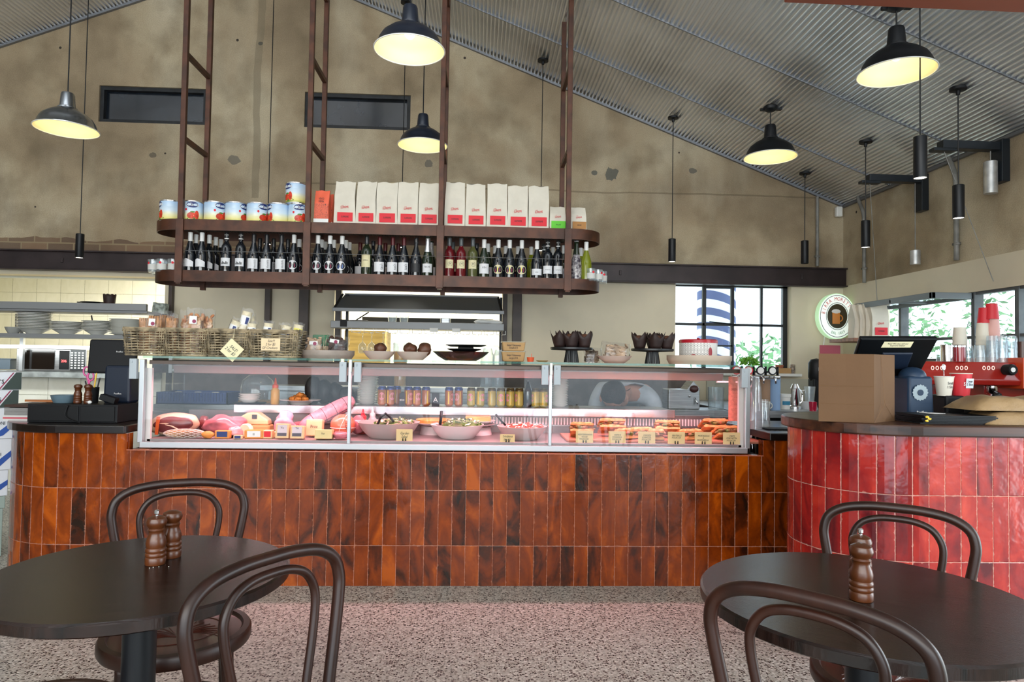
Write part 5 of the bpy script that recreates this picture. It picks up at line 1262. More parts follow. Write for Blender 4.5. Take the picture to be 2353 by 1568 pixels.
# cake tin
t = thing('cake_tin', 'round red lidded tin with a pattern of circles, standing on the cream tray', 'tin', (XA(1604, TYq), TYq, GZ+0.022), 0)
b = MB(); b.openlathe([(0.114, 0), (0.116, 0.003), (0.116, 0.118), (0, 0.118)], 64); b.build('tin_body', mat('tin_white', '#E4E0DA', 0.35), t, smooth=True)
b = MB(); b.openlathe([(0.118, 0.112), (0.119, 0.128), (0.112, 0.134), (0.02, 0.136), (0, 0.136)], 64); b.lathe([(0.008, 0.135), (0.010, 0.142), (0, 0.146)], 12); b.build('red_lid', mat('tin_red', '#B3202E', 0.3), t, smooth=True)
b = MB(); d = MB(); e_ = MB()
for r_ in range(4):
    for c_ in range(13):
        a = -1.45+c_*0.17; z = 0.028+r_*0.026
        if a < 0.35: b.add(*ellpatch(0.1168, a, z, 0.072, 0.0085, 14)); 
        if a < 0.35: d.add(*ellpatch(0.1170, a+0.085, z+0.013, 0.022, 0.003, 8))
b.build('circle_print', mat('tin_dark_ring', '#6E5F5C', 0.4), t); 
c2 = MB()
for r_ in range(4):
    for c_ in range(13):
        a = -1.45+c_*0.17; z = 0.028+r_*0.026
        if a < 0.35: c2.add(*ellpatch(0.1172, a, z, 0.060, 0.0071, 14))
c2.build('circle_fill', MATS['tin_white'], t); d.build('dot_print', INK, t)
e_.add(*ellpatch(0.1176, -0.55, 0.022, 0.17, 0.020)); e_.add(*ellpatch(0.1176, 0.35, 0.055, 0.12, 0.03)); e_.build('fruit_print', mat('tin_crimson', '#9C1F2B', 0.4), t)
text('Moss', 0.020, INK, t, (0.075, 0, 0.02), bend=0.1176)

# ================================================================= INSIDE THE CASE
MEATD = mat('cured_ham_cut', '#5A2226', 0.35, ns=7, nv=0.35, coat=0.3, col2='#7C3A38'); FAT = mat('ham_fat', '#E3B99B', 0.45, sss=0.1); HAMP = mat('pink_ham', '#C9707A', 0.3, ns=8, nv=0.25, coat=0.5, bump=0.3, bs=10)
DZ = DECK+0.001
def at(px, y): return XA(px+0.0, y)
def food(name, lab, cat, mb, m, px, y, z, group=None, **k):
    o = mb.build(name, m, None, (at(px, y), y, z), **k); return tag(o, lab, cat, group)
# X of case items corrected for the picture's lean low in the frame
def at(px, y): return PY(px, 1000, y)[0]
t = thing('ham_leg', 'large cured ham with dark cut face and pale fat rim in the left bay', 'ham', (at(395, 4.15), 4.15, DZ), 0)
b = MB(); b.ell((0, 0.02, 0.068), (0.150, 0.07, 0.066), 30, 16, jit=0.12, seed=1, rot=Matrix.Rotation(-0.10, 3, 'Y')); b.build('fat_rind', FAT, t, smooth='all')
b = MB(); b.ell((0.022, -0.034, 0.068), (0.112, 0.022, 0.045), 28, 14, jit=0.15, seed=2, rot=Matrix.Rotation(-0.10, 3, 'Y')); b.build('cut_face', MEATD, t, smooth='all')
b = MB()
for k in range(3): b.ell((-0.02+k*0.03, -0.0545, 0.075-k*0.012), (0.03, 0.004, 0.0035), 10, 6, rot=Matrix.Rotation(0.2*k, 3, 'Y'))
b.build('fat_streak', FAT, t)
b = MB(); b.box((-0.063, -0.050, 0.062), (0.018, 0.006, 0.105), rot=Matrix.Rotation(0.08, 3, 'Y')); b.build('orange_band', mat('orange_band', '#F0692F', 0.4), t)  # orange reflection put in as a coloured strip before the ham
t = thing('netted_salami', 'small cured sausage in white string net lying in front of the ham', 'salami', (at(425, 4.035), 4.035, DZ), 0.05)
b = MB(); b.ell((0, 0, 0.026), (0.12, 0.03, 0.026), 26, 14); b.build('sausage', mat('speckled_sausage', '#7A4A3A', 0.5, ns=14, nv=0.4, col2='#C08A5A'), t, smooth='all')
b = MB()
for k in range(10):
    for s in (-1, 1):
        P = []
        for i in range(13):
            u_ = i/12; x = -0.118+u_*0.236; a = s*(u_*3.2)+k*2*PI/10; rr = math.sqrt(max(0.0004, 1-(x/0.12)**2)); P.append((x, 0.031*rr*math.cos(a), 0.026+0.0265*rr*math.sin(a)))
        b.tube(P, 0.0013, 4)
b.build('string_net', mat('white_string', '#E8D8D0', 0.6), t)
b = MB(); b.ell((0, 0, 0.062), (0.118, 0.075, 0.060), 28, 16, jit=0.35, seed=5); food('wrapped_ham', 'big lump of pink ham in clinging wrap beside the cured ham', 'ham', b, HAMP, 515, 4.2, DZ, smooth='all')
b = MB(); b.ell((0, 0, 0.055), (0.035, 0.04, 0.05), 16, 10, jit=0.3, seed=6); food('cured_meat', 'dark red wedge of cured meat between the two hams', 'meat', b, MEATD, 467, 4.28, DZ, smooth='all')
CHS = mat('cheese_pale', '#E3BE8E', 0.5, ns=10, nv=0.06); CHO = mat('cheese_orange', '#D98A3F', 0.5)
def wedge(w, d, h, s=0.35): b = MB(); b.prism([(-w/2, -d/2), (w/2, -d/2*s), (w/2, d/2*s), (-w/2, d/2)], 0, h); return b
t = thing('cheese_wedge', 'large wrapped cheese wedge with a dark stamp, on top behind the round cheese', 'cheese', (at(583, 4.33), 4.33, DZ), 0)
b = MB(); b.prismY([(-0.10, 0.055), (0.10, 0.055), (0.095, 0.085), (0.03, 0.13), (-0.03, 0.13), (-0.095, 0.09)], -0.04, 0.04); b.build('cheese', CHS, t, bevel=0.008)
b = MB(); b.box((0.015, -0.042, 0.105), (0.03, 0.002, 0.026)); b.build('dark_stamp', INK, t)
b = MB(); b.prism(rrect(0.22, 0.10, 0.02), 0, 0.054); b.build('cheese_base', mat('cheese_rind', '#C99A63', 0.6), t, bevel=0.008)
t = thing('round_cheese', 'small round white rinded cheese standing on edge in the left bay', 'cheese', (at(566, 4.10), 4.10, DZ+0.041), 0)
b = MB(); b.lathe([(0.035, -0.018), (0.040, -0.012), (0.040, 0.012), (0.035, 0.018)], 32); o = b.build('rind', mat('pale_rind', '#EAD2B0', 0.5), t, smooth=True); o.rotation_euler = (PI/2, 0, -0.3)
b = wedge(0.13, 0.09, 0.022); food('cheese_slab', 'flat orange cheese slab behind the small labelled cheeses', 'cheese', b, CHO, 612, 4.22, DZ, bevel=0.004)
def block(lab, px, y, w, h, d, m, lm, word=None, tilt=0.0, cat='cheese', name='cheese_block', rz=0, pr=0.7):
    t = thing(name, lab, cat, (at(px, y), y, DZ+abs(math.sin(tilt))*d*0.6), rz, 'small packed cheeses in the left bay'); t.rotation_euler = (-tilt, 0, rz)
    b = MB(); b.box((0, 0, h/2), (w, d, h)); b.build('block', m, t, bevel=0.005)
    if lm: b = MB(); b.box((0, -d/2-0.0008, h*0.55), (w*pr, 0.001, h*pr)); b.build('paper_label', lm, t)
    if word: text(word, h*0.28, INK, t, (0, -d/2-0.002, h*0.55), sx=0.8)
    return t
block('small yellow cheese pack with a dark label, in front of the pink ham', 513, 4.04, 0.085, 0.045, 0.04, CHO, NAVY)
block('little square cheese pack with a dark label at the front rail, left bay', 548, 4.015, 0.05, 0.022, 0.03, CHS, NAVY)
block('yellow cheese pack with barcode label in front of the round cheese', 585, 4.05, 0.105, 0.050, 0.045, CHO, WHITE, '||||', rz=0.1)
block('yellow cheese pack with a red tag beside the barcode pack', 617, 4.06, 0.055, 0.048, 0.045, CHS, REDP)
LBP = mat('pale_lilac_label', '#D8C6CC', 0.6)
for px, y, lab in ((650, 4.04, 'wedge pack with a pale square label, left of the labelled pair'), (684, 4.03, 'wedge pack with a pale square label, right of the labelled pair')):
    t = block(lab, px, y, 0.078, 0.085 if px < 660 else 0.075, 0.045, CHS, LBP, None, 0.12)
    text('Ye', 0.018, INK, t, (0, -0.025, 0.060)); b = MB(); b.box((0, -0.0248, 0.022), (0.052, 0.001, 0.018)); b.build('label_band', mat('grey_band', '#5B5560', 0.6), t)
block('tall tan cheese block with black writing, behind the labelled pair', 723, 4.15, 0.095, 0.10, 0.06, CHS, None, 'Prov', 0.15)
block('low pale cheese block with black writing at the front rail, left bay', 745, 4.03, 0.10, 0.055, 0.06, mat('cheese_butter', '#DCC58A', 0.5), None, 'Fior', 0.1)
b = MB(); b.ell((0, 0, 0.072), (0.062, 0.05, 0.070), 20, 14, jit=0.5, seed=9); food('wrapped_parcel', 'crumpled clear plastic parcel standing in the left bay', 'parcel', b, mat('cloudy_plastic', '#C89FB0', 0.2, coat=0.6, bump=0.6, bs=12), 655, 4.22, DZ, smooth='all')
b = MB(); b.ell((0, 0, 0.025), (0.05, 0.03, 0.022), 16, 10, jit=0.4, seed=10); food('wrapped_ham', 'small pink wrapped ham piece at the front by the first mullion', 'ham', b, HAMP, 783, 4.04, DZ, smooth='all')
b = MB(); b.ell((0, 0, 0.04), (0.075, 0.05, 0.038), 20, 12, jit=0.35, seed=21); food('cured_meat', 'rough dark cured meat piece behind the netted sausage, at the rear of the left bay', 'meat', b, mat('dark_cured_meat', '#43191C', 0.4, ns=12, nv=0.4, coat=0.3), 350, 4.40, DZ, smooth='all')
b = MB(); b.ell((0, 0, 0.032), (0.055, 0.04, 0.030), 20, 12, jit=0.5, seed=22); food('wrapped_ham', 'small pale pink wrapped ham piece between the pink ham and round cheese', 'ham', b, mat('pale_wrapped_ham', '#D99AA0', 0.25, coat=0.5, bump=0.5, bs=14), 542, 4.10, DZ, smooth='all')
b = MB(); b.ell((0, 0, 0.022), (0.035, 0.025, 0.021), 18, 10, jit=0.2, seed=23); food('small_cheese', 'small round orange smoked cheese at the front rail beside the netted sausage', 'cheese', b, CHO, 478, 4.02, DZ, smooth='all')
b = MB(); b.ell((0, 0, 0.035), (0.09, 0.045, 0.034), 22, 12, jit=0.3, seed=24); food('wrapped_ham', 'long pink wrapped ham at the rear between the cheese wedge and plastic parcel', 'ham', b, HAMP, 700, 4.42, DZ, smooth='all')
b = wedge(0.10, 0.06, 0.035); food('cheese_slab', 'small pale cheese slab at the front between barcode pack and labelled pair', 'cheese', b, mat('cheese_butter2', '#DFC592', 0.5), 630, 4.11, DZ, bevel=0.004)
# long mortadella resting on the rear worktop edge
t = thing('long_salami', 'long pale pink string tied sausage leaning diagonally up to the worktop', 'salami', (0, 0, 0), 0)
A = Vector((at(690, 4.30), 4.30, DZ+0.045)); B_ = PY(812, 944, 4.46); B_.z = 1.010
b = MB(); P = [A+(B_-A)*(i/14) for i in range(15)]; b.tube(P, [0.02, 0.034, 0.041, 0.044, 0.046, 0.047, 0.048, 0.048, 0.048, 0.048, 0.048, 0.047, 0.045, 0.038, 0.022], 20); b.build('sausage', mat('mortadella_pink', '#D9919E', 0.4, ns=40, nv=0.12), t, smooth='all')
b = MB(); ax = (B_-A).normalized(); sd = ax.cross(Vector((0, 0, 1))).normalized(); up = sd.cross(ax)
for s in (0.22, 0.42, 0.62, 0.82): c = A+(B_-A)*s; b.tube([c+(sd*math.cos(a)+up*math.sin(a))*0.0485 for a in [2*PI*i/20 for i in range(20)]], 0.0015, 4, closed=True)
for a in (-0.6, 2.4): b.tube([P[i]+(sd*math.cos(a)+up*math.sin(a))*0.0488 for i in range(3, 13)], 0.0014, 4)
b.build('string_tie', INK, t)
t = thing('mortadella', 'fat orange pink mortadella in string with black lettering, beside the first mullion', 'sausage', (at(788, 4.20), 4.20, DZ), 0)
b = MB(); b.ell((0, 0, 0.068), (0.075, 0.07, 0.067), 28, 18, jit=0.05); b.build('casing', mat('orange_pink_casing', '#DE6F55', 0.35, coat=0.4), t, smooth='all')
b = MB(); b.tube([(0.025*math.cos(a), -0.0715*math.sin(a)*0.98, 0.068+0.0690*math.cos(a)*0.97) for a in [PI*i/20 for i in range(21)]], 0.0018, 5)
b.tube([(0.0765*math.cos(a), -0.0715*math.sin(a), 0.055) for a in [PI*i/20 for i in range(21)]], 0.0018, 5); b.build('string_tie', MATS['white_string'], t)
text('ELLA', 0.026, INK, t, (0.034, -0.070, 0.075), spin=-PI/2, sx=0.9)
b = MB(); b.ell((0, 0, 0.062), (0.045, 0.05, 0.060), 20, 14, jit=0.15, seed=12); food('wrapped_ham', 'upright pink ham block just right of the first mullion, behind the mullion', 'ham', b, HAMP, 822, 4.30, DZ, smooth='all')
# middle bay ----------------------------------------------------------
def squeeze(lab, px, y, h, m, tip, z=DZ, r=0.026):
    t = thing('squeeze_bottle', lab, 'bottle', (PY(px, 960, y)[0], y, z), 0, 'squeeze bottles')
    b = MB(); b.lathe([(r*.9, 0), (r, 0.004), (r, h*0.52), (r*0.6, h*0.62), (r*0.6, h*0.66)], 20); b.build('bottle_body', m, t, smooth=True)
    b = MB(); b.lathe([(r*0.7, h*0.62), (r*0.72, h*0.72), (r*0.35, h*0.78), (r*0.12, h), (0, h)], 16); b.build('nozzle_cap', tip, t, smooth=True)
SAUCE = mat('clear_red_sauce', '#B8453F', 0.3, coat=0.3); TIPR = mat('red_cap', '#E0182A', 0.35)
squeeze('red sauce squeeze bottle with a red nozzle beside the garden salad bowl', 834, 4.36, 0.155, SAUCE, TIPR, r=0.032)
squeeze('white squeeze bottle just right of the red one', 856, 4.44, 0.165, mat('white_bottle', '#E0C9CC', 0.4), mat('white_cap', '#E8DCDC', 0.4))
SALB = mat('stone_bowl', '#B7A3A0', 0.5); SALBW = mat('white_bowl', '#D9C7C7', 0.4)
def bowl(lab, px, y, r, h, m): 
    return dish('salad_bowl', lab, 'bowl', at(px, y), y, DZ, r, h, m, 0.62, group='salad bowls in the middle bay')
bowl('wide taupe salad bowl with tongs, left of the middle bay', 893, 4.20, 0.188, 0.092, SALB)
bowl('white salad bowl of green leaves, centre of the middle bay', 1050, 4.20, 0.163, 0.082, SALBW)
bowl('taupe salad bowl of tomato salad, right of the middle bay', 1199, 4.18, 0.153, 0.078, SALB)
def heap(lab, px, y, z, r, h, cols, n, seed, cat='salad', name='leaf_salad', s=0.02):
    t = thing(name, lab, cat, (at(px, y), y, z), 0); q = random.Random(seed)
    b = MB(); b.ell((0, 0, 0), (r, r*0.95, h), 24, 10); b.build('salad_base', cols[0], t, smooth='all')
    for k, m in enumerate(cols):
        b = MB()
        for i in range(n):
            a = q.random()*2*PI; rr = r*math.sqrt(q.random())*0.95; zz = h*math.sqrt(max(0, 1-(rr/r)**2))+q.uniform(-.004, .008)
            R_ = Matrix.Rotation(q.uniform(-0.9, 0.9), 3, 'X') @ Matrix.Rotation(q.uniform(0, 6), 3, 'Z')
            b.box((rr*math.cos(a), rr*math.sin(a), zz), (s*q.uniform(.6, 1.5), s*q.uniform(.3, .7), s*0.12), rot=R_)
        o = b.build('salad_pieces', m, t); o['kind'] = 'stuff'
    return t
SG1 = mat('salad_green', '#4F6B2E', 0.5, ns=20, nv=0.3); SG2 = mat('salad_pale', '#C9C8A0', 0.5); SG3 = mat('salad_dark', '#2E3B1E', 0.5); SGR = mat('salad_tomato', '#C9402C', 0.4); SGP = mat('salad_pink', '#E0B5A8', 0.5)
heap('mixed garden salad heaped in the wide taupe bowl', 905, 4.20, DZ+0.075, 0.125, 0.030, [SG1, SG2, SG3, SGP], 26, 1)
heap('chopped green salad heaped in the white bowl', 1062, 4.20, DZ+0.072, 0.125, 0.038, [SG1, SG2, SG3], 60, 2, s=0.016)
heap('tomato and white cheese salad in the right taupe bowl', 1205, 4.18, DZ+0.062, 0.125, 0.026, [SGR, SGP, mat('feta_white', '#EDD9D2', 0.5)], 30, 3, s=0.019)
def tongs(lab, px, y, pts, m=BLACKP, name='serving_tongs', cat='tongs', r=0.006):
    b = MB(); c = Vector((at(px, y), y, 0))
    b.tube([Vector(p) for p in pts], r, 8); tag(b.build(name, m, None, (c.x, y, DZ), smooth='all'), lab, cat)
tongs('black tongs bent in a V over the garden salad', 885, 4.10, [(-0.045, 0, 0.085), (-0.03, 0, 0.125), (0.0, 0, 0.150), (0.03, 0, 0.125), (0.05, 0, 0.10)], r=0.007)
tongs('black handled serving spoon standing up in the green salad', 1013, 4.12, [(0, 0.02, 0.165), (-0.002, 0.01, 0.12), (-0.006, 0, 0.085)], name='serving_spoon', cat='spoon', r=0.009)
tongs('black handled serving spoon leaning into the tomato salad', 1150, 4.12, [(-0.03, 0.02, 0.150), (0.0, 0.01, 0.115), (0.03, 0, 0.085)], name='serving_spoon', cat='spoon', r=0.006)
PIE = mat('golden_pie_crust', '#D98A3A', 0.55, ns=16, nv=0.35, bump=0.6, bs=24, col2='#F0B25E')
def pie(lab, px, y, z, r, plates, square=False):
    for k in range(plates):
        b = MB(); b.lathe([(0, 0.002), (r*0.7, 0), (r*1.15, 0.016), (r*1.17, 0.019), (r*1.12, 0.020), (r*0.68, 0.006), (0, 0.006)], 40)
        tag(b.build('serving_plate', SALBW, None, (at(px, y), y, z+k*0.021), smooth=True), 'pink lit white plate under the %s, %s' % (lab.split(' pie')[0]+' pie', ['lowest', 'upper'][k] if plates > 1 else 'on a riser'), 'plate', 'plates under the pies')
    b = MB(); zz = z+(plates-1)*0.021+0.007
    if square: b.box((0, 0, 0.020), (r*1.7, r*1.5, 0.034))
    else: b.lathe([(0, 0), (r*0.85, 0.002), (r*0.95, 0.024), (r, 0.030), (r*0.9, 0.034), (r*0.5, 0.036), (0, 0.036)], 40, wave=lambda a, z_: 1+0.03*math.cos(20*a))
    tag(b.build('baked_pie', PIE, None, (at(px, y), y, zz), smooth=True, bevel=0.004 if square else 0), lab, 'pie')
b = MB(); b.lathe([(0.09, 0), (0.08, 0.05), (0.095, 0.055), (0, 0.055)], 32); tag(b.build('plate_riser', SALBW, None, (at(997, 4.40), 4.40, DZ), smooth=True), 'white riser under the left round pie', 'riser')
pie('round golden pie with fluted edge, left of the two pies', 997, 4.40, DZ+0.0555, 0.115, 1)
b = MB(); b.lathe([(0.09, 0), (0.08, 0.045), (0.10, 0.05), (0, 0.05)], 32); tag(b.build('plate_riser', SALBW, None, (at(1098, 4.40), 4.40, DZ), smooth=True), 'white riser under the right square pie', 'riser')
pie('square golden pie slab on stacked plates, right of the two pies', 1098, 4.40, DZ+0.0505, 0.095, 2, True)
def pcard(lab, px, w, h, ln, sz, y=3.992):
    p = PY(px, 1013, y); card('price_card', lab, (p.x, y, DZ+h/2+0.001), w, h, ln, sz, group='hand written price cards', pins=True, m=mat('manila_card', '#E2C38E', 0.8))
pcard('cream card reading Garden Salad in front of the taupe bowl', 929, 0.094, 0.068, 'Garden\n Salad', 0.021)
pcard('low cream card reading Taverna Salad at the right bowl', 1166, 0.086, 0.045, 'TAVERNA\nSALAD', 0.017)
# right bay: focaccia
b = MB(); b.span((at(1300, 4.1), 4.03, DZ), (at(1640, 4.3)+0.22, 4.40, DZ+0.016)); tag(b.build('serving_board', mat('terracotta_board', '#B5715A', 0.5), None, bevel=0.004), 'long terracotta board under the focaccia sandwiches', 'board')
FOC = mat('golden_focaccia', '#B9713A', 0.6, ns=26, nv=0.4, bump=0.7, bs=45, col2='#D99C62'); FILL = mat('sandwich_filling', '#A85A48', 0.5, ns=30, nv=0.5, col2='#5C7A3A')
def focaccia(lab, px, y, dz, w, tl, rz, seed):
    t = thing('focaccia_sandwich', lab, 'sandwich', (at(px, y), y, DZ+0.017+dz), rz, 'focaccia sandwiches in the right bay'); t.rotation_euler = (tl, 0, rz)
    for z0, nm, mm_ in ((0.0, 'bread', FOC), (0.040, 'bread', FOC)):
        b = MB(); vs = []; n = 10
        for i in range(n+1):
            for j in range(n+1):
                x = -0.5+i/n; yy = -0.5+j/n; e = min(0.5-abs(x), 0.5-abs(yy))*2; zz = 0.020*min(1, (e*4)**0.5)+0.005*mnoise.noise(Vector((x*9+seed, yy*9, z0*50)))
                vs.append((x*w, yy*0.12, z0+0.002+max(0, zz)))
        b.add(vs, [(i*(n+1)+j, (i+1)*(n+1)+j, (i+1)*(n+1)+j+1, i*(n+1)+j+1) for i in range(n) for j in range(n)])
        k = len(b.v); b.box((0, 0, z0+0.004), (w*0.98, 0.118, 0.012)); b.build(nm, mm_, t, smooth=True)
    b = MB(); q = random.Random(seed)
    for i in range(16): b.ell((q.uniform(-w*.46, w*.46), q.uniform(-.05, .0)-0.012, 0.028+q.uniform(-.006, .008)), (0.016, 0.012, 0.008), 8, 5, jit=0.4, seed=i)
    b.build('filling', FILL, t, smooth='all')
FN = [(1337, 4.13, 0.02, 'Mediterranean veggie', 0.14), (1405, 4.20, 0.04, 'ham and provolone', 0.16), (1470, 4.15, 0.0, 'chicken schnitzel', 0.15), (1532, 4.18, 0.035, 'meatball', 0.15), (1640, 4.22, 0.045, 'mortadella', 0.16), (1668, 4.12, 0.01, 'porchetta', 0.15)]
for i, (px, y, dz, nm, w) in enumerate(FN):
    focaccia('golden focaccia sandwich, %s along the board, behind the %s card' % (ORD[i], ['Mediterranean', 'Hams', 'Chicken', 'Meatballs', 'Mortadella', 'Porchetta'][i]), px, y, dz, w, -0.45 if i != 2 else -0.2, 0.15*((i % 3)-1), i+2)
focaccia('golden focaccia half lying low between the Hams and Chicken cards', 1440, 4.10, 0.0, 0.11, -0.15, 0.5, 20)
focaccia('golden focaccia half lying low between the Chicken and Meatballs cards', 1508, 4.08, 0.0, 0.10, -0.1, -0.3, 21)
focaccia('pale focaccia half lying low between the Meatballs and Mortadella cards', 1585, 4.10, 0.0, 0.12, -0.1, 0.3, 22)
for px, ln, nm in ((1343, 'MEDITERRANEAN\nVEGGIE\nFOCACCIA', 'Mediterranean Veggie Focaccia'), (1418, 'HAMS N\nFONSARDA\nFOCACCIA', 'Hams n Fonsarda'), (1486, 'CHICKEN\nSCHNITZEL\nFOCACCIA', 'Chicken Schnitzel Focaccia'), (1554, 'MEATBALLS\nFOCACCIA\n', 'Meatballs Focaccia'), (1616, 'MORTADELLA\n&\nMOZZARELLA', 'Mortadella and Mozzarella'), (1681, 'CRISPY\nPORCHETTA\nFOCACCIA', 'Crispy Porchetta Focaccia')):
    pcard('manila card hand lettered %s' % nm, px, 0.102, 0.070, ln, 0.0135)

# ================================================================= REAR WORKTOP
RY = 4.66
def make_can(m, lidm, band, lab='x'):
    t = thing('drink_can', lab, 'can', (0, 0, 0)); R = 0.0285; H = 0.128
    b = MB(); b.openlathe([(0.020, 0), (R, 0.010), (R, H-0.012), (R-0.004, H-0.004)], 24); b.build('can_body', m, t, smooth=True)
    b = MB(); b.openlathe([(R-0.004, H-0.005), (R-0.004, H), (R-0.006, H), (R-0.008, H-0.004), (0, H-0.004)], 24); b.openlathe([(R+0.0003, H-0.022), (R+0.0003, H-0.012), (R-0.004, H-0.004)], 24); b.build('can_top', lidm, t, smooth=True)
    b = MB(); b.add(*ellpatch(R+0.0005, 0.1, 0.062, 0.7, 0.026)); b.build('badge_print', band, t)
    b = MB(); patch(b, R+0.0004, -1.2, -0.9, 0.015, 0.10, 3); patch(b, R+0.0004, 0.95, 1.15, 0.015, 0.10, 3); b.build('stripe_print', YEL, t)
    return t
CORG = mat('orange_can', '#B3683A', 0.3, ns=3, nv=0.2, coat=0.3); CYEL = mat('yellow_can', '#A89A45', 0.3, coat=0.3); CBLU = mat('blue_can_rim', '#3D4A86', 0.3, 0.5); CPNK = mat('pink_can_print', '#D98A94', 0.4)
c1 = make_can(CORG, CBLU, CPNK); c2_ = make_can(CYEL, mat('brown_can_rim', '#5A4A2A', 0.3, 0.5), CPNK)
oc_ = [(878, 0), (897.5, 0), (912, .07), (939, 0), (958, 0), (979, 0), (1032, 0), (1054, .02)]
for i, (px, dy) in enumerate(oc_):
    o = c1 if i == 0 else dup(c1); o.location = (PY(px, 910, RY+dy)[0], RY+dy, RZW); o.rotation_euler = (0, 0, rnd.uniform(-1.5, 1.5)); o['label'] = 'orange drink can on the rear worktop, %s orange can from the left' % ORD[i]; o['group'] = 'orange cans on the worktop'
for i, px in enumerate((1083, 1104, 1130, 1151, 1173, 1193, 1231, 1249)):
    o = c2_ if i == 0 else dup(c2_); o.location = (PY(px, 910, RY)[0], RY, RZW); o.rotation_euler = (0, 0, rnd.uniform(-1.5, 1.5)); o['label'] = 'yellow drink can on the rear worktop, %s yellow can from the left' % ORD[i]; o['group'] = 'yellow cans on the worktop'
DKC = mat('dark_navy_card', '#20242E', 0.6)
def dcard(lab, px, w, h, ln, sz):
    t = thing('counter_card', lab, 'card', (PY(px, 915, 4.60)[0], 4.60, RZW), 0); b = MB(); b.box((0, 0, h/2), (w, 0.004, h)); b.build('card', DKC, t); text(ln, sz, WHITE, t, (0, -0.004, h/2))
dcard('dark card with white letters between the orange cans', 924, 0.036, 0.085, 'ato', 0.025); dcard('dark card with a white triangle at the end of the first orange cans', 1001, 0.05, 0.088, 'A', 0.045)
COLA = mat('dark_cola_bottle', '#1E0C0C', 0.1, coat=0.5)
b = MB(); b.lathe([(0, 0), (0.026, 0.0), (0.028, 0.01), (0.028, 0.10), (0.022, 0.13), (0.012, 0.165), (0.012, 0.18), (0, 0.18)], 20); tag(b.build('cola_bottle', COLA, None, (PY(1213, 910, RY+.03)[0], RY+.03, RZW), smooth=True), 'dark cola bottle beside the last yellow cans', 'bottle')
# stacks of big plates on the rear worktop
def plate_stack(name, lab, cat, px, y, z, r, n, step, m=CERAM, prof=None, group=None, yref=850):
    me = None; x = PY(px, yref, y)[0]
    for k in range(n):
        if me is None:
            b = MB(); pr = prof or [(0, 0.001), (r*0.62, 0), (r*0.66, 0.004), (r*0.98, 0.016), (r, 0.019), (r*0.97, 0.019), (r*0.62, 0.007), (0, 0.006)]
            b.lathe(pr, 40); o = b.build(name, m, None, (x, y, z), smooth=True); me = o; tag(o, lab+', '+nth(0, n), cat, group or lab)
        else:
            o = me.copy(); COL.objects.link(o); o.location = (x+rnd.uniform(-.003, .003), y, z+k*step); o['label'] = lab+', '+nth(k, n)
plate_stack('dinner_plate', 'white plate, tall stack left of the orange cans', 'plate', 846, 4.76, RZW, 0.072, 17, 0.0115)
plate_stack('dinner_plate', 'white plate, tall stack right of the second mullion', 'plate', 1287, 4.76, RZW, 0.060, 16, 0.0118)
plate_stack('side_plate', 'small white plate, short stack by the glass dome', 'plate', 575, 4.62, RZW+0.012, 0.070, 4, 0.0125)
b = MB(); b.lathe([(0, 0), (0.09, 0), (0.10, 0.011), (0, 0.011)], 32); tag(b.build('dark_tray', BLACKP, None, (PY(577, 900, 4.62)[0], 4.62, RZW), smooth=True), 'dark round tray under the short stack of small plates', 'tray')
t = thing('glass_cloche', 'clear glass dome on a wooden board behind the case', 'cloche', (PY(592, 900, 4.80)[0], 4.80, RZW), 0)
b = MB(); b.openlathe([(0.115, 0.012), (0.115, 0.10), (0.10, 0.15), (0.06, 0.185), (0, 0.196)], 40); b.build('dome', TUMBLER, t, smooth=True)
b = MB(); b.lathe([(0.125, 0), (0.125, 0.012), (0, 0.012)], 40); b.build('board', KRAFT, t)
squeeze('mustard squeeze bottle with an orange nozzle beside the glass dome', 631, 4.62, 0.175, mat('mustard_sauce', '#C79A45', 0.35), mat('orange_cap', '#D9502B', 0.4), RZW, 0.028)
b = MB(); b.lathe([(0, 0.0), (0.06, 0), (0.085, 0.024), (0.132, 0.030), (0.134, 0.033), (0.08, 0.030), (0.05, 0.006), (0, 0.006)], 48); tag(b.build('pasta_plate', CERAM, None, (PY(690, 915, 4.62)[0], 4.62, RZW), smooth=True), 'wide rimmed white plate of fritters behind the case', 'plate')
FRIT = mat('fried_fritter', '#B9782E', 0.6, ns=30, nv=0.3, bump=0.6, bs=50)
for i, (dx, dy, dz) in enumerate(((-.045, -.01, .036), (-.008, -.025, .038), (.034, -.012, .036), (-.028, .02, .046), (.012, .015, .050), (0, -.01, .064))):
    b = MB(); b.ell((0, 0, 0), (0.025, 0.022, 0.018), 14, 9, jit=0.4, seed=i); tag(b.build('fritter', FRIT, None, (PY(690, 915, 4.62)[0]+dx, 4.62+dy, RZW+dz), smooth='all'), 'golden fried fritter on the rimmed plate, %s' % ['left end', 'front middle', 'right end', 'back left', 'back right', 'topmost'][i], 'fritter', 'fritters on the rimmed plate')
b = MB()
for k in range(4): b.ell((-0.11+k*0.075, 0, 0.09-0.012*k), (0.06, 0.06, 0.10-0.012*k), 18, 12, jit=0.15, seed=k)
tag(b.build('black_bag', mat('black_quilted_cloth', '#171318', 0.5, bump=0.5, bs=20), None, (PY(758, 900, 4.78)[0], 4.78, RZW), smooth='all'), 'black puffy quilted bag slumped behind the fritters', 'bag')
t = thing('blue_crate', 'low blue plastic crate of washed cups behind the case, far left', 'crate', (PY(462, 910, 5.15)[0], 5.15, 0.93), 0)
BLUC = mat('blue_crate_plastic', '#24407A', 0.45); b = MB(); w, d, h = 0.50, 0.32, 0.085
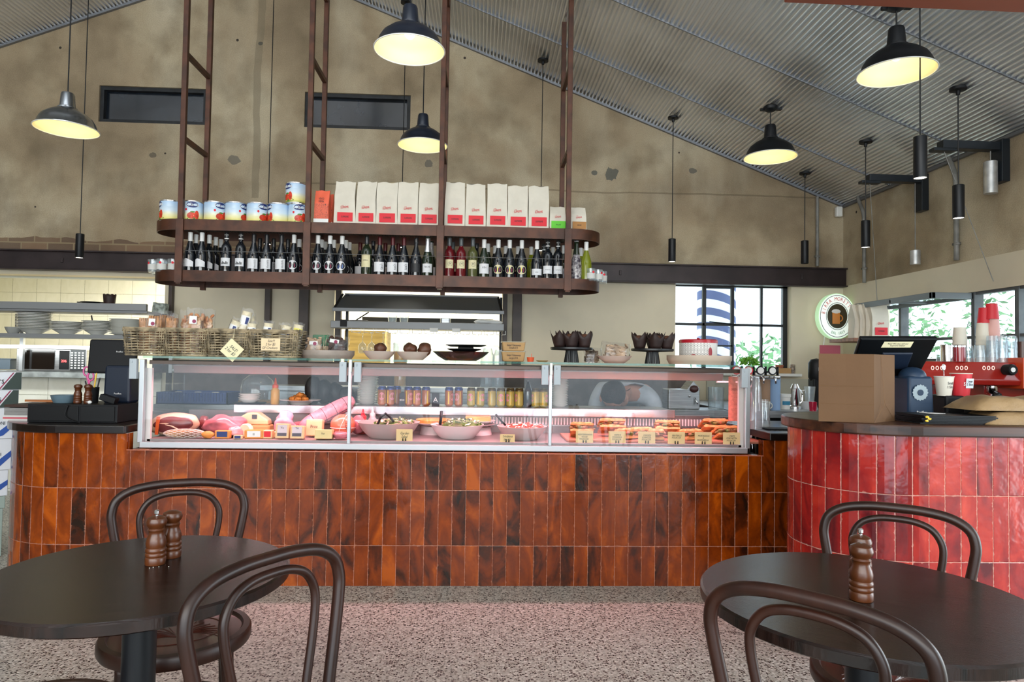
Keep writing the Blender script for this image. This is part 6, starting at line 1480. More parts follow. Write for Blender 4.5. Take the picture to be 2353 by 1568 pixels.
for a, c in (((-w/2, -d/2, 0), (w/2, -d/2+.01, h)), ((-w/2, d/2-.01, 0), (w/2, d/2, h)), ((-w/2, -d/2, 0), (-w/2+.01, d/2, h)), ((w/2-.01, -d/2, 0), (w/2, d/2, h)), ((-w/2, -d/2, 0), (w/2, d/2, .006))): b.span(a, c)
b.build('crate_box', BLUC, t); b = MB()
for i in range(24): b.box((-w/2+0.02+i*0.02, -d/2-0.004, h*0.6), (0.006, 0.008, h*0.7))
b.build('crate_ribs', BLUC, t)
b = MB(); b.span((XA(372, 4.98)-0.05, 4.985, 0.88), (XA(560, 5.0), 5.32, 0.929)); b.span((XA(372, 4.98), 5.02, 0), (XA(560, 5.0)-0.03, 5.28, 0.88)); tag(b.build('wash_bench', STEEL, None), 'steel wash bench carrying the blue crate behind the case', 'bench')
for i, (px, lab) in enumerate(((410, 'white cup upside down in the blue crate, left'), (455, 'white cup upside down in the blue crate, middle'), (495, 'white saucer standing in the blue crate, right'))):
    b = MB(); b.lathe([(0.045, 0), (0.048, 0.02), (0.040, 0.06), (0.02, 0.075), (0, 0.075)], 24); tag(b.build('coffee_cup', CERAM, None, (PY(px, 900, 5.15)[0], 5.15, 0.937), smooth=True), lab, 'cup', 'cups in the blue crate')

# lower back counter standing between the aisle and the back wall
GSTN = mat('grey_brown_stone', '#5E5450', 0.5, ns=7, nv=0.2)
b = MB(); b.span((-2.6, 5.95, 0), (1.86, 6.50, 1.14)); o = b.build('counter_body', GSTN, None)
t = thing('back_counter', 'long grey brown stone counter along the back wall behind the display case', 'counter'); o.parent = t
b = MB(); b.span((-2.6, 5.92, 1.14), (1.86, 6.50, 1.165)); b.build('counter_top', STEEL, t, bevel=0.003)
# ================================================================= LEFT COUNTER, CARTONS, KITCHEN PASS
LZ = 0.8825
def lp(px, py, z=LZ): return PZ(px, py, z)
LYY = 4.20
def LX_(px, y=LYY, py=940): return PY(px, py, y)[0]
t = thing('cash_drawer', 'low black cash drawer on the left counter', 'cash drawer', (LX_(208), LYY, LZ), 0)
b = MB(); b.box((0, 0, 0.052), (0.50, 0.36, 0.104)); b.build('drawer_box', BLACKP, t, bevel=0.004)
b = MB(); b.box((0.14, -0.183, 0.052), (0.19, 0.006, 0.085)); b.box((-0.10, -0.183, 0.052), (0.27, 0.006, 0.085)); b.build('drawer_front', mat('black_satin', '#08080A', 0.45, spec=0.3), t, bevel=0.002)
b = MB(); b.tube(cround([(-0.02, -0.19, 0.10), (-0.03, -0.2, 0.04), (0.02, -0.2, 0.01), (0.06, -0.21, 0.004)], 5), 0.003, 6); b.build('cable', BLACKP, t, smooth='all')
DTZ = LZ+0.105
menus = [('white_menu', '#CFCBC8'), ('pink_menu', '#C7606A'), ('white_menu', '#CFCBC8')]+[('grey_menu', '#8C8A88')]*6
for i, (nm, c) in enumerate(menus):
    b = MB(); w = 0.195 if i < 3 else 0.185; h = 0.010 if i < 3 else 0.006; z = LZ+(i*0.0105 if i < 3 else 0.0315+(i-3)*0.0072)
    b.box((0, 0, h/2), (w, 0.24, h)); tag(b.build('menu', mat(nm, c, 0.6), None, (LX_(73)+0.004*((i*3) % 3), LYY+0.02, z)), ['thick white menu at the bottom of the left counter stack', 'pink red menu second from the bottom of the stack', 'white menu third from the bottom of the stack'][i] if i < 3 else 'thin grey menu in the pile left of the cash drawer, '+nth(i-3, 6), 'menu', 'menus on the left counter')
b = MB(); b.box((0, 0, 0.008), (0.20, 0.25, 0.014)); tag(b.build('wooden_box', mat('dark_walnut', '#3A2218', 0.5), None, (LX_(75), LYY+0.03, LZ+0.077)), 'dark wooden tray on top of the left menu pile', 'tray')
b = MB(); b.prism([(-0.11, -0.01), (0.08, -0.035), (0.11, -0.02), (0.11, 0.03), (-0.11, 0.0)], 0, 0.012); tag(b.build('serving_paddle', mat('tan_wood', '#A86A3E', 0.5), None, (LX_(110), LYY-0.03, LZ+0.107)), 'tan wooden paddle lying on the left counter by the grey bowl', 'paddle')
dish('grey_bowl', 'small blue grey bowl on the cash drawer', 'bowl', LX_(158), LYY-0.05, DTZ, 0.070, 0.045, mat('blue_grey_glaze', '#5F7480', 0.35), 0.75)
mill('turned wooden mill on the cash drawer, left of the pair', (LX_(196), LYY-0.08, DTZ), False, 'mills on the cash drawer', 0.92)
mill('turned wooden mill on the cash drawer, right of the pair', (LX_(219), LYY-0.08, DTZ), False, 'mills on the cash drawer', 0.92)
t = thing('pen_cup', 'dark cup of pens behind the two mills', 'cup', (LX_(207), LYY+0.02, DTZ), 0)
b = MB(); b.openlathe([(0, 0), (0.032, 0), (0.036, 0.09), (0.033, 0.09), (0.03, 0.004), (0, 0.004)], 20); b.build('cup', BLACKP, t, smooth=True)
PNK = mat('pink_handle', '#D9609A', 0.4)
t = thing('scissors', 'pink handled scissors standing in the pen cup', 'scissors', (LX_(200), LYY+0.02, DTZ+0.03), 0)
b = MB()
for cx, cz in ((-0.022, 0.155), (0.004, 0.125)): b.tube([(cx+0.017*math.cos(a), 0, cz+0.026*math.sin(a)) for a in [2*PI*i/18 for i in range(18)]], 0.005, 6, closed=True)
b.tube([(-0.018, 0, 0.125), (-0.004, 0, 0.075)], 0.005, 6); b.tube([(0.0, 0, 0.10), (-0.006, 0, 0.07)], 0.005, 6); b.build('handle', PNK, t, smooth='all')
b = MB(); b.box((0.0, 0, 0.04), (0.010, 0.003, 0.075)); b.build('blade', CHROME, t)
for i, (dx, h, c, lab) in enumerate(((0.020, 0.17, YEL, 'yellow pen leaning in the pen cup'), (-0.03, 0.12, INK, 'black pen in the pen cup, left'), (0.010, 0.13, PNK, 'pink pen in the pen cup'), (0.028, 0.14, INK, 'black marker in the pen cup, right of the yellow pen'))):
    b = MB(); b.tube([(0, 0, 0), (dx*0.9, 0, h*0.95), (dx, 0, h)], [0.004, 0.0045, 0.001], 8); tag(b.build('pen', c, None, (LX_(206)+dx*0.4, LYY+0.02+0.006*(i-1.5), DTZ+0.008)), lab, 'pen', 'pens in the pen cup')
# point of sale terminals
POSM = mat('slate_blue_plastic', '#151F30', 0.42, spec=0.3)
t = thing('sale_terminal', 'black and slate blue sale terminal seen from behind on the left counter', 'terminal', (LX_(268), 4.25, DTZ), 0)
b = MB(); b.box((0, 0.0, 0.11), (0.16, 0.12, 0.225), taper=0.94); b.build('base_unit', POSM, t, bevel=0.015)
b = MB(); b.box((-0.045, -0.02, 0.275), (0.28, 0.03, 0.205), rot=Matrix.Rotation(-0.1, 3, 'X')); b.build('screen_back', BLACKP, t, bevel=0.01)
b = MB(); b.box((0, 0.0, 0.24), (0.10, 0.06, 0.06)); b.build('neck', POSM, t)
text('Posiflex', 0.014, WHITE, t, (0.01, -0.0645, 0.055)); text('Posiflex', 0.013, WHITE, t, (0.0, -0.038, 0.305))
b = MB(); b.box((0, 0, 0.02), (0.09, 0.05, 0.035), rot=Matrix.Rotation(0.3, 3, 'Y')); tag(b.build('card_reader', BLACKP, None, (LX_(275), LYY-0.12, DTZ+0.01), bevel=0.004), 'small black card reader at the right end of the cash drawer', 'card reader')
b = MB(); b.ell((0, 0, 0.010), (0.012, 0.012, 0.010), 12, 8); tag(b.build('white_button', WHITE, None, (LX_(234), LYY-0.13, DTZ), smooth='all'), 'little white round bell button beside the right mill', 'button')
# drink cartons stacked left of the counter
CW = mat('carton_white', '#D9DCE2', 0.7); CG = mat('carton_grey_green', '#98A79F', 0.7); CBL = mat('carton_blue', '#1E4C9E', 0.6); CDK = mat('carton_dark_green', '#2A3A34', 0.6)
cy_ = 4.62; xr = {0: 46, 1: 42, 2: 36, 3: 30, 4: 26, 5: 22}
zt = [PY(20, y, cy_-0.16).z for y in (855, 896, 937, 1008, 1080, 1140)]+[0.30, 0.0]
words = [('rivers', 0), ('rivers', 0), ('PERONI', 1), ('PERONI', 1), ('', 1), ('MORETTI', 2), ('', 2)]
for i in range(7):
    z1, z0 = zt[i], zt[i+1]+0.002; pxr = [49, 42, 35, 27, 20, 14, 8][i]
    x1 = PY(pxr, 900+40*i, cy_-0.16).x; h = z1-z0
    t = thing('drink_carton', ['white carton with bold black lettering, topmost of the far left stack', 'white carton with bold black lettering, second from the top of the stack', 'white carton with a blue sweep, third from the top at far left', 'white carton with a blue sweep, fourth from the top at far left', 'white carton with blue corner, fifth from the top at far left', 'pale green carton sixth from the top at far left', 'bottom carton of the far left stack, mostly hidden'][i], 'carton', (x1, cy_-0.16, z0), 0.62, 'cartons stacked by the left counter')
    b = MB(); b.box((-0.20, 0.16, h/2), (0.40, 0.32, h)); b.build('carton_box', CW if words[i][1] < 2 else CG, t, bevel=0.003)
    if words[i][1] == 0:
        b = MB(); b.prismY([(-0.10, 0.002), (-0.002, 0.002), (-0.002, h-0.002), (-0.03, h-0.002)], -0.002, -0.001); b.build('dark_corner', CDK, t)
        b = MB(); b.prismY([(-0.115, 0.004), (-0.107, 0.004), (-0.038, h-0.004), (-0.046, h-0.004)], -0.002, -0.001); b.build('plum_stripe', WINEP, t)
    elif words[i][1] == 1:
        b = MB(); b.prismY([(-0.2, 0.004), (-0.10, 0.03), (-0.002, h*0.62), (-0.002, h*0.42), (-0.06, 0.02), (-0.12, 0.004)], -0.002, -0.001); b.build('blue_sweep', CBL, t)
    if words[i][0]: text(words[i][0], 0.055 if words[i][1] == 0 else 0.03, INK if words[i][1] < 2 else WINEP, t, (-0.135 if words[i][1] == 0 else -0.09, -0.003, h*0.5), sx=0.75)

# left kitchen pass --------------------------------------------------
PYY = 6.25
def KX(px, y=PYY): return XA(px, y)
ps = thing('pass_shelf', 'steel two level pass shelf across the left kitchen opening', 'shelf', (0, 0, 0))
z1 = ZA(150, 768, PYY-0.15); z2 = ZA(150, 712, PYY-0.15)
xr_ = KX(382)
b = MB(); b.span((-5.1, PYY-0.16, z1-0.035), (xr_, PYY+0.16, z1)); b.build('lower_shelf', SATIN, ps, bevel=0.003)
b = MB(); b.span((-5.1, PYY-0.17, z2-0.02), (KX(355), PYY+0.14, z2)); b.span((-5.1, PYY-0.19, z2+0.0), (KX(355), PYY-0.15, z2+0.06)); b.build('upper_shelf', SATIN, ps, bevel=0.003)
b = MB(); b.span((-5.1, PYY-0.12, z1-0.13), (KX(250), PYY-0.09, z1-0.10)); b.build('strip_light', mat('white_strip_light', (1, 1, 1), 0.5, emis=(0.95, 1.0, 0.98), es=2.2), ps)
area('strip_lamp', (-4.2, PYY-0.1, z1-0.14), (-4.2, WY+0.02, 0.8), 2.2, 0.05, 5.5, (0.95, 1.0, 0.97))
for px in (30, 380):
    b = MB(); b.span((KX(px)-0.015, PYY+0.1, 1.12), (KX(px)+0.015, PYY+0.13, z2-0.02)); b.build('upright', ALU, ps)
b = MB(); b.tube([(KX(186), PYY+0.14, z2-0.03), (KX(196), PYY+0.12, z1+0.05)], 0.006, 6); b.tube([(KX(8), PYY+0.14, z2-0.03), (KX(12), PYY+0.12, z1+0.05)], 0.006, 6); b.build('heat_lamp_cable', BLACKM, ps)
BOWLP = [(0, 0.0), (0.055, 0), (0.060, 0.006), (0.105, 0.032), (0.128, 0.045), (0.141, 0.046), (0.142, 0.050), (0.126, 0.050), (0.10, 0.036), (0.055, 0.010), (0, 0.009)]
plate_stack('pasta_bowl', 'white bowl, tallest stack on the pass shelf', 'bowl', 79, PYY, z1+0.001, 0.142, 11, 0.0135, prof=BOWLP, yref=750)
plate_stack('pasta_bowl', 'white bowl, second stack on the pass shelf', 'bowl', 155, PYY, z1+0.001, 0.142, 6, 0.0125, prof=[(r*0.96, z) for r, z in BOWLP], yref=750)
plate_stack('pasta_bowl', 'white bowl, third stack on the pass shelf', 'bowl', 224, PYY, z1+0.001, 0.142, 7, 0.0125, prof=[(r*0.88, z) for r, z in BOWLP], yref=750)
plate_stack('dinner_plate', 'white plate, flat plate stack on the pass shelf', 'plate', 290, PYY, z1+0.001, 0.135, 11, 0.0125, yref=750)
dish('small_bowl', 'small grey bowl at the left end of the pass shelf', 'bowl', KX(28, PYY-0.08), PYY-0.08, z1+0.0, 0.066, 0.055, mat('grey_glaze', '#9A9C98', 0.4), 0.6)
b = MB(); b.lathe([(0, 0), (0.035, 0), (0.038, 0.06), (0.036, 0.062), (0, 0.056)], 24); tag(b.build('white_pot', CERAM, None, (KX(108), PYY, z2+0.0), smooth=True), 'small white pot on the upper pass shelf', 'pot')
b = MB(); b.lathe([(0, 0), (0.05, 0), (0.085, 0.022), (0.088, 0.026), (0, 0.02)], 24); b.box((0.10, 0, 0.022), (0.04, 0.03, 0.008)); b.box((-0.10, 0, 0.022), (0.04, 0.03, 0.008)); tag(b.build('iron_pan', BLACKM, None, (KX(206, PYY-0.02), PYY-0.02, z2+0.055), smooth=True), 'small black iron pan on the upper pass shelf', 'pan')
b = MB(); b.box((0, 0, 0.027), (0.2, 0.1, 0.053)); tag(b.build('carton', mat('grey_carton', '#77797B', 0.7), None, (KX(206, PYY-0.02), PYY-0.02, z2)), 'low grey carton under the small black pan', 'carton')
b = MB(); n = 30
vs = []
for j in range(4):
    for i in range(n): a = 2*PI*i/n; f = abs(((a/(2*PI)*9) % 1)-0.5)*2; r = 0.042+0.010*j/3; vs.append((r*math.cos(a), r*math.sin(a), 0.10*j/3+(0.012*f if j == 3 else 0)))
b.add(vs, [(j*n+i, j*n+(i+1) % n, (j+1)*n+(i+1) % n, (j+1)*n+i) for j in range(3) for i in range(n)]+[tuple(range(n-1, -1, -1))])
tag(b.build('muffin_papers', WRAP, None, (KX(247, PYY-0.02), PYY-0.02, z2+0.045), smooth='all', solid=0.002), 'stack of dark brown muffin papers on the upper pass shelf', 'muffin papers')
b = MB(); b.box((0, 0, 0.022), (0.12, 0.1, 0.043)); tag(b.build('carton', MATS['grey_carton'], None, (KX(247, PYY-0.02)+0.02, PYY-0.02, z2)), 'low grey carton under the muffin papers', 'carton')
b = MB(); b.box((0, 0, 0.05), (0.11, 0.08, 0.10), rot=Matrix.Rotation(0.1, 3, 'Y')); tag(b.build('marble_block', mat('mottled_stone', '#9BA59E', 0.6, ns=30, nv=0.3), None, (KX(365, 6.38), 6.38, z2-0.005)), 'mottled grey green box at the right end of the upper pass shelf', 'box')
b = MB(); b.span((KX(356, 6.38), 6.33, 1.12), (KX(380, 6.38), 6.44, z2-0.006)); struct(b.build('trim_18', BLACKM))
t = thing('microwave_oven', 'steel microwave with red digits on the ledge under the pass shelf', 'microwave', (KX(118, 6.42), 6.52, 1.1205), 0)
b = MB(); b.box((0, 0, 0.10), (0.62, 0.20, 0.20)); b.build('oven_body', STEEL, t, bevel=0.005)
b = MB(); b.box((-0.12, -0.103, 0.10), (0.30, 0.006, 0.17)); b.build('door', mat('dark_oven_glass', '#16110E', 0.1), t)
b = MB(); b.box((0.115, -0.103, 0.10), (0.085, 0.006, 0.17)); b.build('display', BLACKP, t)
b = MB(); b.box((0.235, -0.103, 0.10), (0.13, 0.006, 0.19)); b.build('keypad_panel', mat('dark_steel', '#4A4D4F', 0.4, 0.6), t)
b = MB()
for i in range(4):
    for j in range(7): b.box((0.185+i*0.032, -0.107, 0.03+j*0.023), (0.018, 0.002, 0.012))
b.build('keys', WHITE, t)
text('206', 0.034, mat('red_led', (1, .1, .1), 0.5, emis=(1, 0.08, 0.08), es=4), t, (0.115, -0.108, 0.09))
b = MB(); b.box((0, 0, 0.05), (0.17, 0.12, 0.09)); b.box((0, 0, 0.10), (0.19, 0.13, 0.012)); tag(b.build('food_container', mat('grey_blue_plastic', '#56636E', 0.4), None, (KX(8, 6.48), 6.5, 1.1205), bevel=0.004), 'grey blue food container left of the microwave', 'container')

# middle kitchen pass --------------------------------------------------
QY = 6.40
def QX(px, y=QY): return XA(px, y)
hd = thing('heat_hood', 'sloping steel hood panel over the middle kitchen opening', 'hood', (0, 0, 0))
za, zb = ZA(960, 680, QY+0.1), ZA(960, 714, QY-0.12); xa, xb = QX(768), QX(1153)
b = MB(); b.add([(xa+0.06, QY+0.12, za), (xb-0.03, QY+0.12, za), (xb, QY-0.12, zb), (xa, QY-0.12, zb), (xa+0.06, QY+0.13, za-0.004), (xb-0.03, QY+0.13, za-0.004), (xb, QY-0.11, zb-0.004), (xa, QY-0.11, zb-0.004)], [(0, 1, 2, 3), (7, 6, 5, 4), (0, 3, 7, 4), (1, 5, 6, 2)]); b.build('hood_panel', mat('dark_mirror_steel', (0.20, 0.22, 0.25), 0.38, 0.8), hd)
b = MB(); b.span((xa, QY-0.14, zb-0.02), (xb+0.01, QY-0.11, zb+0.012)); b.span((xa+0.06, QY+0.11, za-0.005), (xb-0.03, QY+0.14, za+0.012)); b.build('hood_edge', SATIN, hd, bevel=0.003)
for x in (xa+0.01, xb-0.01):
    b = MB(); b.tube([(x+0.03*(1 if x < 0 else -1), QY+0.12, za), (x, QY-0.12, zb)], 0.012, 6); b.build('hood_arm', BLACKM, hd)
gs = thing('glass_rack_shelf', 'steel shelf with hanging glass rails in the middle kitchen opening', 'shelf', (0, 0, 0))
zs = ZA(960, 741, QY-0.14); zs0 = ZA(960, 757, QY-0.14)
b = MB(); b.span((xa-0.01, QY-0.15, zs0), (xb+0.01, QY+0.14, zs)); b.build('shelf_board', SATIN, gs, bevel=0.004)
b = MB(); x = QX(812)
while x < xb-0.05:
    for dx in (0, 0.085): b.tube([(x+dx, QY-0.12, zs0), (x+dx, QY-0.12, zs0-0.035)], 0.0025, 5)
    b.tube([(x, QY-0.12, zs0-0.035), (x+0.03, QY-0.12, zs0-0.037)], 0.0025, 5); b.tube([(x+0.085, QY-0.12, zs0-0.035), (x+0.055, QY-0.12, zs0-0.037)], 0.0025, 5)
    b.tube([(x+0.03, QY-0.12, zs0-0.037), (x+0.03, QY+0.12, zs0-0.037)], 0.002, 4); b.tube([(x+0.055, QY-0.12, zs0-0.037), (x+0.055, QY+0.12, zs0-0.037)], 0.002, 4)
    x += 0.110
b.build('hanging_rail', WHITEP, gs)
for px in (998, 1048):
    b = MB(); b.box((QX(px), QY-0.152, zs0-0.005), (0.075, 0.002, 0.035)); b.build('paper_note', WHITE, gs)
b = MB(); b.box((QX(795), QY-0.155, zs-0.02), (0.06, 0.01, 0.065)); b.build('black_tag', BLACKP, gs)
for px in (790, 1150):
    b = MB(); b.span((QX(px)-0.012, QY+0.10, 1.10), (QX(px)+0.012, QY+0.13, za)); b.build('upright', BLACKM, gs)
def make_wine_glass():
    t = thing('wine_glass', 'x', 'glass', (0, 0, 0))
    b = MB(); b.openlathe([(0.033, 0.0), (0.032, 0.002), (0.006, 0.006), (0.004, 0.02), (0.004, 0.075), (0.008, 0.085), (0.030, 0.105), (0.038, 0.13), (0.036, 0.165), (0.030, 0.19)], 24); b.v = [(x, y, -z) for x, y, z in b.v]; b.build('glass_bowl', TUMBLER, t, smooth=True)
    return t
wg = make_wine_glass(); wgs = [(833, 'first from the left'), (854, 'second from the left'), (880, 'third from the left'), (907, 'fourth from the left, above the left loaf bowl'), (1086, 'third from the right'), (1112, 'second from the right'), (1138, 'last on the right')]
for i, (px, w_) in enumerate(wgs):
    o = wg if i == 0 else dup(wg); o.location = (QX(px), QY-0.02, zs0-0.037); o['label'] = 'upside down wine glass on the rail, '+w_; o['group'] = 'wine glasses hanging in the pass'
for i, (px, dy, m_, lab) in enumerate(((899, 0.02, TUMBLER, 'clear glass jug on the glass rack shelf, left'), (926, 0.02, TUMBLER, 'clear glass jug with black spout on the rack shelf, beside the other'))):
    b = MB(); b.openlathe([(0, 0), (0.036, 0), (0.045, 0.07), (0.042, 0.07), (0.034, 0.004)], 20); tag(b.build('glass_jug', m_, None, (QX(px), QY+dy, zs+0.001), smooth=True), lab, 'jug')
b = MB(); b.prism(rrect(0.095, 0.08, 0.02), 0, 0.05); tag(b.build('steel_container', STEEL, None, (QX(1022), QY, zs+0.001), bevel=0.004), 'small steel container with lid on the rack shelf', 'container')
b = MB(); b.ell((0, 0, 0.02), (0.13, 0.08, 0.022), 24, 8, jit=0.4, seed=3); b.v = [(x, y, max(0, z)) for x, y, z in b.v]; tag(b.build('folded_cloth', WHITE, None, (QX(1120), QY, zs+0.001), smooth='all'), 'folded white cloth at the right end of the rack shelf', 'cloth')
b = MB(); b.ell((0, 0, 0.006), (0.1, 0.05, 0.01), 16, 6); b.tube([(-0.02, 0, 0.01), (0.10, 0, 0.09)], 0.006, 6); tag(b.build('tongs', BLACKP, None, (QX(820), QY, zs+0.004), smooth='all'), 'black tongs lying on the rack shelf at the left', 'tongs')
b = MB(); b.span((-1.3, 7.6, 1.68), (0.15, 8.0, 1.74)); b.span((-1.3, 7.62, 1.62), (0.15, 7.64, 1.68)); tag(b.build('kitchen_shelf', BLACKM, None), 'dark shelf deeper in the kitchen behind the glass rack', 'shelf')
b = MB(); b.span((-1.45, 7.4, 0), (-1.02, 7.9, 1.58)); tag(b.build('plywood_cupboard', mat('pale_ply', '#B39B5E', 0.6, ns=4, nv=0.1, stretch=(1, 1, 9)), None), 'pale plywood cupboard inside the kitchen, left of the pass', 'cupboard')
t = thing('juice_jug', 'clear jug of orange juice behind the loaves', 'jug', (XA(920, 5.2), 5.2, 1.07), 0)
b = MB(); b.openlathe([(0.050, 0), (0.055, 0.33), (0.052, 0.33), (0.046, 0.004)], 24); b.build('jug_glass', TUMBLER, t, smooth=True); b = MB(); b.lathe([(0.045, 0.005), (0.049, 0.265), (0, 0.265)], 24); b.build('orange_juice', mat('orange_juice', '#E9A21C', 0.3), t, smooth=True)
# bench that carries things behind the counter
b = MB(); b.span((-1.6, 5.08, 1.03), (0.35, 5.34, 1.069)); b.span((-1.55, 5.12, 0), (0.30, 5.32, 1.03)); tag(b.build('back_bench', STEEL, None, bevel=0.003), 'steel bench behind the display case below the middle kitchen opening', 'bench')
for i, (px, r, h, lab) in enumerate(((1120, 0.055, 0.30, 'tall clear glass jar on the back bench, left of two'), (1145, 0.045, 0.29, 'tall clear glass jar on the back bench, right of two'))):
    b = MB(); b.openlathe([(0, 0.0), (r*.95, 0), (r, 0.01), (r, h*0.8), (r*0.6, h*0.93), (r*0.6, h), (r*.55, h), (r*0.9, h*.78), (r*.9, 0.01)], 24); tag(b.build('glass_jar', TUMBLER, None, (XA(px, 5.2), 5.2, 1.07), smooth=True), lab, 'jar')
# ================================================================= RIGHT SIDE: BENCH, TAPS, SIGN, BAR THINGS
SBZ = 0.93
b = MB(); b.span((1.9, 5.05, 0.88), (WX-0.003, WY-0.095, SBZ)); b.build('bench_top', STEEL, None)
o = bpy.data.objects['bench_top']; o.name = 'service_bench_top'; bench = thing('service_bench', 'steel topped bench along the back wall below the window', 'bench', (0, 0, 0)); o.name = 'bench_top'; o.parent = bench
b = MB(); b.span((1.95, 5.12, 0), (WX-0.01, WY-0.1, 0.88)); b.build('bench_cabinet', BLACKP, bench)
def SX(px, y, py=900): return PY(px, py, y)[0]
def simple(name, lab, cat, mb, m, loc, **k): return tag(mb.build(name, m, None, loc, **k), lab, cat)
b = MB(); b.lathe([(0.056, 0), (0.056, 0.262), (0.022, 0.262), (0.022, 0.01)], 32); t = thing('paper_towel_roll', 'tall brown paper towel roll on the bench, left of the blue one', 'paper roll', (SX(1758, 5.25), 5.25, SBZ), 0); b.build('roll', mat('brown_towel', '#A98A72', 0.8), t, smooth=True)
b = MB(); b.lathe([(0.039, 0), (0.039, 0.262), (0.018, 0.262), (0.018, 0.01)], 32); t = thing('paper_towel_roll', 'tall pale blue paper towel roll on the bench', 'paper roll', (SX(1781, 5.2), 5.2, SBZ), 0); b.build('roll', mat('blue_towel', '#8FAED6', 0.8), t, smooth=True)
t = thing('white_mug', 'white mug with handle in front of the paper rolls', 'mug', (SX(1760, 5.1), 5.105, SBZ), 0)
b = MB(); b.lathe([(0.028, 0), (0.036, 0.07), (0.033, 0.07), (0.026, 0.006), (0, 0.006)], 24); b.build('mug_body', CERAM, t, smooth=True)
b = MB(); b.tube([(0.033+0.018*math.sin(a), 0, 0.037+0.02*math.cos(a)) for a in [PI*i/8 for i in range(9)]], 0.004, 6); b.build('handle', CERAM, t, smooth='all')
t = thing('plastic_tub', 'white lidded plastic tub with a blue label on the bench', 'tub', (SX(1804, 5.3), 5.3, SBZ), 0)
b = MB(); b.lathe([(0.036, 0), (0.040, 0.095), (0.044, 0.098), (0.044, 0.12), (0, 0.12)], 28); b.build('tub_body', WHITEP, t, smooth=True)
b = MB(); patch(b, 0.0405, -0.9, 0.9, 0.035, 0.065, 8); b.build('blue_label', mat('teal_label', '#2F7FA0', 0.5), t)
b = MB(); b.lathe([(0.05, 0), (0.052, 0.02), (0.035, 0.03), (0.032, 0.16), (0.035, 0.165), (0.02, 0.20), (0.0, 0.2)], 28); b.tube([(0.03, 0, 0.16), (0.06, 0, 0.13), (0.06, 0, 0.06), (0.035, 0, 0.04)], 0.006, 6); simple('steel_grinder', 'shiny steel grinder standing on the bench', 'grinder', b, CHROME, (SX(1827, 5.35), 5.35, SBZ), smooth=True)
t = thing('blender', 'blender base with clear jug at the end of the bench', 'blender', (SX(1860, 5.35), 5.35, SBZ), 0)
b = MB(); b.lathe([(0.06, 0), (0.055, 0.04), (0.045, 0.06), (0, 0.06)], 24); b.build('blender_base', mat('light_grey_plastic', '#B9BCC0', 0.4), t, smooth=True)
b = MB(); b.openlathe([(0.035, 0.06), (0.045, 0.18), (0.043, 0.18), (0.033, 0.062)], 24); b.build('jug', TUMBLER, t, smooth=True); b = MB(); b.tube([(-0.04, 0, 0.15), (-0.075, 0, 0.14), (-0.07, 0, 0.07), (-0.04, 0, 0.05)], 0.006, 6); b.build('handle', WHITEP, t, smooth='all')
b = MB(); b.openlathe([(0, 0.002), (0.026, 0), (0.030, 0.07), (0.028, 0.07), (0.024, 0.006)], 20); b.lathe([(0.025, 0.006), (0.028, 0.055), (0, 0.055)], 20); simple('red_drink_glass', 'small glass of red drink on the bench edge beside the paper bag', 'glass', b, mat('red_drink', '#A81E3C', 0.15, coat=0.4), (SX(1868, 5.12, 930), 5.12, SBZ), smooth=True)
t = thing('coffee_grinder', 'black coffee grinder partly hidden behind the paper bag', 'grinder', (SX(1876, 5.6, 880), 5.6, SBZ), 0)
b = MB(); b.lathe([(0.05, 0.22), (0.065, 0.25), (0.065, 0.37), (0.045, 0.40), (0, 0.41)], 28); b.build('hopper', BLACKP, t, smooth=True); b = MB(); b.box((0, 0, 0.12), (0.10, 0.10, 0.24)); b.build('grinder_body', BLACKP, t, bevel=0.01); b = MB(); b.box((0.01, -0.067, 0.32), (0.05, 0.006, 0.03)); b.build('white_label', WHITE, t)
b = MB()
b.box((0, 0, 0), (0.24, 0.02, 0.10)); simple('splashback_tile', 'low cream tiled splashback strip on the back wall beside the bench', 'splashback', MB().box((0, 0, 0), (1.35, 0.012, 0.21)), TILEW, (2.9, WY-0.008, 1.04))
# beer taps
t = thing('beer_tap_font', 'chrome beer tap font with round badges beyond the right end of the case', 'beer tap', (SX(1730, 5.0, 850), 5.0, 0), 0)
b = MB(); b.tube([(-0.16, 0, 1.185), (0.20, 0, 1.185)], 0.016, 12); b.tube([(0.0, 0.0, 0.0), (0.0, 0, 1.185)], 0.03, 16); b.build('font_bar', CHROME, t, smooth='all')
for i, x in enumerate((-0.12, -0.03, 0.06, 0.15)):
    b = MB(); b.lathe([(0.032, -0.006), (0.034, 0), (0.032, 0.006)], 24); o = b.build('tap_badge', BLACKP if i > 1 else REDP, t, (x-0.015, -0.03, 1.235)); o.rotation_euler = (PI/2, 0, 0)
    b = MB(); b.lathe([(0.024, -0.0072), (0.024, 0.0072)], 24); o = b.build('badge_centre', WHITE, t, (x-0.015, -0.03, 1.235)); o.rotation_euler = (PI/2, 0, 0)
    b = MB(); b.tube([(x+0.028, -0.02, 1.20), (x+0.028, -0.02, 1.265)], 0.009, 10); b.build('tap_handle', BLACKP, t, smooth='all')
    b = MB(); b.tube([(x, -0.02, 1.19), (x, -0.05, 1.18), (x, -0.055, 1.14)], 0.007, 8); b.build('spout', CHROME, t, smooth='all')
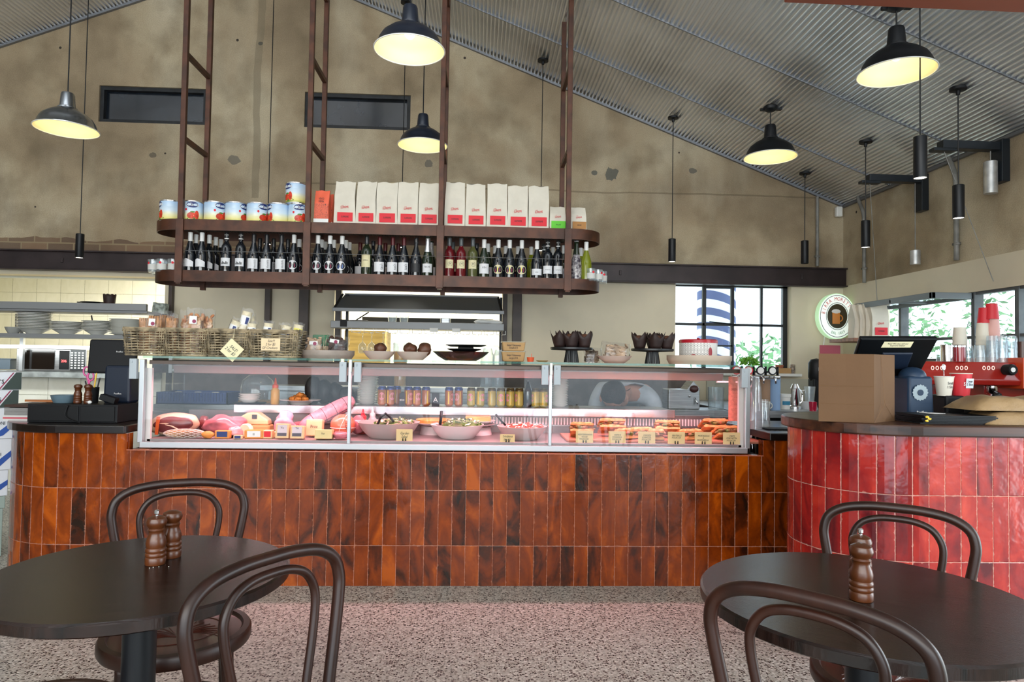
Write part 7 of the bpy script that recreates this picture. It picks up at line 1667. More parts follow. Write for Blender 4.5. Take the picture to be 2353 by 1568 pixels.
# window sill things
SZ_ = 1.1985; SYs = WY-0.03
t = thing('potted_herb', 'bright green potted basil on the window sill', 'plant', (XA(1722, 6.0), 6.0, 1.10), 0)
b = MB(); b.lathe([(0.04, 0), (0.055, 0.10), (0.05, 0.10), (0, 0.09)], 20); b.build('pot', mat('terracotta_pot', '#9A5A3E', 0.7), t, smooth=True)
bl = bush('leaves', None, (0, 0, 0), (0.085, 0.06, 0.07), 150, 9, mat('basil_leaf', '#6FAE3C', 0.5), 0.028, None); bl.parent = t; bl.location = (0, 0, 0.18)
b = MB(); b.span((XA(1700, 6.0), 5.9, 0.93), (XA(1745, 6.0), 6.1, 1.099)); simple('herb_crate', 'plain wooden crate under the potted basil', 'crate', b, KRAFT, None)
b = MB(); b.box((0, 0, 0.026), (0.155, 0.06, 0.052)); simple('cardboard_tray', 'small cardboard tray on the window sill', 'tray', b, KRAFT, (XA(1797, SYs-0.02), SYs-0.02, SZ_-0.0), bevel=0.002)
b = MB(); b.lathe([(0.035, 0), (0.04, 0.03), (0.035, 0.032), (0, 0.03)], 20); simple('plant_saucer', 'small terracotta pot in the cardboard tray on the sill', 'pot', b, MATS['terracotta_pot'], (XA(1791, SYs-0.02), SYs-0.02, SZ_+0.0525), smooth=True)
b = MB(); b.lathe([(0.026, 0), (0.026, 0.085), (0.022, 0.09), (0, 0.09)], 16); simple('spice_jar', 'mottled jar at the right end of the window sill', 'jar', b, mat('mottled_jar', '#8A7A6A', 0.4, ns=40, nv=0.5), (XA(1821, SYs-0.02), SYs-0.02, SZ_), smooth=True)
# round illuminated beer sign
SGN = mat('lit_sign_face', (0.9, 0.95, 0.9), 0.4, emis=(0.82, 0.95, 0.86), es=0.55); SGG = mat('green_glow_rim', (0.6, 0.9, 0.6), 0.4, emis=(0.60, 0.95, 0.55), es=0.45)
sy_ = 6.42; sp_ = PY(1924, 727, sy_)
t = thing('beer_sign', 'round lit white beer sign with red lettering near the corner', 'sign', (sp_.x, sy_, sp_.z), 0)
R = 0.213; e = thing('sign_pivot', None, None); bpy.data.objects.remove(e)
def flat(rings, y0, y1, sx, m, name, n=56):
    b = MB(); vs = []; fs = []
    r0, r1 = rings
    for i in range(n):
        a = 2*PI*i/n
        for r in (r0, r1): vs += [(r*sx*math.cos(a), y0, r*math.sin(a)), (r*sx*math.cos(a), y1, r*math.sin(a))]
    for i in range(n):
        j = (i+1) % n; fs += [(4*i, 4*j, 4*j+2, 4*i+2), (4*i+2, 4*j+2, 4*j+3, 4*i+3), (4*i, 4*i+1, 4*j+1, 4*j), (4*i+1, 4*i+3, 4*j+3, 4*j+1)]
    b.add(vs, fs); return b.build(name, m, t, smooth=True)
SXQ = 0.83
flat((0, R), 0, 0.07, SXQ, SGN, 'sign_face'); flat((R, R+0.008), 0.005, 0.075, SXQ, SGG, 'sign_rim'); flat((R-0.014, R-0.009), -0.002, 0, SXQ, INK, 'outer_ring'); flat((0.128, 0.133), -0.002, 0, SXQ, INK, 'inner_ring')
flat((0, 0.118), -0.003, 0, SXQ, mat('olive_centre', '#3C3416', 0.5), 'sign_centre')
b = MB(); b.box((-0.015, -0.006, -0.02), (0.075, 0.006, 0.11)); b.build('beer_glass_print', mat('beer_amber', '#D9862A', 0.4), t, bevel=0.008); b = MB(); b.ell((-0.015, -0.007, 0.045), (0.045, 0.005, 0.022), 14, 6); b.build('foam_print', WHITE, t)
b = MB(); b.tube([(0.02+0.028*math.sin(a), -0.006, -0.02+0.03*math.cos(a)) for a in [PI*i/8 for i in range(9)]], 0.006, 6); b.build('glass_handle_print', MATS['beer_amber'], t)
def ringtext(s, rad, a0, step, size, m, flip=False):
    for k, ch in enumerate(s):
        if ch == ' ': continue
        a = a0-step*k if not flip else a0+step*k
        text(ch, size, m, t, (rad*SXQ*math.cos(a), -0.002, rad*math.sin(a)), spin=(a-PI/2 if not flip else a+PI/2), sx=0.8, name='sign_letter')
ringtext('BIRRA MORETTI', 0.167, PI*0.94, 0.212, 0.050, REDP); ringtext('DAL 1859', 0.168, PI*1.38, 0.125, 0.036, mat('sign_green', '#2E8A4A', 0.5), True)
b = MB(); b.tube(cround([(-0.10, 0.05, -0.20), (-0.13, 0.0, -0.24), (-0.14, 0.0, -0.33), (-0.10, 0.02, -0.40)], 6), 0.005, 6); b.build('cable', WHITEP, t, smooth='all')
b = MB(); b.box((0, 0.11, 0), (0.1, 0.10, 0.1)); b.build('wall_mount', BLACKM, t)
# shelf with white bags by the corner
zsh = ZA(1975, 778, 5.65)
b = MB(); b.span((XA(1912, 5.9), 5.55, zsh-0.03), (WX-0.002, 5.95, zsh)); tag(b.build('corner_shelf', mat('pale_brown_wood', '#8A5A3C', 0.5, ns=4, nv=0.2, stretch=(1, 9, 9)), None, bevel=0.003), 'brown timber shelf on the right wall carrying white bags', 'shelf')
for i, (px, y, w, lab) in enumerate(((1962, 5.80, 0.05, 'white coffee bag seen edge on at the left of the corner shelf'), (1975, 5.76, 0.05, 'white coffee bag seen edge on, second on the corner shelf'), (1990, 5.72, 0.06, 'white coffee bag, third on the corner shelf'))):
    t = thing('coffee_bag', lab, 'coffee bag', (XA(px, y), y, zsh), 0, 'white coffee bags on the corner shelf'); bagmesh(w, 0.10, 0.30, 60+i).build('bag', BAGM, t, smooth=True)
o = coffee_bag(0.150, 0.31, 0.09, 66, 'white coffee bag with a red label standing on the corner shelf', REDP, 'SUPREME', 'white coffee bags on the corner shelf'); o.location = (XA(2016, 5.66), 5.66, zsh)
t = thing('red_poster', 'small pinkish red notice with a round emblem, behind the paper bag', 'poster', (XA(1907, 6.0), 6.0, ZA(1907, 822, 6.0)-0.1), 0)
b = MB(); b.box((0, 0, 0.10), (0.19, 0.004, 0.22)); b.build('sheet', mat('dusty_red_sheet', '#A84A58', 0.6), t); b = MB(); b.lathe([(0.045, -0.001), (0.045, 0.001)], 28); o = b.build('emblem', WHITE, t, (0.0, -0.004, 0.09)); o.rotation_euler = (PI/2, 0, 0)
b = MB(); b.lathe([(0.036, -0.001), (0.036, 0.001)], 28); o = b.build('emblem_centre', mat('emblem_dark', '#3A1C22', 0.6), t, (0.0, -0.006, 0.09)); o.rotation_euler = (PI/2, 0, 0)
b = MB(); b.box((0, 0.03, -0.20), (0.05, 0.02, 0.42)); b.build('stand', BLACKP, t)

# ---- on the red bar
def BXp(px, y, py=900): return PY(px, py, y)[0]
t = thing('paper_carry_bag', 'tall brown kraft paper bag standing on the bar', 'paper bag', (0, 0, BARZ), 0)
KB = mat('brown_kraft_bag', '#66482C', 0.8, ns=3, nv=0.05, bump=0.1, bs=30)
z_ = 0.292
p0 = PZ(1884, 966, BARZ); p1 = PZ(2009, 972, BARZ); p2 = PZ(2076, 973, BARZ)
x0, x1 = PY(1884, 890, 2.90).x, PY(2005, 890, 2.86).x
A = Vector((x0, 2.91, 0)); B_ = Vector((x1, 2.85, 0)); Cc = Vector((PY(2068, 890, 2.94).x, 2.98, 0)); Dd = A+(Cc-B_)
b = MB(); q = []
def lerp(a, c, s): return a+(c-a)*s
k = len(b.v)
cor = [A, B_, Cc, Dd]
gm = lerp(B_, Cc, 0.5)+Vector((-0.010, 0.012, 0)); gm2 = lerp(A, Dd, 0.5)+Vector((0.012, 0, 0))
ringp = lambda s: [A, lerp(A, B_, .5)+Vector((0, 0.003*s, 0)), B_, gm if s else lerp(B_, Cc, .5), Cc, lerp(Cc, Dd, .5), Dd, gm2 if s else lerp(A, Dd, .5)]
vs = []
for zz, s in ((0, 0), (0.075, 0.3), (0.085, 0.5), (0.15, 1), (0.215, 1), (z_, 1)):
    for p in ringp(s): vs.append((p.x, p.y, zz+(0.002 if s else 0)))
n = 8; fs = [tuple(range(n-1, -1, -1))]
for j in range(5):
    for i in range(n): fs.append((j*n+i, j*n+(i+1) % n, (j+1)*n+(i+1) % n, (j+1)*n+i))
b.add(vs, fs); b.build('bag_body', KB, t, solid=0.001)
b = MB(); crease = mat('kraft_crease', '#7C5B3C', 0.8)
off = Vector((0, -0.0012, 0))
for zz in (0.078, 0.155): b.tube([A+off+Vector((0, 0, zz)), B_+off+Vector((0, 0, zz))], 0.0008, 4)
mb_ = lerp(B_, Cc, .5); o2 = Vector((0.0012, -0.001, 0)); b.tube([B_+o2, mb_+o2+Vector((0, 0, 0.078)), Cc+o2], 0.0008, 4); b.tube([mb_+o2+Vector((0, 0, 0.078)), gm+o2+Vector((0, 0, 0.285))], 0.0008, 4)
b.build('crease_line', crease, t)
t = thing('sale_terminal', 'slate blue sale terminal with tilted black screen on the red bar', 'terminal', (PY(2096, 900, 3.12).x, 3.12, BARZ), 0)
b = MB(); b.box((0.0, 0, 0.10), (0.125, 0.14, 0.20), taper=0.92); b.ell((0, 0.0, 0.198), (0.058, 0.062, 0.045), 24, 10); b.build('base_unit', mat('slate_blue_grey', '#22344A', 0.4, spec=0.3), t, bevel=0.012, smooth=True)
b = MB(); vs = []
sc = [(1966, 778), (2157, 778), (2120, 868), (1990, 868)]
tp = [PY(sc[0][0]+12, 779, 3.02), PY(2157, 779, 3.02), PY(2110, 866, 3.20), PY(1950, 866, 3.20)]
vs = [Vector(p)-Vector((PY(2096, 900, 3.12).x, 3.12, BARZ)) for p in tp]; nrm = (vs[1]-vs[0]).cross(vs[3]-vs[0]).normalized()
if nrm.y > 0: nrm = -nrm
vs2 = [v-nrm*0.022 for v in vs]; b.add(vs+vs2, [(0, 1, 2, 3), (7, 6, 5, 4), (0, 4, 5, 1), (1, 5, 6, 2), (2, 6, 7, 3), (3, 7, 4, 0)]); b.build('screen_back', mat('black_satin_plastic', '#06090D', 0.42, spec=0.3), t, bevel=0.006)
c_ = (vs[0]+vs[1]+vs[2]+vs[3])/4; ex = (vs[1]-vs[0]).normalized(); ey = (vs[0]-vs[3]).normalized(); c2q = c_+nrm*0.006+ex*0.02
b = MB(); b.add([c2q+ex*a+ey*d_ for a, d_ in ((-.07, -.07), (.07, -.07), (.07, .035), (-.07, .035))]+[c2q-nrm*0.01+ex*a+ey*d_ for a, d_ in ((-.075, -.075), (.075, -.075), (.075, .04), (-.075, .04))], [(0, 1, 2, 3), (4, 5, 1, 0), (5, 6, 2, 1), (6, 7, 3, 2), (7, 4, 0, 3)]); b.build('screen_mount', POSM, t, bevel=0.004)
b = MB(); e0 = c_+nrm*0.0015+ex*0.005+ey*(vs[0]-vs[3]).length*0.36; b.add([e0+ex*a+ey*d_ for a, d_ in ((-.075, -.019), (.065, -.019), (.070, .019), (-.068, .019))], [(0, 1, 2, 3)]); nt_ = b.build('paper_note', PAPER, t)
tx = textmesh("Psst! We also sell our\nSupreme beans!", 0.0125); b = MB(); b.add([e0+nrm*0.001+ex*x*0.88+ey*y for x, y, z in tx[0]], tx[1]); b.build('lettering', INK, t)
b = MB(); b.lathe([(0.033, -0.001), (0.036, 0.001)], 32, wave=lambda a, z: 1+0.06*math.cos(16*a)); o = b.build('white_emblem', mat('pale_emblem', '#93A0A6', 0.6), t, (-0.008, -0.071, 0.125)); o.rotation_euler = (PI/2+0.05, 0, 0)
b = MB(); b.lathe([(0.014, -0.001), (0.014, 0.001)], 24); o = b.build('emblem_centre', MATS['slate_blue_grey'], t, (-0.008, -0.0735, 0.125)); o.rotation_euler = (PI/2+0.05, 0, 0)
text('Posiflex', 0.016, WHITE, t, (0.0, -0.0705, 0.035))
# black menus
for i in range(6):
    b = MB(); w = 0.34-0.004*i; b.box((0, 0, 0.0028), (w, 0.20, 0.0052)); tag(b.build('black_menu', BLACKP, None, (PY(2170, 970, 2.93).x+0.006*((i*5) % 3-1), 2.93+0.004*((i*3) % 3), BARZ+i*0.0062)), 'black menu folder in the pile on the bar, %s from the bottom' % ORD[i], 'menu', 'black menu folders on the bar')
b = MB(); b.box((0, 0, 0.001), (0.07, 0.07, 0.001), rot=Matrix.Rotation(0.3, 3, 'Z')); tag(b.build('paper_slip', WHITE, None, (PY(2142, 955, 2.93).x, 2.93, BARZ+0.0385)), 'white paper slip on top of the black menus', 'paper')
for i, (dx, dz) in enumerate(((0, 0.014), (0.012, 0.022), (0.002, 0.03))):
    b = MB(); b.ell((0, 0, 0), (0.008, 0.004, 0.005), 8, 5, jit=0.4, seed=i); tag(b.build('yellow_clip', YEL, None, (PY(2130, 975, 2.822).x+dx, 2.822, BARZ+dz)), 'small yellow paper clip at the front of the menus, %s' % ['lowest', 'middle', 'upper'][i], 'clip', 'yellow clips on the menus')
# printer with cups
t = thing('receipt_printer', 'black receipt printer on the bar behind the kraft bags', 'printer', (PY(2212, 925, 3.18).x, 3.20, BARZ), 0)
b = MB(); b.box((-0.075, 0, 0.055), (0.10, 0.16, 0.11)); b.box((0.06, 0.0, 0.042), (0.20, 0.15, 0.084)); b.build('printer_body', BLACKP, t, bevel=0.012)
b = MB(); b.box((0.06, -0.03, 0.094), (0.18, 0.11, 0.02), rot=Matrix.Rotation(0.1, 3, 'X')); b.build('printer_lid', mat('slate_grey_plastic', '#2A3238', 0.4), t, bevel=0.006)
CUPW = mat('paper_cup_white', '#D9D3C4', 0.6); CUPR = mat('paper_cup_red', '#C4222E', 0.5)
def pcup(name, lab, loc, r0, r1, h, m, note=None, inv=False, group=None, nm=None):
    t = thing(name, lab, 'cup', loc, 0, group); pr = [(0, 0.002), (r0, 0), (r1, h), (r1-0.002, h), (r0-0.002, 0.004), (0, 0.004)]
    if inv: pr = [(r, h-z) for r, z in pr]
    b = MB(); b.openlathe(pr, 32); b.build('cup_wall', m, t, smooth=True)
    b = MB(); n_ = 32; zz = 0 if inv else h; b.tube([(r1*math.cos(2*PI*i/n_), r1*math.sin(2*PI*i/n_), zz) for i in range(n_)], 0.0022, 6, closed=True); b.build('rolled_rim', WHITE if m is not CUPR else CUPW, t, smooth='all')
    return t
cz = BARZ+0.111
t = pcup('paper_cup', 'white paper cup marked Small 1 Shot on the printer', (PY(2196, 880, 3.08).x, 3.16, cz-0.004), 0.030, 0.042, 0.092, CUPW)
text('Small\n1 Shot', 0.019, INK, t, (0.006, 0, 0.052), bend=0.0405, sx=0.75)
t = pcup('paper_cup', 'red paper cup marked Large 2 Shot on the printer', (PY(2236, 880, 3.08).x, 3.16, cz-0.004), 0.034, 0.046, 0.108, CUPR)
b = MB(); b.box((0.010, -0.0455, 0.062), (0.036, 0.001, 0.046), rot=Matrix.Rotation(0.10, 3, 'X')); b.build('paper_note', mat('white_note', '#C9D3DA', 0.6), t); text('Large\n2 Shot', 0.016, INK, t, (0.010, -0.0475, 0.064), tilt=0.12, sx=0.7); text('S', 0.022, WHITE, t, (-0.014, -0.044, 0.058))
b = MB(); b.ell((0, 0, 0), (0.011, 0.003, 0.017), 16, 10); b.tube([(0, 0, -0.015), (0.003, 0.0, -0.06)], 0.002, 5); tag(b.build('teaspoon', CHROME, None, (PY(2180, 845, 3.12).x, 3.155, PY(2180, 845, 3.155).z), smooth='all'), 'metal teaspoon sticking up from the small white cup', 'spoon')
# kraft parcels of beans
KB2 = mat('crinkled_kraft', '#8E7350', 0.6, ns=5, nv=0.15, bump=1.0, bs=16)
for i, (z, lab, sd, y) in enumerate(((0.0, 'crumpled brown kraft bag lying on the bar, lower of two', 3, 2.93), (0.058, 'crumpled brown kraft bag lying on the bar, upper of two', 8, 2.95))):
    b = MB(); vs = []; nu, nv = 28, 16
    for j in range(nv+1):
        for k in range(nu+1):
            u_ = k/nu; v_ = j/nv; x = (u_)*0.44; yy = (v_-0.5)*0.22; e = min(1, (min(v_, 1-v_)*6))**0.5*min(1, u_*5)**0.7
            zz = 0.056*e*(1+0.25*mnoise.noise(Vector((x*14+sd, yy*14, sd)))); vs.append((x, yy, zz))
    b.add(vs, [(j*(nu+1)+k, j*(nu+1)+k+1, (j+1)*(nu+1)+k+1, (j+1)*(nu+1)+k) for j in range(nv) for k in range(nu)])
    kk = len(b.v); b.add([(x, y_, z_*-0.0) for x, y_, z_ in vs], [(j*(nu+1)+k, (j+1)*(nu+1)+k, (j+1)*(nu+1)+k+1, j*(nu+1)+k+1) for j in range(nv) for k in range(nu)])
    tag(b.build('kraft_parcel', KB2, None, (PY(2238 if i else 2262, 940, y-0.1).x, y, BARZ+z+0.001), smooth='all'), lab, 'paper bag', 'kraft bags lying on the bar')
# espresso machine on a bench behind the bar
EY = 4.0
b = MB(); b.span((2.35, 3.92, 0), (WX-0.003, 4.55, 0.90)); b.span((2.33, 3.90, 0.90), (WX-0.003, 4.57, 0.935)); tag(b.build('machine_bench', BLACKP, None, bevel=0.003), 'dark bench under the red espresso machine', 'bench')
EM = thing('espresso_machine', 'wide red espresso machine with chrome group heads behind the bar', 'espresso machine', (0, 0, 0))
ERED = mat('espresso_red', '#94201A', 0.25, coat=0.4); EORG = mat('espresso_orange', '#C9481E', 0.3, coat=0.3)
ex0 = PY(2110, 850, EY).x; ex1 = WX-0.05; zt_ = PY(2240, 832, EY).z; zb_ = PY(2240, 885, EY).z
b = MB(); b.prismX([(EY-0.02, zb_), (EY+0.42, zb_), (EY+0.42, zt_), (EY+0.02, zt_), (EY-0.03, zb_+0.03)], ex0, ex1); b.build('machine_body', ERED, EM, bevel=0.006)
b = MB(); b.span((ex0+0.02, EY+0.16, 0.98), (ex1, EY+0.40, zb_)); b.build('machine_back', ERED, EM)
b = MB(); b.span((ex0, EY-0.02, 0.936), (ex1, EY+0.42, 0.985)); b.build('drip_tray', ERED, EM, bevel=0.005)
xo = PY(2338, 850, EY).x; b = MB(); b.span((xo, EY-0.045, zb_-0.02), (ex1+0.01, EY+0.40, zt_+0.03)); b.build('side_panel', EORG, EM, bevel=0.006)
b = MB(); bw = mat('lit_button_ring', '#F0C9B8', 0.4, emis=(1, .75, .7), es=0.6)
for c3 in (2152, 2208, 2270):
    for k in (-1, 0, 1):
        p = PY(c3+k*10.5, 846, EY-0.012); b.tube([(p.x+0.008*math.cos(a), EY-0.018, p.z+0.011*math.sin(a)) for a in [2*PI*i/14 for i in range(14)]], 0.0022, 5, closed=True)
b.build('button_ring', bw, EM)
b = MB(); p = PY(2305, 850, EY); b.lathe([(0.0, 0), (0.032, 0), (0.034, 0.05), (0.028, 0.06), (0, 0.06)], 24); o = b.build('steam_knob', BLACKP, EM, (p.x, EY-0.02, p.z), smooth=True); o.rotation_euler = (PI/2, 0, 0)
b = MB(); b.lathe([(0.0, 0), (0.014, 0), (0.014, 0.004), (0, 0.004)], 20); o = b.build('knob_centre', WHITE, EM, (p.x-0.004, EY-0.081, p.z)); o.rotation_euler = (PI/2, 0, 0)
for px in (2167, 2282):
    p = PY(px, 890, EY+0.02); b = MB(); b.lathe([(0.030, 0), (0.036, -0.005), (0.036, -0.045), (0.028, -0.055), (0, -0.055)], 24, (p.x, EY+0.04, zb_)); b.tube([(p.x, EY+0.03, zb_-0.05), (p.x, EY+0.03, zb_-0.085)], 0.008, 8); b.build('group_head', CHROME, EM, smooth=True)
    b = MB(); b.tube([(p.x, EY, zb_-0.045), (p.x-0.04, EY-0.08, zb_-0.055), (p.x-0.10, EY-0.12, zb_-0.062)], [0.012, 0.013, 0.016], 10); b.build('portafilter_handle', BLACKP, EM, smooth='all')
b = MB(); p = PY(2140, 900, EY-0.02); b.tube([(p.x, EY, zb_), (p.x+0.02, EY-0.02, zb_-0.12), (p.x+0.03, EY-0.03, zb_-0.17)], 0.005, 8); b.build('steam_wand', BLACKM, EM, smooth='all')
b = MB(); b.ell((PY(2285, 905, EY).x, EY+0.10, 1.03), (0.085, 0.03, 0.045), 20, 10); b.build('orange_dome', EORG, EM, smooth='all')
b = MB(); b.box((0, 0, 0.05), (0.10, 0.01, 0.10)); simple('pink_card', 'bright pink card propped on the machine drip tray', 'card', b, mat('bright_pink', '#D8306A', 0.6), (PY(2135, 900, 3.97).x, 3.96, 0.986))
# things on top of the machine
MT = zt_+0.001
def glassstack(lab, px, y, n, r=0.034, h=0.075, m=TUMBLER, grp='clear cups on the espresso machine', z0=MT, step=None, name='stacked_glass', cat='glass'):
    me = None
    for k in range(n):
        z = z0+k*(step or 0.03)
        if me is None:
            b = MB(); b.openlathe([(r, 0), (r*0.82, h), (0, h), ], 20, wave=None); b.openlathe([(r*0.93, 0.001), (r*0.78, h-0.003)], 20); me = b.build(name, m, None, (PY(px, 810, y).x, y, z), smooth=True); tag(me, lab+(', '+nth(0, n) if n > 1 else ''), cat, grp)
        else: o = me.copy(); COL.objects.link(o); o.location = (me.location.x+0.002*((k*3) % 3-1), y, z); o['label'] = lab+', '+nth(k, n)
for px, y, n, w_ in ((2165, 4.12, 1, 'low left'), (2225, 4.22, 2, 'behind the red canister'), (2252, 4.12, 2, 'in the middle'), (2280, 4.10, 4, 'left of the tall pair'), (2303, 4.10, 4, 'centre of the tall group'), (2325, 4.10, 4, 'right of the tall group'), (2344, 4.2, 3, 'far right')):
    glassstack('clear upturned cup on the espresso machine, %s' % w_, px, y, n, m=TUMBLER)
for px, y, n, w_ in ((2206, 4.28, 6, 'behind the red canister'), (2260, 4.25, 7, 'under the red cups')):
    glassstack('white paper cup on the espresso machine %s' % w_, px, y, n, 0.042, 0.085, CUPW, 'white paper cups on the espresso machine', step=0.028 if n == 6 else 0.028, name='paper_cup', cat='cup')
glassstack('pinkish white paper cup in the tallest cup column', 2283, 4.22, 13, 0.038, 0.085, mat('cream_red_cup', '#D9A59C', 0.6), 'tall cup column on the espresso machine', step=0.0165, name='paper_cup', cat='cup')
def redcup(lab, px, y, z): 
    b = MB(); b.openlathe([(0.041, 0), (0.031, 0.10), (0, 0.10)], 28); tag(b.build('paper_cup', CUPR, None, (PY(px, 740, y).x, y, z), smooth=True), lab, 'cup', 'red paper cups on the espresso machine')
redcup('red paper cup upside down on top of the tallest column', 2279, 4.22, MT+13*0.0165+0.062); redcup('red paper cup upside down on the white cup column', 2262, 4.25, MT+7*0.028+0.056)
def canister(lab, px, y, m, r=0.034, h=0.085):
    t = thing('metal_canister', lab, 'canister', (PY(px, 815, y).x, y, MT), 0, 'canisters on the espresso machine'); b = MB(); b.lathe([(r, 0), (r, h)], 28); b.build('canister_body', m, t, smooth=True)
    b = MB(); b.lathe([(r*0.97, h), (r*1.03, h+0.002), (r*1.03, h+0.012), (r*0.9, h+0.016), (0, h+0.016)], 28); b.build('lid', CHROME, t, smooth=True)
canister('shiny steel canister on the left of the espresso machine', 2175, 4.03, CHROME); canister('shiny red canister beside the steel one on the espresso machine', 2204, 4.03, mat('red_glass', '#8E1420', 0.15, coat=0.5))
b = MB(); b.lathe([(0.032, 0), (0.032, 0.10), (0.0, 0.10)], 20); simple('dark_jar', 'small dark jar at the far right on the espresso machine', 'jar', b, mat('amber_jar', '#4A2A1E', 0.3), (PY(2349, 810, 4.1).x, 4.1, MT+0.031), smooth=True)
# bits behind the right end of the case
b = MB(); b.openlathe([(0, 0), (0.036, 0), (0.030, 0.25), (0.016, 0.32), (0.018, 0.32), (0.034, 0.24), (0.040, 0.0)], 24); simple('glass_vase', 'tall clear carafe at the right end of the case', 'carafe', b, TUMBLER, (PY(1738, 900, 4.10).x+0.005, 4.12, 0.883), smooth=True)
for k in range(5):
    b = MB(); b.openlathe([(0.046, 0), (0.036, 0.09), (0, 0.09)], 24); tag(b.build('plastic_cup', TUMBLER, None, (PY(1752, 960, 4.22).x, 4.22, 0.883+k*0.022), smooth=True), 'clear plastic cup in the short stack beside the carafe, '+nth(k, 5), 'cup', 'plastic cups at the right counter end')
b = MB(); b.box((0, 0, 0.004), (0.16, 0.12, 0.006)); simple('black_tray', 'thin black tray on the small counter right of the case', 'tray', b, BLACKP, (1.83, 4.12, 0.883))
# menu sheet on the case's right side glass
t = thing('menu_sheet', 'coral pink printed menu sheet stuck inside the right end of the case', 'menu', (PY(1690, 900, 4.2).x, 4.20, 0), 0)
b = MB(); z0, z1 = ZA(1690, 968, 4.2), ZA(1690, 866, 4.2); b.box((0, 0, (z0+z1)/2), (0.088, 0.002, z1-z0)); b.build('sheet', mat('coral_sheet', '#D97A68', 0.6, ns=50, nv=0.1), t); text('MENU\n- - -\n- -\n- - -\n- -\n- - -', 0.024, mat('coral_ink', '#8E3A34', 0.6), t, (0, -0.003, (z0+z1)/2), sx=0.8)
# coffee maker, steel cup and jug seen through the right bay
t = thing('home_coffee_maker', 'grey coffee maker with a round knob seen through the right bay', 'coffee maker', (1.585, 5.22, SBZ), 0)
b = MB(); b.prismY([(-0.14, 0), (0.10, 0), (0.10, 0.16), (0.05, 0.215), (0.0, 0.15), (-0.14, 0.15)], -0.08, 0.10); b.build('machine_body', STEEL, t, bevel=0.005)
b = MB(); b.ell((0.055, -0.085, 0.155), (0.034, 0.02, 0.028), 18, 10); b.build('dark_dial', mat('dark_red_dial', '#4A2A2A', 0.4), t, smooth='all'); b = MB(); b.ell((0.02, -0.085, 0.10), (0.01, 0.01, 0.01), 10, 6); b.tube([(0.06, -0.085, 0.09), (0.075, -0.11, 0.04)], 0.006, 8); b.build('steel_knob', CHROME, t, smooth='all')
b = MB(); b.span((1.43, 5.05, 0.88), (1.88, 5.4, 0.929)); b.span((1.46, 5.1, 0), (1.85, 5.35, 0.88)); simple('prep_bench', 'steel prep bench carrying the grey coffee maker', 'bench', b, STEEL, None)
b = MB(); b.openlathe([(0, 0), (0.032, 0), (0.034, 0.10), (0.032, 0.10), (0.03, 0.004)], 24); simple('steel_cup', 'tall steel mixing cup beside the grey coffee maker', 'cup', b, CHROME, (PY(1596, 910, 5.2).x, 5.2, SBZ), smooth=True)
b = MB(); b.openlathe([(0, 0), (0.058, 0), (0.062, 0.17), (0.060, 0.17), (0.055, 0.004)], 24); simple('glass_canister', 'large clear jar at the right of the steel cup', 'jar', b, TUMBLER, (PY(1645, 910, 5.2).x, 5.2, SBZ), smooth=True)

# ================================================================= PERSON bending down behind the case
PX0 = PY(1440, 900, 5.2).x-0.02
def skin(name, verts, edges, radii, m, parent=None, root=0, sub=2):
    me = bpy.data.meshes.new(name); me.from_pydata(verts, edges, []); o = bpy.data.objects.new(name, me); COL.objects.link(o)
    if parent is not None: o.parent = parent
    md = o.modifiers.new('skin', 'SKIN'); md.use_smooth_shade = True
    me.skin_vertices.new() if not me.skin_vertices else None
    for i, r in enumerate(radii):
        r = r if isinstance(r, tuple) else (r, r); me.skin_vertices[0].data[i].radius = r
    me.skin_vertices[0].data[root].use_root = True
    s = o.modifiers.new('sub', 'SUBSURF'); s.levels = sub; s.render_levels = sub
    me.materials.append(m); return o
SKIN = mat('skin', '#B07A64', 0.5, sss=0.1); TEE = mat('grey_tshirt', '#B3B6BD', 0.85, ns=6, nv=0.1, bump=0.3, bs=12); HAIR = mat('dark_brown_hair', '#2A1D1C', 0.7, ns=40, nv=0.3, bump=0.6, bs=90); TROU = mat('dark_trousers', '#1A1C22', 0.8)
pe = thing('person', 'person in a grey t-shirt bending forward behind the right bay, dark hair toward us', 'person', (PX0, 5.34, 0), 0)
V = [(0.06, 0.30, 0.86), (0.05, 0.16, 0.96), (0.03, 0.02, 1.03), (0.02, -0.08, 1.055), (0.0, -0.15, 1.04), (-0.03, -0.20, 1.01), (-0.05, -0.26, 0.99)]
Ra = [(0.14, 0.11), (0.13, 0.10), (0.15, 0.105), (0.13, 0.09), (0.055, 0.055), (0.05, 0.05), (0.075, 0.085)]
Ed = [(i, i+1) for i in range(6)]
def limb(pts, rs, frm):
    k = len(V)
    for p, r in zip(pts, rs): V.append(p); Ra.append((r, r))
    Ed.append((frm, k))
    for i in range(len(pts)-1): Ed.append((k+i, k+i+1))
    return k+len(pts)-1
hands = []
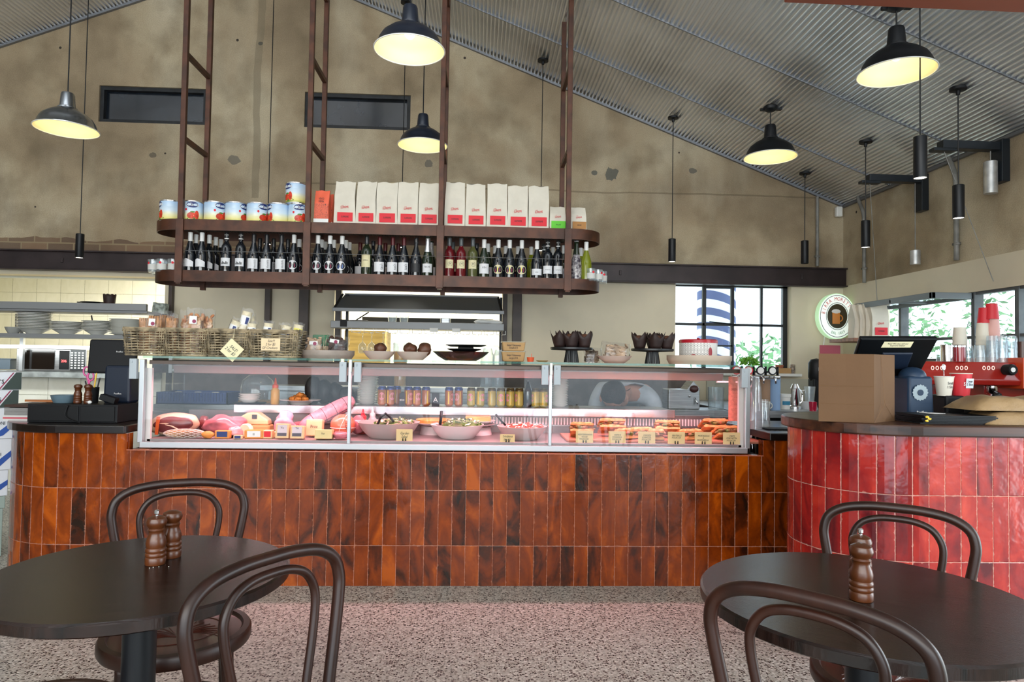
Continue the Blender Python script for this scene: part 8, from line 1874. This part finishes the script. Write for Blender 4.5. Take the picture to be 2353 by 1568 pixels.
for s in (-1, 1):
    e = limb([(0.02+s*0.17, -0.07, 1.04), (0.02+s*0.225, -0.10, 0.97), (0.02+s*0.24, -0.14, 0.82), (0.02+s*0.22, -0.20, 0.70), (0.02+s*0.20, -0.25, 0.60), (0.02+s*0.19, -0.27, 0.55)], [0.075, 0.055, 0.042, 0.036, 0.026, 0.030], 3)
    for f in range(4): limb([(0.02+s*(0.19+(f-1.5)*0.020), -0.28, 0.50), (0.02+s*(0.19+(f-1.5)*0.022), -0.285, 0.468-0.006*(f in (1, 2))), (0.02+s*(0.19+(f-1.5)*0.022), -0.272, 0.445-0.006*(f in (1, 2)))], [0.010, 0.009, 0.008], e)
    limb([(0.02+s*0.155, -0.29, 0.535), (0.02+s*0.145, -0.30, 0.505)], [0.011, 0.009], e)
    limb([(0.06+s*0.10, 0.30, 0.80), (0.06+s*0.11, 0.22, 0.48), (0.06+s*0.12, 0.32, 0.10), (0.06+s*0.12, 0.26, 0.035), (0.06+s*0.13, 0.16, 0.025)], [0.085, 0.058, 0.042, 0.04, 0.03], 0)
skin('body', V, Ed, Ra, SKIN, pe)
SV = [(0.06, 0.28, 0.88), (0.05, 0.16, 0.965), (0.03, 0.02, 1.035), (0.02, -0.075, 1.06), (0.0, -0.125, 1.05)]; SR = [(0.155, 0.125), (0.145, 0.115), (0.170, 0.118), (0.145, 0.102), (0.072, 0.072)]; SE = [(0, 1), (1, 2), (2, 3), (3, 4)]
for s in (-1, 1):
    k = len(SV); SV += [(0.02+s*0.175, -0.07, 1.045), (0.02+s*0.228, -0.10, 0.97), (0.02+s*0.24, -0.125, 0.885)]; SR += [(0.088, 0.088), (0.070, 0.070), (0.062, 0.062)]; SE += [(3, k), (k, k+1), (k+1, k+2)]
skin('t_shirt', SV, SE, SR, TEE, pe)
TV = [(0.06, 0.30, 0.86)]; TR = [(0.165, 0.13)]; TE = []
for s in (-1, 1):
    k = len(TV); TV += [(0.06+s*0.10, 0.30, 0.80), (0.06+s*0.11, 0.22, 0.48), (0.06+s*0.12, 0.32, 0.10)]; TR += [(0.10, 0.10), (0.075, 0.075), (0.065, 0.065)]; TE += [(0, k), (k, k+1), (k+1, k+2)]
skin('trousers', TV, TE, TR, TROU, pe)
hc = Vector((-0.115, -0.30, 1.03))
b = MB(); b.ell(hc, (0.082, 0.095, 0.10), 28, 18, jit=0.04, rot=Matrix.Rotation(0.5, 3, 'X')); b.build('head', SKIN, pe, smooth='all')
b = MB(); b.ell(hc+Vector((0, -0.004, 0.018)), (0.093, 0.103, 0.098), 32, 20, jit=0.10, seed=4, rot=Matrix.Rotation(0.5, 3, 'X')); b.build('hair', HAIR, pe, smooth='all')
b = MB(); b.ell(hc+Vector((0.088, 0.02, -0.02)), (0.012, 0.022, 0.03), 12, 8); b.ell(hc+Vector((-0.088, 0.02, -0.02)), (0.012, 0.022, 0.03), 12, 8); b.ell(hc+Vector((0, -0.075, -0.085)), (0.014, 0.02, 0.018), 10, 8); b.build('ears_and_nose', SKIN, pe, smooth='all')
b = MB(); b.tube([(-0.02, -0.13, 1.045), (-0.06, -0.20, 1.03), (-0.10, -0.26, 1.02)], [0.055, 0.048, 0.05], 16); b.build('neck', SKIN, pe, smooth='all')
SC.cycles.transparent_max_bounces = 24
# prints sit on the part that carries them, fittings on the part they are fixed to
SUB = {'ring_print': 'paper_label', 'figure_print': 'paper_label', 'skyline_print': 'paper_label', 'dark_print': 'paper_label', 'round_print': 'paper_label',
       'keys': 'keypad_panel', 'portafilter_handle': 'group_head', 'knob_centre': 'steam_knob', 'emblem_centre': 'emblem', 'circle_fill': 'circle_print', 'label_band': 'paper_label',
       'cut_face': 'fat_rind', 'bulb': 'inner_shade', 'white_rim': 'lamp_shade', 'lamp_lens': 'lamp_body', 'badge_centre': 'tap_badge', 'inner_hoop': 'back_hoop', 'embossed_pattern': 'seat', 'foam_print': 'beer_glass_print', 'glass_handle_print': 'beer_glass_print', 'cap': 'glass_body', 'neck_ring': 'glass_body', 'rolled_rim': 'cup_wall'}
LET = ('label_patch', 'paper_label', 'brand_oval', 'card', 'paper_note', 'screen_back')
base = lambda n: n.rsplit('.', 1)[0] if n.rsplit('.', 1)[-1].isdigit() else n
KID = {}
for o in bpy.data.objects:
    if o.parent is not None and o.parent.parent is None: KID.setdefault(o.parent.name, []).append(o)
for root, ch in KID.items():
    by = {}
    for o in ch: by.setdefault(base(o.name), []).append(o)
    def hang(c, p): c.parent = p; c.matrix_parent_inverse = p.matrix_basis.inverted()
    for o in ch:
        n = base(o.name)
        if n in SUB and SUB[n] in by:
            ps_ = by[SUB[n]]; i = by[n].index(o)
            hang(o, ps_[i % len(ps_)])
    if 'lettering' in by:
        for q in LET:
            if q in by: hang(by['lettering'][-1], by[q][0]); break
